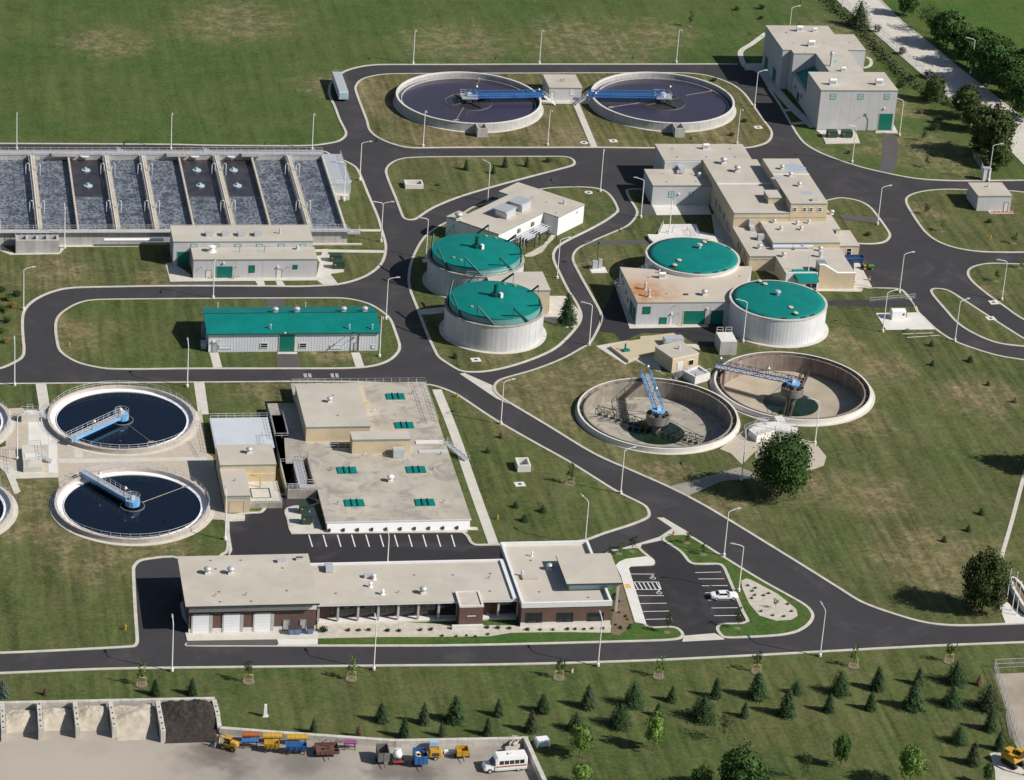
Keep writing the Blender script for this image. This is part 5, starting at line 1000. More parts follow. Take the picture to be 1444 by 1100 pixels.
# ================================================================ round tanks
def arc_rail(T, cx, cy, r, z, a0=0, a1=2*math.pi, sp=1.9, h=1.05, m='rail'):
    n = 72; ps = [(cx+r*math.cos(a0+(a1-a0)*i/n), cy+r*math.sin(a0+(a1-a0)*i/n), z) for i in range(n+1)]; mb = MB()
    for hh in (h, h*.5): mb.tube([(p[0], p[1], z+hh) for p in ps], .035, 4, cap=False)
    k = int(abs(a1-a0)*r/sp)
    for i in range(k+1): a = a0+(a1-a0)*i/k; x, y = cx+r*math.cos(a), cy+r*math.sin(a); mb.box(x-.035, y-.035, z, x+.035, y+.035, z+h)
    T.part('railing', mb, M[m])
def frame_truss(a, b, wd, h, n, r=.07, cross=True):
    """box truss between a and b (bottom chord centre line)"""
    a, b = Vector(a), Vector(b); t = (b-a).normalized(); s_ = Vector((-t.y, t.x, 0)).normalized()*wd/2; mb = MB(); up = Vector((0, 0, h))
    for sg in (-1, 1):
        mb.tube([a+s_*sg, b+s_*sg], r, 4); mb.tube([a+s_*sg+up, b+s_*sg+up], r, 4)
        for k in range(n+1):
            p = a+(b-a)*k/n; mb.tube([p+s_*sg, p+s_*sg+up], r*.8, 4, cap=False)
            if k < n and cross: q = a+(b-a)*(k+1)/n; mb.tube([p+s_*sg+(up if k % 2 else Vector((0,0,0))), q+s_*sg+(Vector((0,0,0)) if k % 2 else up)], r*.7, 4, cap=False)
    return mb, s_
def post_light(T, x, y, z, h=2.4):
    p = T.part('light_post', MB().tube([(x,y,z),(x,y,z+h),(x+.25,y,z+h+.15),(x+.45,y,z+h)], .07, 6), M['weath']); T.part('lamp_head', MB().lathe(x+.45, y, [(.02,z+h+.1),(.12,z+h),(.32,z+h-.35),(0,z+h-.4)], 10), M['white'], p)

def north_clarifier(cx, cy, lab, bridge_px, arms, butt_px):
    T = Thing('clarifier_tank', lab, 'tank', cx, cy, group='dark round clarifiers with blue bridges'); R_, zr = 18.87, 2.4
    T.part('wall', MB().lathe(cx, cy, [(R_,0),(R_,zr),(R_-.42,zr),(R_-.42,.9)], 96), M['conc_g']); T.part('rim', MB().lathe(cx, cy, [(R_+.06,zr-.12),(R_+.06,zr+.07),(R_-.45,zr+.07),(R_-.45,zr-.3)], 96), M['conc_w'])
    T.part('footing', MB().lathe(cx, cy, [(R_+.7,.1),(R_+.7,.2),(R_,.2)], 96), M['conc']); w_ = T.part('water', MB().disc(cx, cy, 1.02, R_-.42, 96), M['water_p'])
    T.part('launder', MB().lathe(cx, cy, [(R_-1.35,.98),(R_-1.35,1.32),(R_-1.55,1.32),(R_-1.55,.98)], 96), M['conc_g'])
    T.part('feed_well', MB().lathe(cx, cy, [(6.1,.9),(6.1,1.15),(6.0,1.15),(6.0,.9)], 64), M['weath']); T.part('well_water', MB().disc(cx, cy, 1.03, 5.98, 48), M['anoxic'])
    e = at(*bridge_px, 2.9); a = Vector((cx, cy, 2.55)); b = Vector((e.x, e.y, 2.55)); b = a+(b-a).normalized()*(R_+.9); t = (b-a).normalized(); s_ = Vector((-t.y, t.x, 0))
    br = MB()
    for sg in (-1, 1):
        for hh, q in ((0, .16), (.55, .10), (1.1, .14)): br.tube([a+s_*1.15*sg+Vector((0,0,hh)), b+s_*1.15*sg+Vector((0,0,hh))], q, 5)
        n = 20
        for k in range(n+1): p = a+(b-a)*k/n+s_*1.15*sg; br.box(p.x-.07, p.y-.07, p.z, p.x+.07, p.y+.07, p.z+1.1)
        m_ = (a+b)/2; br.cbox(m_.x+s_.x*1.17*sg, m_.y+s_.y*1.17*sg, 2.4, (b-a).length, .05, .75, math.atan2(t.y, t.x))
    B = T.part('bridge', br, M['blue']); m_ = (a+b)/2; T.part('walkway', MB().cbox(m_.x, m_.y, 2.5, (b-a).length, 2.0, .08, math.atan2(t.y, t.x)), M['blue'], B)
    T.part('centre_platform', MB().box(cx-2.1, cy-2.1, 2.6, cx+2.1, cy+2.1, 2.75).lathe(cx, cy, [(.8,.9),(.8,2.6)], 16), M['grate']); railing(T, [(cx-2.1,cy-2.1,2.75),(cx+2.1,cy-2.1,2.75),(cx+2.1,cy+2.1,2.75),(cx-2.1,cy+2.1,2.75)], sp=1.3, closed=True)
    T.part('drive_unit', MB().cbox(cx, cy, 2.75, 1.2, 1.0, .9, .4), M['discb'])
    cg = MB()
    for k in range(4):
        aa = .5+k*math.pi/2; d = Vector((math.cos(aa), math.sin(aa), 0))
        for zz_ in (1.15, 2.2): cg.tube([Vector((cx,cy,zz_)), Vector((cx,cy,zz_))+d*(5.6 if zz_ < 2 else 3.4)], .2, 4)
        for f in (1.6, 3.2, 4.8): p = Vector((cx,cy,1.15))+d*f; cg.tube([p, p+Vector((0,0,.9 if f < 4 else .4))], .14, 4)
    T.part('rake_arm', cg, M['iron'])
    for k, (p0, p1) in enumerate(arms): A, B_ = at(*p0, 1.1), at(*p1, 1.1); T.part('skimmer', MB().tube([(A.x,A.y,1.12),(B_.x,B_.y,1.12)], .06, 4).cbox(B_.x, B_.y, 1.05, 1.5, .3, .2, .3), M['conc_d'])
    post_light(T, cx+1.8, cy+1.9, 2.75, 2.2); p = b-t*1.2+s_*1.3; post_light(T, p.x, p.y, 2.6, 1.4)
    g = at(*butt_px, 0); yb = cy-math.sqrt(R_**2-(g.x-cx)**2)
    o2 = T.part('valve_box', MB().prism([(g.x-1.3,g.y),(g.x+1.3,g.y),(g.x+1.3,yb+.1),(g.x-1.3,yb+.1)], 0, 2.55, holes=[[(g.x-.95,g.y+.35),(g.x+.95,g.y+.35),(g.x+.95,yb-.4),(g.x-.95,yb-.4)]]), M['conc_g']); T.part('box_shaft', MB().box(g.x-1, g.y+.3, 1.0, g.x+1, yb-.3, 1.05), M['iron'], o2)
    T.part('access_stair', MB().box(0,0,0,.01,.01,.01), M['galv']) if False else None
    bb = b+t*3.4; stairs(T, (b.x,b.y,2.6), (bb.x,bb.y-.6,.25), 1.5, 9, 'white', 'access_stair')
Za = lambda x, y: (540+x/6.0167, 90+y/6.0167); Zb = lambda x, y: (820+x/6.0167, 90+y/6.0167)
north_clarifier(145.36, 784.15, 'dark round clarifier with a blue bridge reaching right, left of the small pump house', Za(1335,258), ((Za(685,370),Za(620,478)),(Za(785,200),Za(828,122))), Za(842,628))
north_clarifier(197.0, 784.8, 'dark round clarifier with a blue bridge reaching left, right of the small pump house', Zb(95,258), ((Zb(500,330),Zb(250,368)),(Zb(885,268),Zb(1110,230))), Zb(832,628))

def west_clarifier(cx, cy, lab, br_px, arm, full=True):
    R_, zr = 15.03, 1.0; T = Thing('round_clarifier', lab, 'tank', cx, cy, group='round clarifiers with white launders')
    T.part('wall', MB().lathe(cx, cy, [(R_+.15,0),(R_,.9),(R_,zr),(R_-.45,zr),(R_-.45,.2)], 96), M['conc_d']); T.part('rim', MB().lathe(cx, cy, [(R_+.05,zr-.05),(R_+.05,zr+.05),(R_-.48,zr+.05),(R_-.48,.3)], 96), mat('pinkish_coping', (.50,.43,.39), .85, .1, .5) if 'cop' not in M else M['cop'])
    T.part('launder', MB().lathe(cx, cy, [(R_-.46,.36),(R_-1.72,.24)], 96).lathe(cx, cy, [(R_-.465,.98),(R_-.465,.3)], 96), M['pale']); T.part('weir', MB().lathe(cx, cy, [(R_-1.7,.1),(R_-1.7,.42),(R_-1.8,.42),(R_-1.8,.1)], 96), M['pale'])
    T.part('water', MB().disc(cx, cy, .22, R_-1.75, 96), M['water_d']); T.part('apron', MB().lathe(cx, cy, [(R_+1.0,0),(R_+1.0,.19),(R_+.1,.19)], 96), M['conc'])
    arc_rail(T, cx, cy, R_-.2, zr+.05)
    if br_px is None: return T
    e = at(*br_px, 1.6); a = Vector((cx, cy, 1.35)); b = Vector((e.x, e.y, 1.35)); b = a+(b-a).normalized()*(R_+.6); t = (b-a).normalized(); s_ = Vector((-t.y, t.x, 0)); an = math.atan2(t.y, t.x); m_ = (a+b)/2
    B = T.part('bridge', MB().cbox(m_.x+s_.x*.75, m_.y+s_.y*.75, 1.05, (b-a).length, .12, .7, an).cbox(m_.x-s_.x*.75, m_.y-s_.y*.75, 1.05, (b-a).length, .12, .7, an), M['blue_l']); T.part('walkway', MB().cbox(m_.x, m_.y, 1.72, (b-a).length, 1.45, .07, an), M['grate'], B)
    for sg in (-1, 1): railing(T, [tuple(a+s_*.75*sg+Vector((0,0,.4))), tuple(b+s_*.75*sg+Vector((0,0,.4)))], sp=1.5, parent=B)
    T.part('drive_housing', MB().lathe(cx, cy, [(1.45,.6),(1.45,1.75),(0,1.75)], 12), M['blue_l']); arc_rail(T, cx, cy, 1.4, 1.75, sp=1.2); T.part('drive_unit', MB().cbox(cx, cy, 1.76, .8, .6, .8, .5), M['galv'])
    T.part('feed_well', MB().lathe(cx, cy, [(2.4,.15),(2.4,.4),(2.25,.4),(2.25,.15)], 40), M['weath'])
    A, B_ = Vector((cx, cy, .3)), at(*arm, .3); T.part('skimmer', MB().tube([A+(B_-A).normalized()*2.4, B_], .07, 4).cbox(B_.x, B_.y, .22, 1.3, .3, .2, .2), M['conc_d'])
    for f in (.12, .62): p = a+(b-a)*f+s_*.8; post_light(T, p.x, p.y, 1.7, 2.3)
    return T
M['cop'] = mat('pinkish_coping', (.50,.43,.39), .85, .1, .5)
Zc = lambda x, y: (60+x/6.0167, 535+y/6.0167); Zd = lambda x, y: (60+x/5.776, 645+y/5.776)
west_clarifier(44.25, 603.37, 'round black-water clarifier with a pale blue bridge entering from lower left, nearer the road', Zc(235,500), Zc(920,530))
west_clarifier(43.9, 565.7, 'round black-water clarifier with a bridge entering from upper left, above the dry grass', Zd(340,120), Zd(1160,238))
west_clarifier(6.6, 603.4, 'upper of the two round clarifiers cut off by the left edge of the picture', (-60,600), (-40,600)); west_clarifier(5.9, 565.8, 'lower of the two round clarifiers cut off by the left edge of the picture', (8,672), (-40,730))

def basin(cx, cy, lab, floor, br_end, br_z, rake, truss_w):
    R_, zr, zf = 17.0, 1.2, -2.75; T = Thing('empty_basin', lab, 'tank', cx, cy, group='empty round basins')
    T.part('wall', MB().lathe(cx, cy, [(R_,0),(R_,zr),(R_-.35,zr),(R_-.35,.0),(R_-1.25,.0),(R_-1.25,zr-.25),(R_-1.55,zr-.25),(R_-1.55,zf)], 96), mat('basin_wall', (.27,.24,.20) if floor == 'floor_s' else (.26,.20,.17), .9, .25, .4, streak=.25))
    T.part('outer_face', MB().lathe(cx, cy, [(R_+.05,0),(R_+.05,zr+.02),(R_-.36,zr+.02)], 96), M['conc_w']); T.part('floor', MB().lathe(cx, cy, [(R_-1.55,zf),(5.0,-3.45),(0,-3.7)], 96), M[floor])
    T.part('sump_water', MB().disc(cx, cy, -3.38, 6.0, 64), M['water_g'])
    arc_rail(T, cx, cy, R_-.18, zr, sp=2.0, m='conc_g', h=.9) if False else None
    mb = MB()
    for i in range(34): a = i*2*math.pi/34+.05; x, y = cx+(R_-.8)*math.cos(a), cy+(R_-.8)*math.sin(a); mb.cbox(x, y, .7, .9, .12, .12, a)
    T.part('launder_brace', mb, M['weath'])
    # centre column, drum, drive
    T.part('centre_column', MB().lathe(cx, cy, [(.9,-3.5),(.9,1.6)], 20), M['weath']); T.part('feed_drum', MB().lathe(cx, cy, [(2.45,-.9),(2.45,.9),(2.3,.9),(2.3,-.9),(0,-.9)], 40), M['weath'])
    sp = MB(); [sp.cbox(cx, cy, .75, 4.7, .16, .2, k*math.pi/4) for k in range(4)]; T.part('drum_spoke', sp, M['weath'])
    T.part('drive_platform', MB().lathe(cx, cy, [(0,1.6),(1.55,1.6),(1.55,1.95),(0,1.95)], 10), M['blue_l']); T.part('drive_unit', MB().cbox(cx, cy, 1.95, .9, .7, .7, .3), M['galv'])
    e = at(*br_end, br_z); b = Vector((e.x, e.y, 1.9)); a = Vector((cx, cy, 1.9)); t = (b-a).normalized(); b = a+t*(R_+.5); mb, s_ = frame_truss(a, b, truss_w, 1.1, 12, .085)
    B = T.part('bridge', mb, M['blue_l'] if floor == 'floor_s' else M['blue_s']); m_ = (a+b)/2; T.part('walkway', MB().cbox(m_.x, m_.y, 1.86, (b-a).length, truss_w*.8, .06, math.atan2(t.y, t.x)), M['grate'], B)
    # rake arms: dark trusses radiating from the column along the floor
    for pts in rake:
        d = Vector((math.cos(pts), math.sin(pts), 0)); A = Vector((cx, cy, -2.9))+d*.9; B_ = Vector((cx, cy, -1.9))+d*13.5; mb, s2_ = frame_truss(A, B_, 1.5, 1.35, 9, .075); 
        for k in range(9): p = A+(B_-A)*(k+.5)/9; mb.cbox(p.x, p.y, p.z-.6, .9, .08, .7, pts+.7)
        r = T.part('rake_arm', mb, M['iron'])
        T.part('arm_stay', MB().tube([Vector((cx, cy, .8))+d*1.5, B_+Vector((0,0,1.2))], .05, 4).tube([Vector((cx, cy, .8))+d*1.5, (A+B_)/2+Vector((0,0,1.35))], .05, 4), M['iron'], r)
    p = a+(b-a)*.35; post_light(T, p.x, p.y, 2.0, 2.2); p = b-t*.6; post_light(T, p.x, p.y, 2.0, 2.2)
    return T
M['blue_s'] = mat('dull_blue_steel', (.12,.20,.34), .5, .15, 1)
basin(*BE, 'empty round basin with a pale blue truss bridge pointing up, nearer the road', 'floor_s', (800+640/5.776, 520+15/5.776), 3.0, [R(150), R(-47)], 2.0)
basin(*BF, 'empty round basin with a tan floor and a dull blue truss bridge reaching left', 'floor_t', (990+130/5.554, 480+170/5.554), 3.0, [R(62), R(-110)], 2.0)
# stairs and curved platform between the basins, south side
Zq = lambda x, y: (800+x/3.209, 450+y/3.209)
l = P([Zq(822,500), Zq(860,470), Zq(940,462), Zq(1040,490), Zq(1043,520), Zq(940,505), Zq(858,530)], 1.6); l = l if area(l) > 0 else l[::-1]
V = Thing('basin_stair_platform', 'curved white concrete platform with steps and rails between the two empty basins', 'platform', *at(*Zq(930,540)).xy); V.part('wall', MB().prism(l, 0, 1.6), M['conc_w'])
railing(V, [(*tuple(at(*Zq(*q), 1.6).xy), 1.6) for q in ((822,500),(858,528),(940,503),(1043,520),(1040,490))], sp=1.3); a = at(*Zq(900,470), 1.7); b = at(*Zq(840,480), .3); stairs(V, (a.x, a.y, 1.7), (a.x-4.5, a.y-.5, .3), 1.2, 9); railing(V, [(a.x-2, a.y+.6, 1.6), (a.x+6, a.y+.6, 1.6)], sp=1.3)
x, y = at(*Zq(960,455), 1.5).xy; V.part('basin_bridge', MB().box(x-.6, y-1.2, 1.2, x+1.2, y+2.2, 1.35), M['conc_w'])
l = P([Zq(722,602), Zq(735,598), Zq(862,680), Zq(850,690)], 1.0); l = l if area(l) > 0 else l[::-1]; one('retaining_wall', MB().prism([(p[0]-l[0][0], p[1]-l[0][1]) for p in l], 0, 1.0), M['conc_w'], 'low white retaining wall running beside the big round tree', 'wall', (*l[0], 0))

def flat_tank(cx, cy, R_, h, lab, vents, cap_px):
    T = Thing('covered_tank', lab, 'tank', cx, cy, group='white tanks with flat teal covers'); T.part('wall', MB().lathe(cx, cy, [(R_-.12,0),(R_-.12,h-.3)], 96, sm=True), M['tankwall'])
    mb = MB(); n = 90
    for i in range(n): a = 2*math.pi*i/n; mb.cbox(cx+(R_-.145)*math.cos(a), cy+(R_-.145)*math.sin(a), .1, .08, .07, h-.42, a)
    T.part('wall_rib', mb, M['tankwall'])
    T.part('rim', MB().lathe(cx, cy, [(R_-.14,h-.3),(R_,h-.3),(R_,h),(R_-.55,h),(R_-.55,h-.3)], 96), M['conc']); pr = [(R_-.62,h-.25),(R_-.62,h+.12)]+[((R_-.62)*(1-k/8), h+.12+.75*(1-(1-k/8)**2)) for k in range(1, 9)]; T.part('cover', MB().lathe(cx, cy, pr, 96, sm=True), M['teal'])
    T.part('apron', MB().lathe(cx, cy, [(R_+.9,0),(R_+.9,.2),(R_-.1,.2)], 80), M['conc'])
    ks = MB()
    for a0 in (R(-128), R(-100), R(-75), R(-60), R(20), R(160)): 
        for j in range(3): a = a0+j*.05; ks.cbox(cx+(R_-.75)*math.cos(a), cy+(R_-.75)*math.sin(a), h+.05, .35, .35, .2, a)
    T.part('edge_clamp', ks, M['iron'])
    for q in vents: c = at(*q, h+.4); p = T.part('roof_hatch', MB().lathe(c.x, c.y, [(.55,h+.05),(.55,h+.75),(.4,h+.85)], 12), M['teal_s']); T.part('hatch_lid', MB().lathe(c.x, c.y, [(.6,h+.76),(.5,h+.92),(0,h+.95)], 12), M['brick_b'], p)
    c = at(*cap_px, h+.8); T.part('vent_cap', MB().lathe(c.x, c.y, [(.35,h+.6),(.35,h+1.5),(.7,h+1.55),(.6,h+1.9),(0,h+2.)], 12), M['galv']); return T
Zg = lambda x, y: (1010+x/8.494, 385+y/8.494)
flat_tank(193.38, 646.8, 11.04, 6.5, 'white ribbed round tank with flat teal cover, the nearer one by the green lawn', [Zg(515,110),Zg(582,145),Zg(890,428),Zg(950,495)], Zg(735,265))
flat_tank(179.2, 671.5, 10.93, 6.6, 'round tank with flat teal cover behind the building with the orange-stained roof', [ZJ(628,382),ZJ(670,335),ZJ(915,158),ZJ(950,140)], ZJ(868,205))

def digester(cx, cy, lab, R_=11.0, h=6.3, seam=True, ph=0):
    T = Thing('digester', lab, 'tank', cx, cy, group='digesters with raised teal covers'); T.part('wall', MB().lathe(cx, cy, [(R_-.05,0),(R_-.05,h-.2)], 96, sm=True), M['tankw2']); mb = MB(); n = 60
    for i in range(n): a = 2*math.pi*i/n; mb.cbox(cx+(R_-.07)*math.cos(a), cy+(R_-.07)*math.sin(a), .1, .065, .16, h-.32, a)
    T.part('wall_rib', mb, M['tankw2']); T.part('rim', MB().lathe(cx, cy, [(R_-.05,h-.2),(R_+.08,h-.2),(R_+.08,h),(R_-.55,h),(R_-.55,h-.6),(9.9,h-.6)], 96), M['conc_d']); T.part('apron', MB().lathe(cx, cy, [(R_+.9,0),(R_+.9,.2),(R_-.1,.2)], 80), M['conc'])
    rc, zc_ = 10.05, 7.85; T.part('cover_skirt', MB().lathe(cx, cy, [(rc,h-.6),(rc,zc_)], 96, sm=True), M['teal_pale'])
    pr = [(rc+.1,zc_-.2),(rc+.1,zc_)]+[(rc*(1-k/8), zc_+.9*(1-(1-k/8)**2)) for k in range(0, 9)]; T.part('cover', MB().lathe(cx, cy, pr, 96, sm=True), M['teal'])
    for k in range(8):
        a = R(-100+45*k+ph); lo = Vector((cx+(rc+.35)*math.cos(a), cy+(rc+.35)*math.sin(a), h+.1)); tg = Vector((math.sin(a), -math.cos(a), 0)); hi = lo+tg*3.9+Vector((0,0,3.8))-Vector((math.cos(a), math.sin(a), 0))*.9
        g = T.part('spiral_guide', MB().tube([lo, hi], .24, 4), M['teal_s']); T.part('guide_post', MB().tube([hi, (hi.x,hi.y,zc_+.1)], .06, 4).tube([(lo+hi)/2, (((lo+hi)/2).x, ((lo+hi)/2).y, zc_)], .05, 4), M['teal_s'], g)
    T.part('gas_stack', MB().lathe(cx, cy, [(1.0,zc_+.7),(1.0,zc_+1.5),(.5,zc_+1.5),(.5,zc_+3.6),(0,zc_+3.6)], 16), M['teal_s']); T.part('relief_valve', MB().cbox(cx+1.1, cy-.8, zc_+.8, .6, .8, 1.1, .4), M['white'])
    for q in ((5.5,6.5),(3.4,7.6),(-4.6,-6.2),(-6.,-4.6)): T.part('roof_hatch', MB().lathe(cx+q[0], cy+q[1], [(.4,zc_+.1),(.4,zc_+.55),(0,zc_+.6)], 12), M['hatchy'])
    return T
M['tankw2'] = mat('digester_wall', (.55,.555,.56), .7, .08, .3, streak=.16, fine=.03); M['teal_pale'] = mat('pale_teal_skirt', (.13,.30,.30), .6, .1, .4, streak=.1); M['hatchy'] = mat('hatch_ochre', (.22,.30,.14), .6, .1, 1)
T = digester(128.5, 645.2, 'nearer of the two tall digesters with raised teal covers and spiral guides'); T2 = digester(128.7, 672.0, 'farther of the two tall digesters with raised teal covers, beside the angled building', ph=8)
arc_rail(T2, 128.7, 672.0, 11.0, 6.3, R(-110), R(-20), h=1.1)

# ================================================================ aeration tanks
X0, X1, Y0, Y1, H_, WZ = -40.0, 102.2, 694.9, 741.5, 3.5, 2.3
T = Thing('aeration_tank', 'long row of open grey aeration tanks with foaming water and walkway walls', 'tank', 30, Y0)
T.part('end_wall', MB().box(X0, Y1-.6, 0, X1, Y1+.4, H_), M['conc_g']); T.part('end_wall', MB().box(X0, Y0-.8, 0, X1, Y0, H_), M['conc_g']); T.part('side_wall', MB().box(X1-.5, Y0+.001, 0, X1, Y1-.601, H_-.01), M['conc']); T.part('side_wall', MB().box(X0, Y0+.001, 0, X0+.5, Y1-.601, H_-.01), M['conc'])
P_ = 8.86; xs = [31.4+P_*k for k in range(-8, 8)]; thick = {0:1,1:0,2:1,3:1,4:0,5:1,6:0,7:1,-1:0,-2:1,-3:0,-4:1,-5:0,-6:1,-7:0,-8:1}
T.part('foaming_water', MB().add([(X0+.5,Y0,WZ),(X1-.5,Y0,WZ),(X1-.5,Y1-.6,WZ),(X0+.5,Y1-.6,WZ)], [(0,1,2,3)]), M['foam'])
for k in (1, 4, 5):
    a, b = xs[8+k], xs[8+k+1]; T.part('still_water', MB().add([(a,717.5,WZ+.01),(b,717.5,WZ+.01),(b,Y1-.6,WZ+.01),(a,Y1-.6,WZ+.01)], [(0,1,2,3)]), M['anoxic'])
    T.part('baffle', MB().box(a, 717.35, WZ-.4, b, 717.5, WZ+.06), M['weath'])
    for yy in (734.0, 724.2): d = T.part('mixer_float', MB().lathe((a+b)/2-.6, yy, [(1.05,WZ),(1.05,WZ+.25),(.6,WZ+.3),(0,WZ+.3)], 20), M['discb']); T.part('mixer_motor', MB().cbox((a+b)/2-.6, yy, WZ+.3, .45, .7, .5, .3), M['galv'], d)
    T.part('outlet_bracket', MB().lathe((a+b)/2-.5, Y1-.65, [(0,H_-1.0),(1.0,H_-.35),(1.1,H_-.1),(0,H_-.1)], 14), M['conc_w'])
for i, k in enumerate(range(-8, 8)):
    x = xs[i]; w_ = .75 if thick[k] else .22
    w1 = T.part('divider_wall', MB().box(x-w_, Y0+.001, 0, x+w_, Y1-.601, H_-.005), M['divc'])
    if thick[k]:
        for sg in (-1, 1): railing(T, [(x+sg*w_*.95,Y0,H_),(x+sg*w_*.95,Y1-.6,H_)], .95, 3., 'rail', w1, r=.028)
        for yy in (708.0, 731.0):
            for sg in (-1, 1): T.part('air_drop_pipe', MB().tube([(x+sg*.9,yy,H_-.1),(x+sg*.9,yy,H_+1.7),(x+sg*1.3,yy,H_+1.9),(x+sg*1.7,yy,H_+1.7),(x+sg*1.7,yy,WZ)], .11, 6), M['galv'], w1)
        T.part('air_main', MB().tube([(x-.2,Y0,H_+.25),(x-.2,Y1-1,H_+.25)], .2, 6), M['conc'], w1)
T.part('walkway', MB().box(X0, Y1-.7, H_, X1, Y1+1.5, H_+.15), M['grate']); railing(T, [(X0,Y1+1.5,H_+.15),(X1,Y1+1.5,H_+.15)], 1.05, 2.0); railing(T, [(X0,Y1-.6,H_+.15),(X1,Y1-.6,H_+.15)], 1.05, 3.0)
T.part('walkway', MB().box(X0, Y0-1.6, H_, X1+.5, Y0+.25, H_+.12), M['conc_g']); railing(T, [(X0,Y0+.2,H_+.12),(X1,Y0+.2,H_+.12)], 1.05, 2.0); railing(T, [(93.5,Y0-1.6,H_+.12),(X1+.5,Y0-1.6,H_+.12)], 1.05, 1.6)
for xa, xb in ((xs[9]-4, xs[9]+2.5), (xs[12]-3, xs[12]+2.5), (xs[14]-2.5, xs[14]+2.5)): T.part('gate_box', MB().box(xa, Y1-1.9, H_+.15, xb, Y1-.2, H_+.75), M['conc_g']); railing(T, [(xa,Y1-1.9,H_+.75),(xb,Y1-1.9,H_+.75)], 1.0, 1.5)
for xx in (xs[11]-3.6, xs[13]-.4): stairs(T, (xx-2.2, Y1+1.6, H_+.2), (xx+2.4, Y1+3.4, .3), 1.0, 10, 'white', 'access_stair')
E_ = T.part('launder_platform', MB().box(X1+.01, 722, 1.2, X1+4.4, Y1+.4, H_), M['galv']); railing(T, [(X1+.2,722,H_),(X1+4.3,722,H_),(X1+4.3,Y1+.3,H_)], 1.05, 1.5, parent=E_); T.part('launder_base', MB().box(X1+.3, 720.6, 0, X1+4.0, Y1, 1.19), M['conc'])
T.part('east_landing', MB().box(X1+.01, Y0-1.6, H_-.6, X1+3.0, Y0+1.2, H_-.48), M['grate']); railing(T, [(X1+.2,Y0-1.6,H_-.5),(X1+3,Y0-1.6,H_-.5),(X1+3,Y0+1.2,H_-.5)], 1.05, 1.3); T.part('footing', MB().box(92.9, Y0-1.5, 0, X1+3.5, Y0-.81, .35), M['conc'])
T.part('outlet_pipe', MB().tube([(46.0,Y0-2.2,2.0),(59.5,Y0-2.2,2.0)], .38, 12), M['white'])
x0, x1, y0, y1, h = bxp((22.2,358), (83.5,357.0), 340.0, (24,330)); B = Thing('splitter_box', 'long grey concrete splitter box with four dark openings before the aeration tank wall', 'tank', (x0+x1)/2, y0)
hl = [rect(x0+.6+i*(x1-x0-.6)/4, x0+(i+1)*(x1-x0-.6)/4, y0+.8, min(y1, Y0-1.7)-.4) for i in range(4)]; B.part('wall', MB().prism(rect(x0, x1, y0, Y0-1.65), 0, h, holes=hl), M['conc_g']); B.part('water', MB().box(x0+.3, y0+.4, .5, x1-.3, Y0-2, .6), M['water_d']); railing(B, [(x0,Y0-2.,h),(x1,Y0-2.,h)], sp=1.5)
# ================================================================ street lamps
ORD = 'first second third fourth fifth sixth seventh eighth ninth tenth eleventh twelfth thirteenth fourteenth fifteenth sixteenth seventeenth eighteenth nineteenth twentieth'.split()+['twenty-'+x for x in 'first second third fourth fifth sixth seventh eighth ninth'.split()]
def make_lamp(double=False):
    T = Thing('street_lamp', 'x', 'street lamp', 0, 0, group='tall white street lamps along the plant roads')
    T.part('lamp_base', MB().lathe(0, 0, [(.32,0),(.32,.55),(.2,.6),(0,.6)], 12), M['conc_w']); T.part('pole', MB().tube([(0,0,.5),(0,0,9.6)], .13, 8, r2=.085), M['white'])
    for sg in ((1, -1) if double else (1,)):
        T.part('arm', MB().tube([(0,0,9.5),(sg*.5,0,9.85),(sg*1.9,0,10.1)], .07, 6), M['white']); T.part('lamp_head', MB().add([(sg*1.7,-.18,10.02),(sg*2.65,-.15,10.08),(sg*2.65,.15,10.08),(sg*1.7,.18,10.02),(sg*1.75,-.12,10.25),(sg*2.55,-.1,10.24),(sg*2.55,.1,10.24),(sg*1.75,.12,10.25)], [(0,3,2,1) ,(4,5,6,7),(0,1,5,4),(1,2,6,5),(2,3,7,6),(3,0,4,7)]), M['galv'])
    return T.e
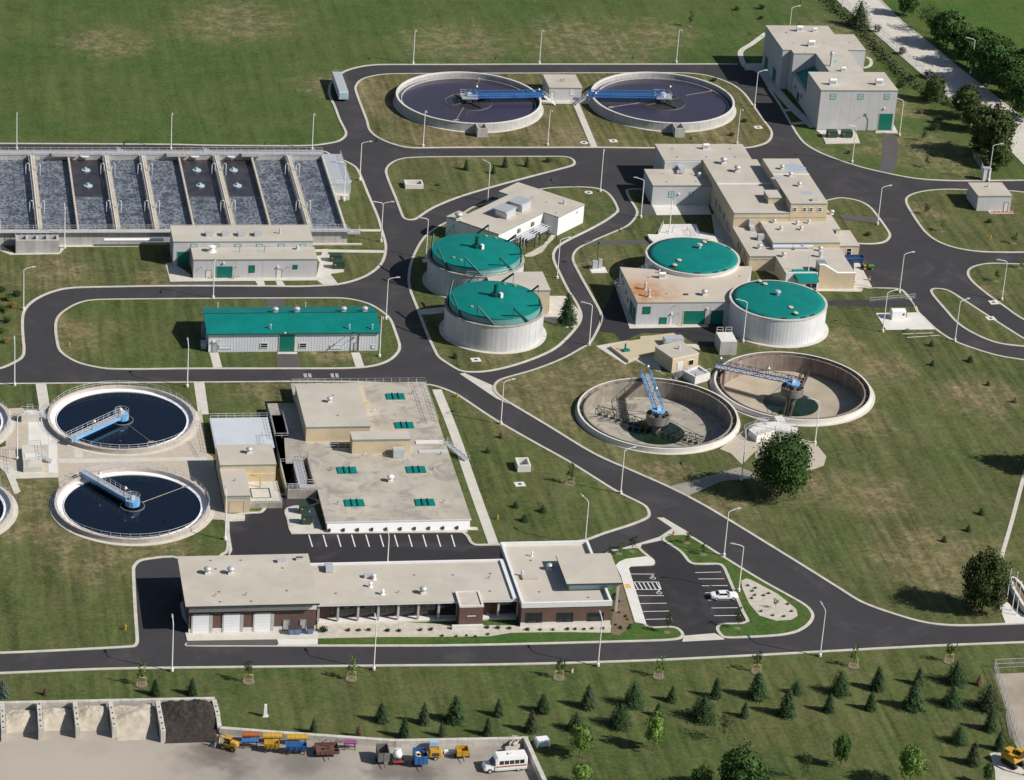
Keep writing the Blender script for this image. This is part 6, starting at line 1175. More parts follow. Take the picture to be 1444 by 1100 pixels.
LAMPS = [ # px, py, arm direction in degrees (0 = east), label, double
(582.5,90.5,-90,'street lamp on the north kerb above the left dark clarifier'),
(760.5,90,-90,'street lamp on the north kerb above the small pump house'),
(953.5,89,-90,'street lamp on the north kerb above the right dark clarifier'),
(596.5,207,-90,'street lamp on the lawn in front of the left dark clarifier'),
(772,205.5,-90,'street lamp on the lawn between the two dark clarifiers, below the pump house'),
(1039,203.5,-90,'street lamp right of the right dark clarifier, behind the stepped flat roofs'),
(23.5,211,-90,'street lamp at the aeration tanks\' far wall by the left picture edge'),
(241,211,-90,'street lamp behind the middle of the aeration tanks'),
(440,211.5,-90,'street lamp behind the right end of the aeration tanks'),
(507.3,254.6,0,'street lamp with arm over the junction right of the aeration tanks'),
(485,283.6,180,'street lamp on the grass strip just right of the aeration tanks, arm to left'),
(537.3,341.5,0,'twin-arm street lamp on the kerb right of the grey blower building',1),
(300.6,421,-90,'street lamp on the kerb behind the teal-roofed shed, before the blower building'),
(544.2,450.6,0,'street lamp on the curved kerb at the right end of the teal-roofed shed'),
(535,503.4,-90,'street lamp at the front right corner of the teal-roofed shed'),
(600.6,364.2,180,'street lamp just left of the farther digester'),
(687.6,283.8,140,'street lamp behind the angled white building with two roof units'),
(846.3,270.6,75,'street lamp on the grass tip right of the angled white building'),
(785.6,393.2,10,'street lamp at the narrow curving road right of the farther digester'),
(830.5,487.3,165,'street lamp at the lower end of the narrow curving road, near the blue spruce'),
(903.5,307.4,160,'street lamp at the left corner of the stepped grey and buff building'),
(943,333.5,-90,'slim street lamp behind the farther flat teal tank cover'),
(1047.7,482.7,165,'street lamp standing against the nearer white tank with flat teal cover'),
(1137,406.2,150,'street lamp before the small teal entrance canopy'),
(1063.8,151,10,'street lamp beside the road left of the tall north-east building'),
(1201.4,229.4,180,'street lamp on the kerb below the tall north-east building, near green transformers'),
(1268,191.7,165,'street lamp at the right corner of the tall north-east building'),
(1237.2,317.3,10,'street lamp on the small lawn right of the buff building'),
(1268,413.3,10,'street lamp at the wide junction above the weigh pad'),
(1244.5,468.6,15,'street lamp beside the white cabinet on the weigh pad'),
(1346.3,481.4,20,'street lamp on the outer kerb of the curved exit road'),
(1412.5,423.6,175,'street lamp on the rightmost lawn between the two exit roads'),
(1393.5,256,0,'street lamp behind the small cube-like eastern building'),
(1111.5,58,10,'street lamp behind the back roof of the tall north-east building'),
(1187.5,10,-90,'street lamp at the top edge beside the pale concrete road'),
(1368.5,104,165,'street lamp among the dark trees right of the pale concrete road'),
(706,598.6,15,'street lamp on the kerb by the path, left of the empty basins'),
(875,696.4,15,'street lamp on the diagonal road below the left empty basin'),
(824.5,770,120,'street lamp behind the reception roof by the side road'),
(1020.6,784.5,15,'street lamp at the kerb between diagonal road and the small parking lot'),
(1041.5,834.3,168,'street lamp at the head of the white parked car'),
(1156,926,100,'rightmost street lamp along the bottom road'),
(242.5,947,90,'leftmost street lamp along the bottom road, before the garage'),
(527,945,90,'street lamp on the bottom road before the glazed bays'),
(843,940,90,'street lamp on the bottom road before the reception block'),
(264,546,90,'street lamp on the lawn right of the upper black-water clarifier'),
(20.5,544,90,'street lamp by the road at the upper left of the round clarifiers'),
(544.8,822,90,'street lamp behind the middle office roof, before the striped parking bays'),
(317.2,761.4,90,'street lamp at the corner of the black court below the buff davit building'),
(24.3,649,10,'street lamp on the tan paving between the left clarifiers'),
(1045.2,677.5,80,'street lamp on the paved patch left of the big round tree'),
(1149,626,160,'street lamp on the paved patch right of the two empty basins'),
(33.2,437.6,10,'street lamp inside the far left road bend'),
(91,350.5,90,'street lamp at the right end of the concrete splitter box')]
proto = {0: make_lamp(), 1: make_lamp(True)}; used = set()
for L_ in LAMPS:
    d = len(L_) > 4; o = proto[d] if d not in used else copy_tree(proto[d]); used.add(d)
    c = at(L_[0], L_[1]); o.location = (c.x, c.y, .1); o.rotation_euler.z = R(L_[2]); o['label'] = L_[3]

# ================================================================ vegetation
def hpx(px, py, h): c = at(px, py); return h/(py-pxy((c.x, c.y, 1))[1]+1e-6) if False else h/(pxy((c.x, c.y, 0))[1]-pxy((c.x, c.y, 1))[1])
def quad(mb, p, n, s_, rr, asp=1.):
    n = n.normalized(); a = n.cross(Vector((rr.uniform(-1,1), rr.uniform(-1,1), rr.uniform(-1,1)))).normalized(); b = n.cross(a); a = a*s_; b = b*s_*asp
    mb.v += [tuple(p-a-b), tuple(p+a-b*.6), tuple(p+a*.7+b), tuple(p-a*.8+b*.8)]; k = len(mb.v); mb.f.append([k-4,k-3,k-2,k-1]); mb.m.append(0); mb.sm.append(False)
def conifer_mesh(seed, full=1., n=1900, top=1.):
    rr = random.Random(seed); mb = MB(); W_ = .30*full     # unit height
    tiers = 11
    for i in range(n):
        t = 1-math.sqrt(rr.random()*.98); t = .05+t*.95; a = rr.uniform(0, 2*math.pi); fr = (t*tiers) % 1
        lob = 1+.16*math.sin(5*a+int(t*tiers)*1.9+seed)+.1*math.sin(9*a+seed*2+t*14)
        env = W_*((1-t)**(.62*top)*min(1, .72+t*2.2))*(1.12-.30*fr)*lob+.008
        r_ = env*math.sqrt(rr.uniform(.28, 1.0)); z = t-r_*.22+rr.uniform(-.01,.01)
        quad(mb, Vector((r_*math.cos(a), r_*math.sin(a), max(.03, z))), Vector((math.cos(a)*rr.uniform(.1,.9), math.sin(a)*rr.uniform(.1,.9), rr.uniform(.2,1.))), rr.uniform(.013,.027), rr, .8)
    mb.lathe(0, 0, [(W_*.5,.06),(W_*.42,.3),(W_*.22,.65),(0,.95)], 9); return mb
CM = [conifer_mesh(11), conifer_mesh(12, 1.15), conifer_mesh(13, .95), conifer_mesh(14, 1.5, 2000, .62), conifer_mesh(15, 1.0, 900)]
cache = {}
def conifer(px, py, hp, label, kind=0, lf='lf_con', group='young conifers on the south lawn', name='conifer', z=0.02, cat='tree'):
    c = at(px, py); h = hpx(px, py, hp); key = (kind, lf)
    if key not in cache:
        T = Thing(name, label, cat, 0, 0); crown = CM[kind].build('crown', M[lf], T.e); T.part('trunk', MB().tube([(0,0,0),(0,0,.25)], .02, 6), M['bark'], local=True); cache[key] = T.e; o = T.e
    else: o = copy_tree(cache[key]); o.name = name
    o.location = (c.x, c.y, z); w_ = random.uniform(.9, 1.12); o.scale = (h*w_, h*w_, h); o.rotation_euler.z = random.uniform(0, 6.28); tag(o, label, cat, group); return o
def crown_mesh(seed, K, per, leafs, rx=.5, rz=.36, zc=.62, spread=.085, shell=.45, gap=0., gap_only=False):
    rr = random.Random(seed); mb = MB(); cs = []
    for k in range(K):
        while True:
            v = Vector((rr.gauss(0,1), rr.gauss(0,1), rr.gauss(0,1))).normalized()
            if v.z > -.85: break
        f = rr.uniform(shell, 1.)**.6; lump = 1+.13*math.sin(3*math.atan2(v.y, v.x)+seed)+.1*math.sin(5*v.z+seed*1.7)
        if rr.random() < gap: continue
        cs.append(Vector((v.x*rx*f*lump, v.y*rx*f*lump, zc+v.z*rz*f*lump)))
    for c in cs:
        n0 = (c-Vector((0,0,zc))).normalized()
        for j in range(per):
            p = c+Vector((rr.gauss(0,1), rr.gauss(0,1), rr.gauss(0,.75)))*spread*.5; n = n0+Vector((rr.gauss(0,.6), rr.gauss(0,.6), rr.gauss(.3,.6))); quad(mb, p, n, rr.uniform(.7,1.3)*leafs, rr)
    if not gap_only:
        rr2 = random.Random(seed+5)
        for q in range(9):
            v = Vector((rr2.gauss(0,1), rr2.gauss(0,1), rr2.gauss(0,1))).normalized()*.42; pr = [(0,-.4)]+[(.42*math.cos(R(x)), .42*math.sin(R(x))) for x in (-55,-20,15,50)]+[(0,.42)]
            mb.lathe(v.x*rx, v.y*rx, [(r_*rx, zc+v.z*rz+z_*rz) for r_, z_ in pr], 7)
    return mb, cs
dcache = {}
def deciduous(px, py, hp, wp, label, lf='lf_dec', seed=1, dense=1., group=None, name='leafy_tree', sparse=False, leafs=.016, zc=.60, K=None, z=.05):
    """hp, wp: height and crown width in photo pixels"""
    c = at(px, py); h = hpx(px, py, hp); ppm = FPX/((c-CP).length); wd = wp/ppm; key = (lf, seed, sparse, round(dense,2), zc)
    if key not in dcache:
        T = Thing(name, label, 'tree', 0, 0); kk = K or int((170 if not sparse else 40)*dense); mb, cs = crown_mesh(seed, kk, 26 if not sparse else 12, leafs*(1 if not sparse else 1.0), .5, min(.44, 1-zc) if not sparse else .38, zc, .10 if not sparse else .13, .45 if not sparse else .2, .06, sparse)
        mb.build('crown', M[lf], T.e); tr = MB().tube([(0,0,0),(.004,.003,.2),(0,0,zc)], .022 if not sparse else .012, 7, r2=.008); rr = random.Random(seed)
        for q in cs[:9 if not sparse else 14]: tr.tube([(0,0,.18+rr.random()*.22), tuple(q*.5+Vector((0,0,.2))), tuple(q)], .008, 4, r2=.002)
        T.part('trunk', tr, M['bark'], local=True); dcache[key] = T.e; o = T.e
    else: o = copy_tree(dcache[key]); o.name = name
    s_ = wd/1.06; o.location = (c.x, c.y, z); o.scale = (s_, s_, h); o.rotation_euler.z = random.uniform(0, 6.28); tag(o, label, 'tree', group); o.name = name; return o
shr = {}
def shrub(px, py, wp, label, lf='lf_mid', group=None, name='shrub', seed=1, hh=.75):
    c = at(px, py); ppm = FPX/((c-CP).length); wd = wp/ppm; key = (lf, seed)
    if key not in shr:
        mb, cs = crown_mesh(50+seed, 34, 12, .05, .42, .42, .45, .22, .4, 0., True); o = mb.build(name, M[lf]); shr[key] = o
    else: o = shr[key].copy(); col.objects.link(o); o.name = name
    o.location = (c.x, c.y, .1); o.scale = (wd, wd, wd*hh); o.rotation_euler.z = random.uniform(0, 6.28); tag(o, label, 'shrub', group); return o
def sapling(px, py, hp, wp, label, lf='lf_mid', stakes=True, seed=3, group='staked saplings'):
    o = deciduous(px, py, hp, wp, label, lf, seed, 1., group, 'sapling', True, .034, .66, K=22)
    c = at(px, py); mb = MB().disc(0, 0, .125, 1.1, 14); s_ = struct('mulch_ring', MB().disc(c.x, c.y, .118, 1.15 if stakes else .65, 14), M['mulch_l'])
    if stakes:
        st = MB()
        for dx in (-.75, .75): st.box(c.x+dx-.05, c.y-.05, 0, c.x+dx+.05, c.y+.05, 1.6)
        st.box(c.x-.75, c.y-.03, 1.45, c.x+.75, c.y+.03, 1.6)
        k = one('tree_stake', st, M['yel_stake'], 'yellow stakes at '+' '.join(label.replace('nearly bare young ','').replace(',','').split()[:13]), 'stake', (c.x, c.y, 0), 'tree stakes')
        k.data.materials[0] = M['yel_stake']
    return o
M['mulch_l'] = mat('mulch_ring', (.19,.15,.105), .95, .2, 2); M['yel_stake'] = mat('yellow_stake', (.62,.52,.22), .8, .1, 2)
Z1 = lambda x, y: (380+x/3.61, 980+y/3.61); Z2 = lambda x, y: (700+x/3.8, 900+y/3.8); Z3 = lambda x, y: (1060+x/3.76, 900+y/3.76)
def rowify(L, fmt, s0):
    L = sorted(L, key=lambda q: q[0])
    for i, q in enumerate(L):
        kind = q[3] if len(q) > 3 else (0, 3, 1, 2)[i % 4]; lf = q[4] if len(q) > 4 else ('lf_con' if i % 4 else 'lf_gry')
        adj = {'lf_con':'dark green', 'lf_gry':'olive green', 'lf_brn':'browned', 'lf_blue':'blue-grey'}[lf]
        conifer(q[0], q[1], q[2], fmt % (adj, ORD[i]), kind, lf)
A_ = [Z1(*q[:2])+(q[2]/3.61,)+tuple(q[3:]) for q in ((225,195,80),(455,215,72,4,'lf_brn'),(570,135,100,1,'lf_con'),(785,145,108),(685,215,108),(945,135,140,1,'lf_con'),(875,210,80,4,'lf_gry'),(1165,105,88),(1110,205,95),(1330,185,110,0,'lf_gry'),(1390,85,95))]
rowify(A_, '%s conifer, %s from the left above the long block wall', 1)
B_ = [Z2(*q[:2])+(q[2]/3.8,)+tuple(q[3:]) for q in ((490,372,125),(733,360,135,3,'lf_con'),(940,338,88),(1175,317,112),(1395,318,145,1,'lf_con'))]+[Z3(*q[:2])+(q[2]/3.76,)+tuple(q[3:]) for q in ((235,292,72),(465,292,130,3,'lf_con'),(665,272,128),(885,245,95),(1080,237,130,3,'lf_con'),(1205,248,62,4,'lf_brn'))]
rowify(B_, '%s conifer, %s from the left in the upper row east of the shuttle bus', 1)
C2 = [Z2(*q[:2])+(q[2]/3.8,)+tuple(q[3:]) for q in ((425,492,105,3,'lf_con'),(660,470,132),(865,415,70),(1105,432,138,3,'lf_con'),(1330,422,85))]+[Z3(*q[:2])+(q[2]/3.76,)+tuple(q[3:]) for q in ((185,408,150,1,'lf_con'),(408,388,102),(628,378,98),(855,372,146,1,'lf_con'),(1062,357,115),(1250,372,140,3,'lf_gry'))]
rowify(C2, '%s conifer, %s from the left in the second row east of the shuttle bus', 1)
D_ = [Z3(*q[:2])+(q[2]/3.76,)+tuple(q[3:]) for q in ((1095,552,95,3,'lf_con'),(1262,487,120),(1310,592,100),(1172,667,125,0,'lf_gry'))]
rowify(D_, '%s conifer, %s from the left of four near the yellow excavator', 1)
for q, l, lf in (((15,115),'blue-grey spruce cut by the left picture edge above the sand bays','lf_blue'),((230,108),'tiny browned conifer above the sand bays','lf_brn'),((790,108),'left of two small dark spruces above the compost pile','lf_con'),((978,105),'right of two small dark spruces above the compost pile','lf_con')):
    conifer(q[0]/3.61, 950+q[1]/3.61, (40 if lf == 'lf_brn' else 86)/3.61, l, 1, lf, 'small spruces behind the storage bays')
conifer(799.6, 456.4, 46, 'broad dark spruce on the pale pad beside the nearer digester', 1, 'lf_con', None)
for q, l in (((445,114,62),'first'),((652,100,62),'third'),((770,97,57),'fourth'),((590,134,48),'second')): conifer(540+q[0]/3.794, 210+q[1]/3.794, q[2]/3.794, f'small dark conifer, {l} from the left on the triangular lawn', 0, 'lf_con', 'conifers on the triangular lawn')
shrub(540+885/3.794, 210+72/3.794, 9.5, 'round dark shrub rightmost on the triangular lawn', 'lf_con'); shrub(540+298/3.794, 210+198/3.794, 7, 'small yellow-green shrub beside the open concrete box', 'lf_lit', seed=2)
for q, l in (((520,222,46),'just below the weigh pad'),((525,348,42),'second below the weigh pad'),((770,324,48),'beside the curved exit road'),((885,477,38),'right of the large lawn\'s middle')): conifer(1200+q[0]/4.582, 440+q[1]/4.582, q[2]/4.582, 'tiny conifer '+l, 3, 'lf_con', 'tiny conifers on the east lawn')
conifer(1200+1060/4.582, 440+587/4.582, 42/4.582, 'tiny browned conifer near the right edge of the large lawn', 3, 'lf_brn', 'tiny conifers on the east lawn')
for q, l in (((1248,280,36),'uppermost'),((1187,357,35),'middle'),((1077,405,33),'lowermost')): conifer(1000+q[0]/3.252, 640+q[1]/3.252, q[2]/3.252, l+' of three tiny conifers above the big right-hand tree', 3, 'lf_con', 'tiny conifers on the east lawn')
for q, l, s_ in (((530,462,34),'small browned shrub under the street lamp left of the basins','lf_brn'),((460,537,34),'small dark conifer left of the open white concrete box','lf_con'),((605,817,40),'upper left of three small conifers near the bottom of the wedge lawn','lf_con'),((742,840,42),'right of three small conifers near the bottom of the wedge lawn','lf_con'),((648,887,44),'lower of three small conifers near the bottom of the wedge lawn','lf_con'),((295,57,36),'small dark conifer at the foot of the nearer digester','lf_con')):
    conifer(560+q[0]/3.61, 490+q[1]/3.61, q[2]/3.61, l, 3, s_, 'small conifers on the wedge lawn')
deciduous(1100.7, 700, 82, 82, 'big round dark green maple casting a long shadow below the empty basins', 'lf_dec', 21, 2.6, leafs=.015, K=420, zc=.56)
deciduous(1000+1250/3.252, 640+725/3.252, 86, 66, 'tall broad olive-green tree near the right edge by the flagpoles', 'lf_oli', 22, 2.0, leafs=.016, K=380, zc=.53)
for i, (q, l, lf, sd, sp) in enumerate((((445,638,175,140),'light green young tree below the round dark conifer, nearest the bus','lf_lit',31,0),((840,600,195,115),'light green young tree with slim trunk in the south lawn\'s middle','lf_lit',32,1),((1215,550,160,120),'nearly bare young tree in the south lawn','lf_oli',33,1),((450,800,130,130),'light green tree cut by the bottom edge near the bus','lf_lit',31,0),((1300,868,265,270),'large dark tree at the bottom edge of the picture','lf_dec',35,0),((1090,850,150,130),'dark tree left of the large bottom-edge tree','lf_dec',36,0))):
    x, y = Z2(q[0], q[1]); deciduous(x, y, q[2]/3.8, q[3]/3.8, l, lf, sd, 1., None, 'leafy_tree', bool(sp) and i != 1, leafs=.02 if i != 1 else .02, K=(90 if i in (0,1,3) else None))
for i, (q, l, lf, sd, sp) in enumerate((((468,682,170,95),'small dark leafy tree with visible trunk near the bottom','lf_dec',37,0),((832,790,225,160),'pale yellow-green round tree at the bottom edge','lf_lit',31,0),((270,745,150,90),'pale mixed-leaf tree at the bottom between dark trees','lf_oli',33,1),((640,815,120,90),'greyish bare tree at the bottom edge','lf_oli',33,1),((1245,775,115,55),'dark narrow tree at the bottom beside the concrete drive','lf_dec',37,0))):
    x, y = Z3(q[0], q[1]); deciduous(x, y, q[2]/3.76, q[3]/3.76, l, lf, sd, 1., None, 'leafy_tree', bool(sp), leafs=.02, K=(90 if not sp else None))
for i, (x, y) in enumerate(((199.6,966),(350.5,962),(495.5,958),(788,956.6),(928.4,954.7),(1066.6,947.4),(1203.6,940),(1338,933))): sapling(x, y, 34 if i < 3 else 30, 16, f'nearly bare young sapling, {ORD[i]} from the left along the bottom road', 'lf_lit' if i % 2 == 0 else 'lf_mid', seed=3+i % 2)
for i, (x, y, h_, w_, l) in enumerate(((969,766.5,17,12,'sapling at the upper tip of the parking island lawn'),(991.9,783,18,12,'sapling second from the tip of the parking island'),(1040.1,886.6,31,14,'sapling at the lower end of the parking lot, right side'),(940.8,892.5,31,14,'sapling at the lower end of the parking lot, left side'),(873,781.8,17,12,'sapling nearest the reception canopy corner'),(891.3,778.3,24,12,'sapling at the corner of the parking entrance'),(860,785,16,10,'leftmost small sapling behind the reception canopy'))): sapling(x, y, h_, w_, l, 'lf_mid', False, 3+i % 2, 'saplings round the parking lot')
sapling(1093.3,858.5,17,9,'sapling in the stone-covered teardrop bed','lf_lit', False, 4, 'saplings round the parking lot')
sapling(803.8,682.5,31,14,'bare staked sapling in the wedge lawn near the diagonal road','lf_oli'); sapling(973,38,24,10,'young tree alone on the far north field','lf_mid', False, 3, None)
for i, (x, y, l) in enumerate(((1306,303,'sapling at the left tip of the eastern lawn'),(1329,327,'pale sapling on the lower left of the eastern lawn'),(1430,344,'sapling at the right end of the eastern lawn'),(1405.5,397.5,'sapling on the lawn between exit roads'),(1439,379,'sapling beside the right edge on the exit lawn'),(1307,237,'sapling above the road right of the tall building'),(1302,199,'small sapling on the slope right of the tall building'))): sapling(x, y, 17, 11, l, ('lf_oli','lf_lit','lf_mid')[i % 3], False, 3+i % 2, 'saplings on the eastern lawns')
for i, (q, w_, l, lf) in enumerate((((1187,62),8,'small shrub on the far field, left of pair','lf_con'),((1335,55),10,'larger shrub on the far field top right of the clarifiers','lf_con'),((1330,115),7,'small shrub below the larger one on the far field','lf_con'),((1050,488),8,'shrub on the curb lawn behind the right dark clarifier','lf_con'),((1230,733),8,'shrub right of the right dark clarifier','lf_gry'),((1155,815),8,'shrub at the lower right of the right dark clarifier','lf_gry'))): shrub(760+q[0]/4.247, q[1]/4.247, w_, l, lf, None, seed=1+i % 2)
for i, (q, w_, l, lf) in enumerate((((820,440),12,'round dark shrub right of the tall building roof','lf_con'),((560,775),6,'tiny shrub below the green transformers','lf_con'),((990,655),15,'low dark juniper on the slope, lower one','lf_con'),((1005,620),14,'low dark juniper on the slope, upper one','lf_con'),((940,500),14,'sprawling shrub on the slope by the fence','lf_mid'),((880,402),9,'pale small shrub beside the fence','lf_gry'),((925,572),8,'brown small shrub on the slope','lf_brn'),((960,392),12,'bushy shrub at the left kerb of the pale road, lower','lf_gry'),((830,275),11,'bushy shrub at the left kerb of the pale road, middle','lf_gry'),((705,162),11,'bushy shrub at the left kerb of the pale road, upper','lf_gry'))): shrub(1040+q[0]/3.574, q[1]/3.574, w_, l, lf, None, seed=1+i % 2, hh=1.1 if i > 6 else .8)
shrub(1100+455/3.667, 200+487/3.667, 9, 'round small shrub on the small lawn right of the buff building', 'lf_con'); shrub(1100+1080/3.667, 200+420/3.667, 8, 'small shrub in front of the cube-like eastern building', 'lf_con')
ZT = lambda x, y: (1040+x/3.574, y/3.574)
conifer(*ZT(612,135), 40, 'dark pine at the head of the fence beside the pale road', 3, 'lf_gry', None)
for i, (q, h_, w_, l, lf, sd) in enumerate((((850,82),125,100,'dark tree at top edge right of the pale road','lf_dec',41),((950,162),140,130,'thin brownish tree right of the pale road','lf_oli',33),((1055,240),170,155,'broad round dark tree right of the pale road, uppermost full one','lf_dec',41),((1155,335),165,120,'dark tree behind the lamp right of the pale road','lf_dec',42),((1265,432),215,165,'tall dark tree, fourth down the right side of the pale road','lf_dec',42),((1385,500),215,180,'large dark tree near the right edge beside the pale road','lf_dec',41),((1450,610),200,150,'dark tree cut by the right edge beside the pale road','lf_dec',42),((1465,430),190,150,'dark tree at the right edge behind the row','lf_dec',41),
  ((1330,395),170,140,'dark tree filling the gap behind the tall row right of the pale road','lf_dec',42),((1225,300),150,120,'dark tree behind the third of the row right of the pale road','lf_dec',41),((990,517),125,105,'yellow-green spreading tree on the slope left of the pale road','lf_mid',43),((1145,597),148,110,'mid green tree on the slope left of the pale road','lf_mid',42),((1190,662),140,110,'bright mid green tree below the fence','lf_mid',43),((1275,800),240,190,'big olive tree above the small road at the right','lf_oli',22),((1315,850),125,100,'light green tree at the foot of the big olive tree','lf_mid',43))):
    x, y = ZT(*q); deciduous(x, y, h_/3.574*1.08, w_/3.574*(1.25 if q[0] > 1000 else 1.05), l, lf, sd, 1., 'trees beside the pale concrete road', 'leafy_tree', lf == 'lf_oli' and i == 1, leafs=.022, K=190 if i != 1 else None, zc=.56)
deciduous(1492, 668, 75, 62, 'dark tree just outside the right picture edge whose shadow falls on the lawn', 'lf_dec', 42, 1., None, 'leafy_tree', False, leafs=.022, K=190, zc=.56)
# garden clump at left edge
for i, (x, y, w_, lf, l) in enumerate(((3,412,12,'lf_con','dark shrub topmost in the left-edge garden'),(12,424,14,'lf_mid','mid green shrub in the left-edge garden, upper'),(24,418,12,'lf_con','dark shrub nearest the road in the left-edge garden'),(18,434,11,'lf_yel','golden shrub in the left-edge garden'),(5,440,14,'lf_mid','green shrub at the edge below the golden shrub'),(10,455,12,'lf_con','dark shrub in the middle of the left-edge garden'),(3,470,12,'lf_mid','green shrub low in the left-edge garden'),(9,484,12,'lf_yel','golden low shrub at the bottom of the left-edge garden'))): shrub(x, y, w_, l, lf, 'garden shrubs at the left edge', seed=1+i % 2)
# bed shrubs
FB = [(180+x/3.8, 740+y/3.8, w_) for x, y, w_ in ((1050,575,12),(1183,572,6.5),(1238,572,6.5),(1293,570,6.5),(1393,572,6))]+[(540+x/4.011, 740+y/4.011, w_) for x, y, w_ in ((27,606,6.5),(92,606,6.5),(213,602,6),(272,599,6.5),(588,588,7),(650,590,7),(715,592,6),(817,600,7),(890,600,5),(962,600,5),(1043,597,6),(1087,597,5),(1137,597,5),(1183,593,5),(1245,592,5),(335,634,5),(415,636,4),(473,632,4),(523,636,4),(595,626,5))]
for i, q in enumerate(sorted(FB)): shrub(q[0], q[1], q[2], f'small dark shrub, {ORD[i]} from the left in the stone bed before the office', 'lf_con', 'small shrubs in the stone bed', seed=1+i % 2)
TB = sorted([(840+x/4.247, 730+y/4.247) for x, y in ((912,412),(955,427),(938,445),(953,470),(935,489),(1005,472),(1035,460),(1150,524),(1172,567),(1127,597),(1060,592),(990,567))])
for i, q in enumerate(TB): shrub(q[0], q[1], 4.5, f'tiny dark shrub, {ORD[i]} from the left in the teardrop stone bed', 'lf_con', 'tiny shrubs in the teardrop bed', seed=2)
rr = random.Random(5); MBd = []
for i in range(22):
    u, v_ = rr.random(), rr.random(); x = 864+(6+26*u)*(1)+(-2*v_); y = 832+58*v_; 
    if x > 863+30*(v_*.9+.1): x = 863+30*(v_*.9+.1)*u
    MBd.append((x, y))
for i, q in enumerate(sorted(MBd)): shrub(q[0], q[1], 4, f'tiny pale shrub, {ORD[i]} from the left in the brown mulch bed by the lobby', 'lf_gry', 'tiny shrubs in the mulch bed', seed=1)
# hedge and fence along the pale road
hp = P([(1160,-8),(1176,14),(1202,32),(1222,55),(1245,80),(1262,100),(1290,122),(1320,140),(1345,152)]); mb = MB(); rr = random.Random(9)
for a, b in zip(hp, hp[1:]):
    a, b = Vector(a), Vector(b); n = int((b-a).length*16)
    for k in range(n): p = a+(b-a)*rr.random()+Vector((rr.gauss(0,.5), rr.gauss(0,.5))); quad(mb, Vector((p.x, p.y, rr.random()**1.3*2.1)), Vector((rr.gauss(0,1), rr.gauss(0,1), rr.gauss(.5,1))), rr.uniform(.14,.3), rr)
one('hedge', mb, M['lf_gry'], 'straggling dark vine hedge along the fence beside the pale road', 'hedge', (hp[0][0], hp[0][1], 0))
def fence(name, pts, lab, h=2.1, sp=3., px=True, m='galv'):
    l = P(pts) if px else pts; T = Thing(name, lab, 'fence', *l[0]); mb = MB()
    for a, b in zip(l, l[1:]):
        for z in (.12, h*.5, h): mb.tube([(*a, z), (*b, z)], .035, 4, cap=False)
        L = (Vector(b)-Vector(a)).length; n = max(2, int(L/.45))
        for k in range(n):
            p = Vector(a)+(Vector(b)-Vector(a))*k/n; q = Vector(a)+(Vector(b)-Vector(a))*(k+1)/n; mb.tube([(p.x,p.y,.1),(q.x,q.y,h)], .012, 3, cap=False); mb.tube([(q.x,q.y,.1),(p.x,p.y,h)], .012, 3, cap=False)
    T.part('mesh_panel', mb, M['galv'])
    for a, b in zip(l, l[1:]):
        L = (Vector(b)-Vector(a)).length; n = max(1, round(L/sp))
        for k in range(n): p = Vector(a)+(Vector(b)-Vector(a))*k/n; T.part('post', MB().tube([(p.x,p.y,0),(p.x,p.y,h+.1)], .05, 5), M[m])
fence('chain_link_fence', [(1172,-8),(1215,30),(1255,62),(1300,104),(1345,146),(1380,190),(1398,225)], 'long chain-link fence running beside the pale concrete road', sp=5)
fence('chain_link_fence', [(1372,222),(1382,236),(1388,250)], 'short fence run beside the white cabinet near the eastern building', sp=2)
fence('chain_link_fence', [(1444,940.5),(1401.8,942.5),(1422,1002),(1436,1046),(1444,1060)], 'chain-link fence on the walled yard at the lower right corner', 1.9, sp=2.5)
fence('chain_link_fence', [(1418,1012),(1424,1040),(1444,1068)], 'short fence beside the gate steps near the yellow excavator', 1.7, sp=2)
fence('sliding_gate', zz(1100,200,3.667,[(462,830),(700,808)]), 'low grey sliding gate frame lying beside the weigh pad', 1.1, 4)
# ================================================================ small structures
def block(lab, name, cat, bl, br, ty, bk, m, group=None, cap=None, z0=.1):
    x0, x1, y0, y1, h = bxp(bl, br, ty, bk); y1 = max(y1, y0+.6); T = Thing(name, lab, cat, (x0+x1)/2, y0, 0, 0, group); return T, x0, x1, y0, y1, h
def zt(ox, oy, s, *pts): return [(ox+x/s, oy+y/s) for x, y in pts]
tr = [(zt(1040,20,5.7875,(733,1015),(810,1015),(0,960),(725,940)),'left of two green transformers before the tall north-east building'),(zt(1040,20,5.7875,(853,1015),(932,1015),(0,960),(847,940)),'right of two green transformers before the tall north-east building'),
      (zt(240,180,4.49,(1012,855),(1080,855),(0,812),(1010,795)),'rear of two dark green transformers right of the blower building'),(zt(240,180,4.49,(1032,900),(1098,900),(0,855),(1028,838)),'front of two dark green transformers right of the blower building'),
      (zt(280,520,3.438,(490,708),(530,708),(0,668),(486,650)),'rear of two dark green transformers beside the stained deck'),(zt(280,520,3.438,(500,760),(545,760),(0,716),(497,700)),'front of two dark green transformers beside the stained deck')]
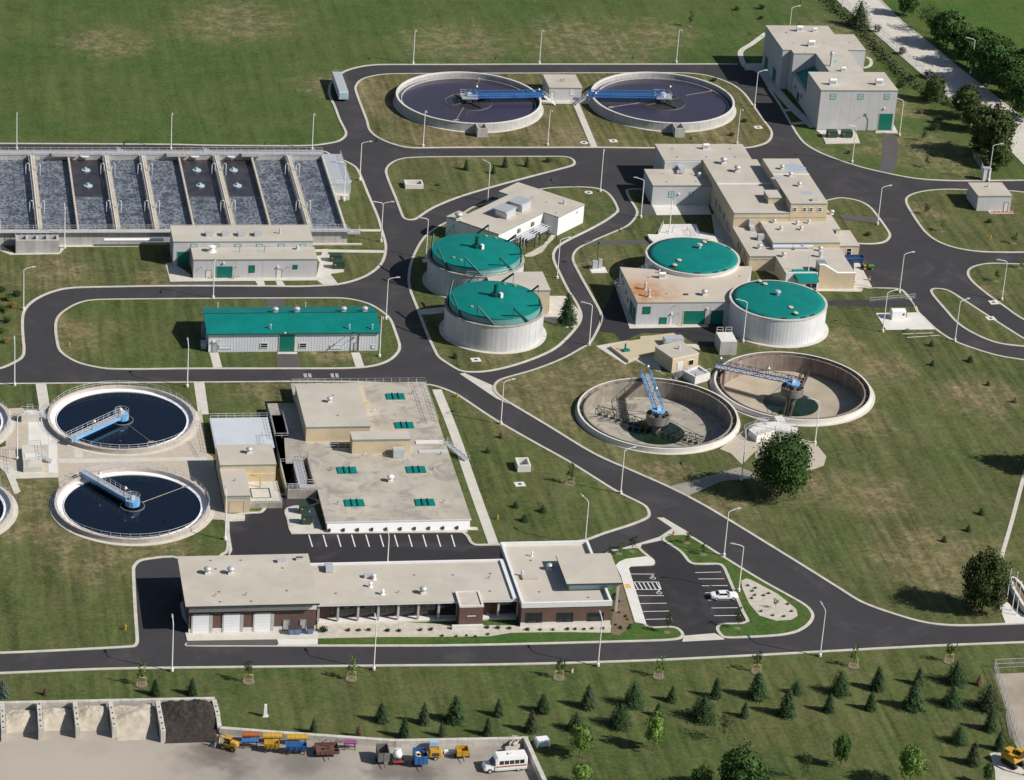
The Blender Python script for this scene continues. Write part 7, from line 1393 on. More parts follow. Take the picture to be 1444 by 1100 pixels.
for p, lab in tr:
    T, x0, x1, y0, y1, h = block(lab, 'transformer', 'transformer', p[0], p[1], p[2][1], p[3], 'green_box', 'green pad transformers'); h = max(1.6, min(h, 2.6)); y1 = max(y1, y0+1.3)
    T.part('cabinet', MB().box(x0, y0, .15, x1, y1, h), M['green_box']); T.part('lid', MB().box(x0-.08, y0-.1, h, x1+.08, y1+.05, h+.1), M['green_box']); fm = MB()
    for k in range(7): fm.box(x1+.0, y0+.15+k*(y1-y0-.3)/7, .4, x1+.28, y0+.21+k*(y1-y0-.3)/7, h-.3)
    T.part('cooling_fins', fm, M['green_box']); T.part('door_seam', MB().box((x0+x1)/2-.03, y0-.02, .3, (x0+x1)/2+.03, y0-.001, h-.1), M['iron']); T.part('warning_sign', MB().box(x0+.3, y0-.02, h*.6, x0+.6, y0-.001, h*.6+.3), M['yellow'])
for (p, lab) in ((zt(540,210,3.794,(120,217),(216,215),(0,192),(108,165)),'low open-topped concrete box on the triangular lawn'),(zt(560,490,3.61,(612,636),(680,637),(0,600),(622,560)),'open-topped white concrete box on the wedge lawn')):
    T, x0, x1, y0, y1, h = block(lab, 'concrete_box', 'concrete box', p[0], p[1], p[2][1], p[3], 'conc_w'); T.part('wall', MB().prism(rect(x0,x1,y0,y1), 0, h, holes=[rect(x0+.35,x1-.35,y0+.35,y1-.35)]), M['conc_w']); T.part('floor', MB().box(x0+.3,y0+.3,.1,x1-.3,y1-.3,.3), M['conc_d'])
x0, x1, y0, y1, h = bxp((477.7,144.2), (490.6,143.7), 130, (465.2,101.2)); T = Thing('box_trailer', 'long white box trailer parked at the bend left of the north clarifiers', 'trailer', (x0+x1)/2, y0)
T.part('body', MB().box(x0, y0, .7, x1, y1, h), M['white']); T.part('roof', MB().box(x0+.05, y0+.05, h, x1-.05, y1-.05, h+.05), M['galv']); T.part('rear_door', MB().box(x0+.1, y0-.06, .8, x1-.1, y0-.001, h-.15), M['discb'])
for yy in (y0+1.5, y0+2.7, y1-2): 
    for xx in (x0, x1-.3): T.part('wheel', MB().add([(xx,yy+.48*math.cos(a*.5236),.48+.48*math.sin(a*.5236)) for a in range(12)]+[(xx+.3,yy+.48*math.cos(a*.5236),.48+.48*math.sin(a*.5236)) for a in range(12)], [tuple(range(12))[::-1], tuple(range(12,24))]+[(a,(a+1)%12,12+(a+1)%12,12+a) for a in range(12)]), M['black'])
p = zt(1100,200,3.667,(577,925),(648,925),(0,880),(577,860)); x0, x1, y0, y1, h = bxp(p[0], p[1], p[2][1], p[3]); T = Thing('control_cabinet', 'white cabinet with rounded top on the bright weigh pad', 'cabinet', (x0+x1)/2, y0)
T.part('cabinet', MB().box(x0, y0, .15, x1, y0+2.2, h), M['white']); T.part('hood', MB().add([(x0,y0,h),(x1,y0,h),(x1,y0+2.2,h),(x0,y0+2.2,h),(x0,y0+1.1,h+.35),(x1,y0+1.1,h+.35)], [(0,1,5,4),(2,3,4,5),(0,4,3),(1,2,5)]), M['white']); T.part('emblem', MB().cbox(x1-.6, y0-.015, h*.6, .5, .02, .45), M['iron']); T.part('socket_box', MB().box(x1+.1, y0+1.5, .15, x1+.7, y0+2.1, 1.6), M['iron'])
c = at(1389.5, 254); T = Thing('utility_cabinet', 'upright white utility cabinet behind the cube-like eastern building', 'cabinet', c.x, c.y); T.part('cabinet', MB().cbox(c.x, c.y, 0, 1.9, 1.6, 3.2), M['conc_w']); T.part('lid', MB().cbox(c.x, c.y, 3.2, 2.1, 1.8, .15), M['galv'])
c = at(840.5, 380); T = Thing('switchgear', 'pale switchgear cabinets with a lamp mast on a small pad left of the orange-stained roof', 'cabinet', c.x, c.y); T.part('pad', MB().cbox(c.x+.4, c.y-.6, 0, 3.8, 3.4, .16), M['conc_w']); T.part('cabinet', MB().cbox(c.x-.3, c.y+.2, .16, 1.2, .9, 1.9), M['galv']); T.part('cabinet', MB().cbox(c.x+1.0, c.y+.5, .16, .8, .8, 2.2), M['galv']); T.part('mast', MB().tube([(c.x+.3,c.y+1,.16),(c.x+.3,c.y+1,6)], .08, 6), M['iron']); T.part('mast_light', MB().cbox(c.x+.3, c.y+1, 6, .5, .5, .5), M['iron'])
for x, y in zz(760,0,4.247,[(445,846),(1313,765)])+[(671,508),(733,683.5),(1401,427),(1397,449.5)]: c = at(x, y); struct('pavement', MB().cbox(c.x, c.y, 0, 2.1, 1.9, .15, .1), M['conc_w']); struct('manhole_cover', MB().disc(c.x, c.y, .156, .42, 16), M['iron'])
for x, y in zz(760,0,4.247,[(270,857)])+[(830,272),(490,256.5)]: c = at(x, y); struct('pavement', MB().lathe(c.x, c.y, [(1.0,0),(1.0,.16),(0,.16)], 20), M['conc_w']); struct('manhole_cover', MB().disc(c.x, c.y, .166, .45, 16), M['iron'])
for x, y in ((687,560),(706,560),(841,560),(859,560)): c = at(260+x/4.011, 390+y/4.011); struct('floor_grating', MB().cbox(c.x, c.y, .02, .95, 1.9, .02), M['grate'])
for (x, y, l) in ((97.5,489,'yellow hydrant on the shed lawn near the left road bend'),(176.6,888.4,'yellow hydrant on the lawn left of the garage court'),(644.5,561,'yellow hydrant beside the long path near the road'),(701.3,733,'yellow hydrant near the lower end of the long path'),(949.5,755.5,'yellow hydrant at the upper tip of the parking island'),(1396.4,337,'yellow hydrant on the eastern lawn')):
    c = at(x, y); T = Thing('fire_hydrant', l, 'hydrant', c.x, c.y, .1, 0, 'yellow fire hydrants'); T.part('barrel', MB().lathe(c.x, c.y, [(.22,.1),(.22,.2),(.15,.22),(.15,.85),(.2,.86),(.16,1.02),(0,1.1)], 12), M['yellow']); T.part('outlet', MB().tube([(c.x-.3,c.y,.65),(c.x+.3,c.y,.65)], .09, 8), M['yellow'])
for i, (x, y, h_) in enumerate(((1419.8,845.5,6.2),(1426.8,862,7.6),(1433,868.5,6.6))):
    c = at(x, y); T = Thing('flagpole', ('left','middle','right')[i]+' of three white flagpoles beside the entrance wall', 'flagpole', c.x, c.y, 0, 0, 'three flagpoles'); T.part('pole', MB().tube([(c.x,c.y,0),(c.x,c.y,h_*1.1)], .1, 8, r2=.06), M['white']); T.part('finial', MB().lathe(c.x, c.y, [(0,h_*1.1),(.14,h_*1.1+.12),(0,h_*1.1+.26)], 8), M['galv'])
l = P([(1421,820),(1432,824),(1440,832),(1448,845),(1470,850),(1470,875),(1452,873),(1440,862),(1426,838)]); l = l if area(l) > 0 else l[::-1]
T = Thing('entrance_planter', 'curved pale concrete entrance wall with a planted bed at the right edge', 'wall', *l[0]); T.part('wall', MB().prism(l, 0, 1.5, holes=[offset(l, .5)[1]]), M['conc_w']); T.part('soil', MB().poly([offset(l, .45)[1]], 1.2), M['mulch'])
struct('pavement', MB().prism((lambda q: q if area(q) > 0 else q[::-1])(P([(1409,856),(1420,850),(1448,872),(1470,878),(1418,880)])), 0, .15), M['conc_w'])
c = at(374, 1010); T = Thing('marker_post', 'white tapered marker post on the grass above the yellow loader', 'post', c.x, c.y); T.part('post', MB().add([(c.x-.35,c.y-.3,0),(c.x+.35,c.y-.3,0),(c.x+.35,c.y+.3,0),(c.x-.35,c.y+.3,0),(c.x-.22,c.y-.18,2.4),(c.x+.22,c.y-.18,2.4),(c.x+.22,c.y+.18,2.4),(c.x-.22,c.y+.18,2.4)], [(4,5,6,7),(0,1,5,4),(1,2,6,5),(2,3,7,6),(3,0,4,7)]), M['white']); T.part('post_foot', MB().cbox(c.x, c.y, 0, 1.1, .9, .12), M['conc'])
c = at(807, 948.5); T = Thing('marker_post', 'short white marker post with red top beside a round cover near the bottom road', 'post', c.x, c.y); T.part('post', MB().cbox(c.x, c.y, 0, .3, .3, .9), M['white']); T.part('post_cap', MB().cbox(c.x, c.y, .9, .32, .32, .25), M['red'])
# storage bays: block walls, heaps
def bwall(T, a, b, h, th=.75, z=0.03, seed=0, slots=False):
    a, b = Vector(a), Vector(b); L = (b-a).length; an = math.atan2((b-a).y, (b-a).x); rr = random.Random(seed+int(a.x*7)); rows = max(1, int(round(h/.62))); mb = MB()
    for r_ in range(rows):
        s_ = 0 if r_ % 2 else -.9; 
        while s_ < L-.05:
            x0_ = max(0, s_); x1_ = min(L, s_+1.8)
            if x1_-x0_ > .15: p = a+(b-a)*(((x0_+x1_)/2)/L); mb.cbox(p.x, p.y, z+r_*h/rows, x1_-x0_-.03, th+rr.uniform(-.03,.03), h/rows-.02, an)
            s_ += 1.8
    T.part('block_wall', mb, M['blockw'])
    if slots:
        for k in range(int(L/1.8)): p = a+(b-a)*((k*1.8+.9)/L); T.part('lifting_slot', MB().cbox(p.x, p.y, z+h-.019, .45, .28, .03, an), M['iron'])
M['blockw'] = mat('concrete_blocks', (.52,.49,.44), .9, .18, .6, fine=.12)
back = P([(-120,991),(0,990.5),(303.3,984.2)], 1.8); ybk = back[1][1]
T = Thing('storage_bay_wall', 'pale block walls dividing the sand and compost bays at lower left', 'wall', *back[0]); bwall(T, back[0], back[1], 1.8); bwall(T, back[1], back[2], 1.8)
bay = [((5,1046),(3,996)),((57.5,1044),(55,992)),((110,1041.5),(105.5,991.5)),((161.5,1041),(155.5,991)),((230,1047.5),(222,990)),((307,1018.5),(302,985))]
for i, (f, b) in enumerate(bay): bwall(T, at(*f).xy, at(*b, 1.8).xy, 2.3 if i < 5 else 1.6, .8, slots=True)
T = Thing('block_wall', 'long stepped pale block wall along the equipment yard', 'wall', *at(308,1030).xy)
for a, b in (((307.5,1019),(309.5,1034)),((309.5,1034.5),(400,1041.5)),((400,1041.5),(557,1052.5)),((557,1052.5),(738,1049)),((740,1050),(775,1128))): bwall(T, at(*a).xy, at(*b).xy, 1.25 if a[0] < 740 else 1.5)
def heap(lab, name, cat, x0, x1, yb, yf, h, m, seed, amp=.18, n=44):
    cat_ = 1 if name == 'compost_heap' else 0
    rr = random.Random(seed); mb = MB(); vs = []
    for j in range(n+1):
        for i in range(n+1):
            u, v_ = i/n, j/n; x = x0+(x1-x0)*u; y = yf+(yb-yf)*v_
            prof = min(1, v_*1.45)**1.15; side = max(0, math.sin(math.pi*min(1, u*.95+.02)))**.75*1.45-.45 if cat_ == 0 else min(1, 6*u, 6*(1-u))**.6
            nz = noise.fractal(Vector((x*.45, y*.45, seed)), .8, 2.0, 4); nb = noise.noise(Vector((x*.22, y*.22, seed*3)))
            z = h*prof*(.75+.3*side)*(1+.35*nb)+amp*nz*prof*1.5; vs.append((x, y, max(.0, z)+.035 if v_ > 0 else .0))
    fs = [(j*(n+1)+i, j*(n+1)+i+1, (j+1)*(n+1)+i+1, (j+1)*(n+1)+i) for j in range(n) for i in range(n)]; k = len(vs)
    mb.add(vs, fs, sm=True); mb.side([(x0,yf),(x1,yf),(x1,yb),(x0,yb)], 0, .02)
    for (i0, i1) in ((0, n), ):
        pass
    return one(name, mb, M[m], lab, cat, (x0, yf, 0), 'heaps in the storage bays')
bx_ = [(at(*f), at(*b, 1.8)) for f, b in bay]
labs = ('pale sand heap in the second bay from the left', 'low pale sand heap in the third bay from the left', 'tan sand heap in the fourth bay from the left', 'pale sand heap with a smaller round heap, left of the compost')
for i in range(4):
    a, b = bx_[i], bx_[i+1]; heap(labs[i].replace('second','first full').replace('third','second full').replace('fourth','third full'), 'sand_heap', 'heap', a[1].x+.55, b[1].x-.5, min(a[1].y, b[1].y)-.4, b[0].y+(2.6 if i != 3 else 1.0), (1.5,1.0,1.6,1.7)[i], 'sand', 20+i)
a, b = bx_[4], bx_[5]; heap('large dark brown compost heap filling the widest bay', 'compost_heap', 'heap', a[1].x+.5, b[1].x-.4, min(a[1].y, b[1].y)-.2, a[0].y-.4, 2.0, 'soilpile', 33, .3, 60)
heap('small cut-off pale sand heap at the left edge', 'sand_heap', 'heap', bx_[0][1].x-7.6, bx_[0][1].x-.5, bx_[0][1].y-.6, bx_[0][0].y+2, 1.2, 'sand', 41)
# ================================================================ vehicles and yard equipment
def loft(mb, secs, m=0, sm=False, cap=True):
    """secs: list of (x, [(y, z) ...]) closed rings"""
    n = len(secs[0][1]); vs = [(x, y, z) for x, ring in secs for y, z in ring]; fs = [(i*n+j, i*n+(j+1)%n, (i+1)*n+(j+1)%n, (i+1)*n+j) for i in range(len(secs)-1) for j in range(n)]
    mb.add(vs, fs, m, sm)
    if cap: mb.add(vs[:n], [tuple(range(n))[::-1]], m); mb.add(vs[-n:], [tuple(range(n))], m)
    return mb
def ring(w_, z0, z1, wt=None, ch=.1): wt = w_-ch if wt is None else wt; zm = (z0+z1)/2; return [(-w_*.94,z0),(w_*.94,z0),(w_,z0+.15*(z1-z0)),(w_,zm+.15*(z1-z0)),(wt,z1),(-wt,z1),(-w_,zm+.15*(z1-z0)),(-w_,z0+.15*(z1-z0))]
def wheel(T, x, y, r=.34, wd=.22, rim='galv'):
    pr = MB(); n = 18
    vs = [(x+r*math.cos(2*math.pi*i/n), y+s_*wd/2, r+r*math.sin(2*math.pi*i/n)) for s_ in (-1, 1) for i in range(n)]; pr.add(vs, [tuple(range(n)), tuple(range(n, 2*n))[::-1]]+[(i, n+i, n+(i+1)%n, (i+1)%n) for i in range(n)])
    t = T.part('wheel', pr, M['black'], local=True); q = MB(); sg = 1 if y > 0 else -1; q.add([(x+r*.6*math.cos(2*math.pi*i/12), y+sg*(wd/2+.01), r+r*.6*math.sin(2*math.pi*i/12)) for i in range(12)], [tuple(range(12))]); T.part('rim', q, M[rim], t, local=True)
a, b = at(1003.5,846), at(1042.5,848); mid = (a+b)/2; T = Thing('parked_car', 'white four-door sedan parked alone in the small lot, nose to the kerb', 'car', mid.x-.1, mid.y+.9, .03, 0.0)
mb = MB(); H = [(-2.68,.62,.55,.82),(-2.6,.72,.35,1.0),(-2.1,.9,.3,1.06),(-1.6,.93,.28,1.06),(-.2,.94,.27,.98),(1.1,.94,.27,.96),(1.9,.92,.3,.90),(2.45,.84,.35,.80),(2.68,.7,.42,.68)]
loft(mb, [(x, ring(w_, z0, z1)) for x, w_, z0, z1 in H]); body = T.part('body', mb, M['white'], local=True)
T.part('cabin_glass', loft(MB(), [(-1.75, ring(.74,.95,1.03,.70)), (-1.05, ring(.78,.95,1.40,.60)), (.25, ring(.78,.95,1.42,.60)), (1.05, ring(.74,.93,1.0,.70))]), M['glass'], body, local=True)
T.part('roof_panel', loft(MB(), [(-1.1, ring(.62,1.38,1.44,.56)), (.3, ring(.62,1.39,1.46,.56))]), M['white'], body, local=True)
pl = MB()
for s_ in (-1, 1):
    for x0_, x1_ in ((-1.1,-1.68), (-.42,-.42), (.3,.98)): pl.tube([(x0_, s_*.655, 1.40), (x1_, s_*.79, 1.0)], .045, 4)
T.part('door_pillar', pl, M['white'], body, local=True)
for x in (-1.65, 1.6):
    for y in (-.84, .84): wheel(T, x, y, .34)
for y in (-.6, .6): T.part('headlight', MB().box(2.56, y-.16, .58, 2.66, y+.16, .72), M['galv'], local=True); T.part('tail_light', MB().box(-2.66, y-.18, .7, -2.56, y+.18, .86), M['red'], local=True)
for y in (-1.0, 1.0): T.part('mirror', MB().box(.75, y-.1, .98, .95, y+.1, 1.12), M['white'], local=True)
# shuttle bus, facing left
a, b = at(682,1092), at(742,1087); an = math.atan2(b.y-a.y, b.x-a.x)+math.pi; mid = (a+b)/2
T = Thing('shuttle_bus', 'white shuttle bus with dark windows and an orange stripe in the yard corner', 'bus', mid.x, mid.y+1.1, .03, an); Lh = (b-a).length/2
mb = MB(); loft(mb, [(-Lh, ring(1.15,.45,2.75,1.0)), (-Lh+.15, ring(1.2,.4,2.95,1.08)), (Lh-2.3, ring(1.2,.4,2.95,1.08)), (Lh-1.9, ring(1.15,.4,2.7,1.0))]); bd = T.part('body', mb, M['white'], local=True)
T.part('cab', loft(MB(), [(Lh-1.95, ring(1.02,.4,2.2,.9)), (Lh-1.25, ring(1.0,.4,1.45,.95)), (Lh-.3, ring(.98,.4,1.25,.9)), (Lh, ring(.85,.45,1.0,.8))]), M['white'], local=True)
T.part('windscreen', MB().add([(Lh-1.86,-.86,2.14),(Lh-1.86,.86,2.14),(Lh-1.2,.92,1.48),(Lh-1.2,-.92,1.48)], [(0,1,2,3)]), M['glass'], local=True)
for s_ in (-1, 1):
    n = 5; w0 = -Lh+.5; w1 = Lh-2.5
    for k in range(n): xa = w0+(w1-w0)*k/n+.06; xb = w0+(w1-w0)*(k+1)/n-.06; T.part('window', MB().add([(xa,s_*1.215,1.65),(xb,s_*1.215,1.65),(xb,s_*1.2,2.4),(xa,s_*1.2,2.4)], [(0,1,2,3)]), M['glass'], bd, local=True)
    T.part('stripe', MB().add([(-Lh+.1,s_*1.222,1.15),(Lh-2.1,s_*1.222,1.15),(Lh-2.1,s_*1.222,1.4),(-Lh+.1,s_*1.222,1.4)], [(0,1,2,3)]), M['orange'], bd, local=True); T.part('cab_window', MB().add([(Lh-1.9,s_*1.03,1.45),(Lh-1.3,s_*1.03,1.45),(Lh-1.75,s_*1.02,2.0),(Lh-1.9,s_*1.02,2.05)], [(0,1,2,3)]), M['glass'], local=True)
T.part('roof_vent', MB().box(-1.2,-.3,2.95,-.5,.3,3.12), M['conc_w'], local=True)
for x in (-Lh+1.5, Lh-1.0):
    for y in (-1.0, 1.0): wheel(T, x, y, .42, .3)
for y in (-.6, .6): T.part('headlight', MB().box(Lh-.06, y-.15, .7, Lh+.01, y+.15, .9), M['galv'], local=True)
# spreader hoppers and cylinders
def hopper(name, lab, cat, x0, x1, py, m, kind='cyl', r=None, frame='iron'):
    a, b = at(x0, py), at(x1, py); L = (b-a).length; T = Thing(name, lab, cat, (a.x+b.x)/2, a.y+.7, .03, math.atan2(b.y-a.y, b.x-a.x)); r = (r or .75)*.85
    if kind == 'cyl':
        n = 14; vs = [(s_*L/2, r*math.cos(2*math.pi*i/n), .9+r*.8+r*.8*math.sin(2*math.pi*i/n)) for s_ in (-1, 1) for i in range(n)]; bd = T.part('drum', MB().add(vs, [tuple(range(n))[::-1], tuple(range(n,2*n))]+[(i,(i+1)%n,n+(i+1)%n,n+i) for i in range(n)]), M[m], local=True)
        rbs = []; [rbs.append(MB().add([(x, r*1.05*math.cos(2*math.pi*i/n), .9+r*.8+r*.84*math.sin(2*math.pi*i/n)) for i in range(n)]+[(x+.1, r*1.05*math.cos(2*math.pi*i/n), .9+r*.8+r*.84*math.sin(2*math.pi*i/n)) for i in range(n)], [(i,(i+1)%n,n+(i+1)%n,n+i) for i in range(n)])) for x in (-L*.35, -L*.1, L*.15, L*.38)]; [T.part('drum_band', rb, M[m], bd, local=True) for rb in rbs]
    else:
        tp = r*1.15; bt = r*.55; vs = []
        for s_ in (-1, 1): vs += [(s_*L/2,-tp,1.9),(s_*L/2,tp,1.9),(s_*L/2*.95,bt,.7),(s_*L/2*.95,-bt,.7),(s_*(L/2-.12),-tp+.12,1.9),(s_*(L/2-.12),tp-.12,1.9),(s_*(L/2-.2),bt,.85),(s_*(L/2-.2),-bt,.85)]
        T.part('hopper', MB().add(vs, [(0,1,2,3)[::-1],(8,9,10,11),(1,9,10,2),(3,11,8,0)[::-1],(2,10,11,3),(4,5,6,7),(12,13,14,15)[::-1],(5,13,14,6)[::-1],(7,15,12,4),(6,14,15,7)[::-1],(0,4,12,8)[::-1],(1,5,13,9),(0,1,5,4),(8,9,13,12)[::-1]]), M[m], local=True)
        rb = MB(); [rb.box(x-.05,-tp-.03,1.0,x+.05,-bt-.1,1.9) for x in (-L*.3,0,L*.3)]; T.part('hopper_rib', rb, M[m], local=True)
    lg = MB()
    for x in (-L*.38, L*.38):
        for y in (-.55, .55): lg.box(x-.07, y-.07, 0, x+.07, y+.07, 1.0)
    lg.box(-L*.42,-.6,.6,L*.42,-.5,.72).box(-L*.42,.5,.6,L*.42,.6,.72); T.part('support_frame', lg, M[frame], local=True); return T
hopper('spreader', 'red-orange drum spreader nearest the yellow loader', 'spreader', 342, 367, 1049, 'orange', r=.7); hopper('spreader', 'blue drum spreader below the red-orange one', 'spreader', 341, 365, 1057, 'blue', r=.6)
hopper('spreader', 'yellow drum spreader right of the red-orange one', 'spreader', 371, 398, 1051, 'yellow', r=.75); hopper('spreader', 'yellow ribbed hopper in front of the first yellow drum', 'spreader', 373, 394, 1063, 'yellow', 'box', .8)
hopper('spreader', 'yellow drum spreader second from left above the blue box hopper', 'spreader', 405, 434, 1053, 'yellow', r=.75); hopper('spreader', 'blue box hopper in front of the right yellow drum', 'spreader', 403, 433, 1066, 'blue', 'box', .85); hopper('spreader', 'small purple drum between the red trailer and grey box trailer', 'spreader', 485, 503, 1059, 'purple', r=.5)
# wheel loader with curved arm
c = at(324, 1056); T = Thing('wheel_loader', 'yellow loader with a curved lifting arm and pale bucket beside the compost', 'loader', c.x, c.y, .03, R(150)); T.e.scale = (.8,.8,.8)
T.part('chassis', MB().box(-1.6,-.8,.6,1.4,.8,1.4), M['yellow'], local=True); T.part('engine_hood', loft(MB(), [(-1.9, ring(.6,1.0,1.8)), (-1.5, ring(.7,1.0,2.0)), (-.3, ring(.7,1.0,2.1))]), M['yellow'], local=True); cb = T.part('cab', MB().box(-.25,-.65,1.41,.9,.65,2.7), M['glass'], local=True); T.part('cab_roof', MB().box(-.35,-.75,2.71,1.0,.75,2.85), M['yellow'], cb, local=True)
for s_ in (-1, 1): T.part('lift_arm', MB().tube([(.6,s_*.6,1.9),(1.6,s_*.6,2.9),(2.6,s_*.6,2.7),(3.1,s_*.6,1.2)], .17, 6), M['yellow'], local=True)
T.part('bucket', MB().add([(2.9,-1.2,.2),(2.9,1.2,.2),(4.1,1.2,.1),(4.1,-1.2,.1),(2.8,-1.2,1.4),(2.8,1.2,1.4)], [(0,1,2,3),(0,4,5,1),(1,5,2),(0,3,4)]), M['conc_g'], local=True)
for x in (-1.1, 1.2):
    for y in (-.95, .95): wheel(T, x, y, .62, .45, 'yellow')
# trailers
def trailer(lab, px0, px1, py, m, h=1.2, box=True, load=None, rz=0, dy=1.8):
    a, b = at(px0, py), at(px1, py); L = (b-a).length; T = Thing('utility_trailer', lab, 'trailer', (a.x+b.x)/2, a.y+dy*.5, .03, rz)
    w_ = dy/2; T.part('bed', MB().box(-L/2,-w_,.7,L/2,w_,.85), M[m], local=True)
    if box:
        s_ = MB().box(-L/2,-w_,.85,L/2,-w_+.06,.85+h).box(-L/2,w_-.06,.85,L/2,w_,.85+h).box(-L/2,-w_+.06,.85,-L/2+.06,w_-.06,.85+h).box(L/2-.06,-w_+.06,.85,L/2,w_-.06,.85+h); sd = T.part('side_wall', s_, M[m], local=True)
        rb = MB(); k = max(2, int(L/.7)); [rb.box(-L/2+L*i/k-.04,-w_-.05,.75,-L/2+L*i/k+.04,-w_-.001,.85+h) for i in range(1, k)]; T.part('side_rib', rb, M[m], sd, local=True)
    if load: load(T, L, w_)
    T.part('drawbar', MB().tube([(0,-w_,.7),(0,-w_-1.4,.5)], .07, 5), M['iron'], local=True)
    for y in (-w_*.1,):
        for x in (-L/2-.12, L/2+.12):
            n = 14; r = .38; q = MB().add([(x+s_*.12, y+r*math.cos(2*math.pi*i/n), r+r*math.sin(2*math.pi*i/n)) for s_ in (-1, 1) for i in range(n)], [tuple(range(n))[::-1], tuple(range(n,2*n))]+[(i,(i+1)%n,n+(i+1)%n,n+i) for i in range(n)]); T.part('wheel', q, M['black'], local=True)
    return T
def scrap(T, L, w_):
    rr = random.Random(2); mb = MB()
    for k in range(9): x = rr.uniform(-L/2, L/2-.6); y = rr.uniform(-w_, w_); mb.tube([(x,y,.95+rr.random()*.4),(x+rr.uniform(.8,2),y+rr.uniform(-.5,.5),1.1+rr.random()*.9)], .09, 5)
    T.part('load', mb, M['rust'], local=True)
def junk(T, L, w_):
    rr = random.Random(4)
    for k, m in enumerate(('red','white','iron','conc_w')): T.part('load', MB().cbox(rr.uniform(-L/3, L/3), rr.uniform(-w_/2, w_/2), 1.5, .7, .7, .7, rr.random()), M[m], local=True)
trailer('dark red flat trailer loaded with rusty beams', 446, 478, 1070, 'rust', .5, True, scrap, dy=3.0); trailer('tall grey-brown box trailer casting a shadow to its left', 533, 549, 1080, 'weath', 1.6, True, dy=3.2)
trailer('bright blue skip trailer filled with junk', 584.5, 603, 1084, 'blue', 1.5, True, junk, dy=3.0); trailer('orange-yellow open box trailer with high sides, right of the blue one', 644, 661, 1072, 'yellow', .9, True, dy=1.9)
c = at(561, 1076); T = Thing('water_cart', 'small white and red tank cart beside the grey-brown box trailer', 'cart', c.x, c.y+.8, .03); T.part('tank', MB().lathe(0, 0, [(0,.6),(.75,.7),(.85,1.3),(.6,1.9),(0,2.0)], 14, sm=True), M['white'], local=True); T.part('frame', MB().box(-1,-1.6,.5,1,1.1,.62), M['iron'], local=True); T.part('bumper', MB().box(-.9,-1.8,.6,.9,-1.62,.9), M['red'], local=True); T.part('tank', MB().cbox(.3,1.2,.62,1.0,.7,.8), M['white'], local=True)
for y in (-.9, .9): wheel(T, 0, y, .38)
c = at(614, 1072); T = Thing('compressor', 'yellow towed compressor between the blue skip and orange-yellow trailer', 'compressor', c.x, c.y+.7, .03); T.part('housing', loft(MB(), [(-1.2, ring(.6,.5,1.3)), (-.9, ring(.7,.5,1.7)), (.9, ring(.7,.5,1.7)), (1.2, ring(.6,.5,1.4))]), M['yellow'], local=True); T.part('exhaust', MB().tube([(.5,0,1.6),(.5,0,2.2)], .07, 6), M['iron'], local=True); T.part('grille', MB().box(-.6,-.74,.8,.6,-.705,1.4), M['iron'], local=True)
for y in (-.75, .75): wheel(T, 0, y, .34)
c = at(611, 1058); T = Thing('storage_crate', 'pale blue crate leaning at the block wall behind the yellow compressor', 'crate', c.x, c.y, .03); T.part('crate', MB().box(-.8,-.5,0,.8,.5,1.9), M['discb'], local=True); T.part('crate_band', MB().box(-.83,-.53,.9,.83,.53,1.05), M['red'], local=True)
c = at(634, 1063); T = Thing('wall_plate', 'low white board lying before the block wall right of the compressor', 'board', c.x, c.y, .03); T.part('board', MB().box(-1,-.25,0,1,.25,.7), M['white'], local=True); T.part('board_rail', MB().box(-1.02,-.28,.3,1.02,-.251,.42), M['galv'], local=True)
for i, (x, y, z, rz) in enumerate(((722,1059,0,.3),(728,1052,0,.9),(733,1046,0,-.2),(720,1052,0,1.2))): c = at(x, y); T = Thing('barrier_block', ('lowest','middle','rightmost, topmost','leftmost')[i]+' of the tumbled concrete barrier slabs in the yard corner behind the bus', 'barrier', c.x, c.y, .03, rz, 'tumbled concrete barriers'); T.part('block', MB().add([(-1.4,-.35,0),(1.4,-.35,0),(1.4,.35,0),(-1.4,.35,0),(-1.4,-.12,1.1),(1.4,-.12,1.1),(1.4,.12,1.1),(-1.4,.12,1.1)], [(0,3,2,1),(4,5,6,7),(0,1,5,4),(1,2,6,5),(2,3,7,6),(3,0,4,7)]), M['sand'], local=True); T.part('lifting_slot', MB().box(-.3,-.13,.9,.3,.13,1.105), M['iron'], local=True)
c = at(764, 1051); T = Thing('ice_chest_box', 'pale blue-white equipment box on the grass right of the yard wall', 'box', c.x, c.y, .03, .15); T.part('box', MB().box(-1.2,-.7,.1,1.2,.7,1.3), M['discb'], local=True); T.part('lid', MB().box(-1.0,-.75,1.3,1.0,.75,1.4), M['white'], local=True); T.part('leg', MB().box(-1.2,-.9,0,-1.0,.9,.8), M['galv'], local=True); T.part('leg', MB().box(1.0,-.9,0,1.2,.9,.8), M['galv'], local=True)
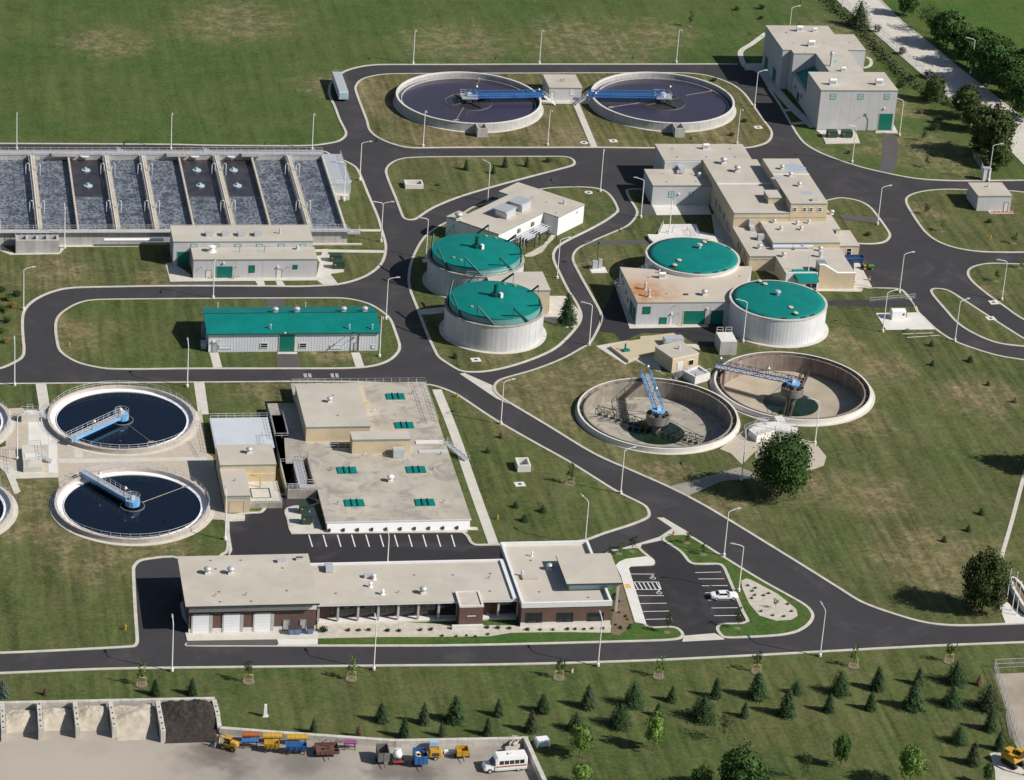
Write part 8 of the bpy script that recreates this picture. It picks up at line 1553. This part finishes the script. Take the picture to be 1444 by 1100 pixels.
# excavator lower right
c = at(1428, 1078); T = Thing('excavator', 'yellow excavator at the lower right corner on the concrete drive', 'excavator', c.x, c.y, .05, R(-60))
for y in (-1.0, 1.0): T.part('track', loft(MB(), [(-1.8, [(y-.25,.3),(y+.25,.3),(y+.25,.6),(y-.25,.6)]), (-1.4, [(y-.25,0),(y+.25,0),(y+.25,.9),(y-.25,.9)]), (1.4, [(y-.25,0),(y+.25,0),(y+.25,.9),(y-.25,.9)]), (1.8, [(y-.25,.3),(y+.25,.3),(y+.25,.6),(y-.25,.6)])]), M['black'], local=True)
T.part('house', loft(MB(), [(-2.0, ring(1.1,1.0,2.0)), (-1.6, ring(1.25,1.0,2.4)), (.8, ring(1.25,1.0,2.3)), (1.2, ring(1.1,1.0,1.7))]), M['yellow'], local=True); cb = T.part('cab', MB().box(.1,.2,1.8,1.5,1.15,3.0), M['glass'], local=True); T.part('cab_roof', MB().box(0,.1,3.0,1.6,1.25,3.15), M['yellow'], cb, local=True); T.part('engine_cover', MB().box(-1.6,-.9,2.4,-.3,.5,2.75), M['yellow'], local=True)
T.part('boom', MB().tube([(1.0,-.2,1.7),(2.4,-.2,4.0),(4.2,-.2,3.6)], .24, 6), M['yellow'], local=True); T.part('stick', MB().tube([(4.2,-.2,3.6),(4.9,-.2,1.3)], .18, 6), M['yellow'], local=True); T.part('bucket', loft(MB(), [(4.5, ring(.5,.5,1.2)), (5.4, ring(.5,.3,.9))]), M['iron'], local=True)
# service objects near control building
a = at(1203, 371); T = Thing('dumpster', 'dark blue long skip beside the buff building wall', 'dumpster', a.x, a.y+.6, .03, .05); T.part('body', MB().add([(-2.2,-.9,0),(2.2,-.9,0),(2.2,.9,0),(-2.2,.9,0),(-2.5,-1,1.4),(2.5,-1,1.4),(2.5,1,1.4),(-2.5,1,1.4)], [(0,1,5,4),(1,2,6,5),(2,3,7,6),(3,0,4,7)]).box(-2.4,-.95,.9,2.4,.95,1.0), mat('navy_paint', (.02,.05,.13), .5, .1, 1), local=True); T.part('rim', MB().box(-2.55,-1.08,1.3,2.55,-1.0,1.42).box(-2.55,1.0,1.3,2.55,1.08,1.42), M['blue'], local=True)
c = at(1204, 368); 
c = at(1223, 381); T = Thing('lawn_tractor', 'small green mowing tractor on the asphalt beside the buff building', 'tractor', c.x, c.y+.5, .03, .1); T.part('hood', loft(MB(), [(.2, ring(.4,.6,1.2)), (1.5, ring(.35,.6,1.1)), (1.7, ring(.25,.7,1.0))]), M['tractor'] if 'tractor' in M else mat('tractor_green', (.03,.16,.03), .5, .1, 1), local=True)
T.part('seat', MB().box(-.9,-.3,.9,-.3,.3,1.05).box(-1.0,-.3,1.05,-.85,.3,1.5), M['yellow'], local=True); T.part('chassis', MB().box(-1.2,-.5,.5,1.5,.5,.7), M['iron'], local=True); T.part('roll_bar', MB().tube([(-1.1,-.5,.7),(-1.1,-.5,2.0),(-1.1,.5,2.0),(-1.1,.5,.7)], .05, 5), M['iron'], local=True)
for x, r in ((-.8,.5),(1.1,.32)):
    for y in (-.65, .65): wheel(T, x, y, r, .28, 'yellow')
c = at(1225.6, 396); T = Thing('traffic_drum', 'bright orange drum at the corner of the asphalt by the buff building', 'traffic drum', c.x, c.y, .03); T.part('drum', MB().lathe(0, 0, [(.35,0),(.35,.1),(.26,.12),(.22,1.1),(0,1.12)], 14), M['orange'], local=True); T.part('band', MB().lathe(0, 0, [(.262,.4),(.255,.6)], 14), M['white'], local=True)
c = at(1201.5, 372); 
for i, (x, y) in enumerate(((880,585),(912,585),(978,582))):
    c = at(180+x/3.8, 740+y/3.8+2); T = Thing('wheeled_bin', ('left','middle','right')[i]+' of three dark blue wheeled bins at the brown garage wall', 'bin', c.x, c.y+.3, .15, 0, 'dark blue wheeled bins'); T.part('body', MB().add([(-.5,-.4,.1),(.5,-.4,.1),(.5,.4,.1),(-.5,.4,.1),(-.65,-.6,1.3),(.65,-.6,1.3),(.65,.5,1.3),(-.65,.5,1.3)], [(0,3,2,1),(4,5,6,7),(0,1,5,4),(1,2,6,5),(2,3,7,6),(3,0,4,7)]), M['navy'] if 'navy' in M else M['blue_s'], local=True); T.part('lid', MB().add([(-.7,-.65,1.3),(.7,-.65,1.3),(.7,.55,1.45),(-.7,.55,1.45)], [(0,1,2,3)]), M['iron'], local=True); T.part('wheel', MB().tube([(-.5,.45,.15),(.5,.45,.15)], .15, 8), M['black'], local=True)
# clarifier side boxes on the tan paving (upper and lower sludge boxes with rails)
ZP = lambda x, y: (x/5, 540+y/5)
for p, ty, bk, lab in (((ZP(152,290), ZP(275,275)), 540+195/5, ZP(145,165), 'upper concrete valve box with rails between the left clarifiers'), ((ZP(165,635), ZP(300,635)), 540+595/5, ZP(165,440), 'lower concrete valve box with rails and stair between the left clarifiers')):
    x0, x1, y0, y1, h = bxp(p[0], p[1], ty, bk); h = min(max(h, 1.2), 2.0); T = Thing('valve_box', lab, 'concrete box', (x0+x1)/2, y0, 0, 0, 'valve boxes on the tan paving')
    T.part('wall', MB().box(x0, y0, 0, x1, y1, h), M['conc']); T.part('cover', MB().box(x0+.4, (y0+y1)/2-.6, h, x1-.3, (y0+y1)/2+1.2, h+.1), M['conc_w']); railing(T, [(x0,y1,h),(x1,y1,h),(x1,y0+(y1-y0)*.3,h)], sp=1.4); railing(T, [(x0+1.2,y0+.2,h),(x0+1.2,y0+2.4,h),(x1-1.2,y0+2.4,h)], sp=1.2); stairs(T, (x1, y0+(y1-y0)*.5, h), (x1+2., y0+(y1-y0)*.45, .2), 1.2, 6)
    railing(T, [(x0-2.6,y0,.1),(x0-2.6,y1,.1),(x0-1.2,y1,.1)], sp=1.5)
for q in (zz(0,520,4.23,[(1150,445),(1165,450),(1200,535)]),): 
    l = [(*at(*a).xy, .15) for a in q]; T = Thing('guard_rail', 'short steel guard rail on tan paving beside the pale chamber slab', 'railing', l[0][0], l[0][1]); railing(T, [l[0], l[2]], sp=1.4)
print('things', len([o for o in bpy.data.objects if o.parent is None]))
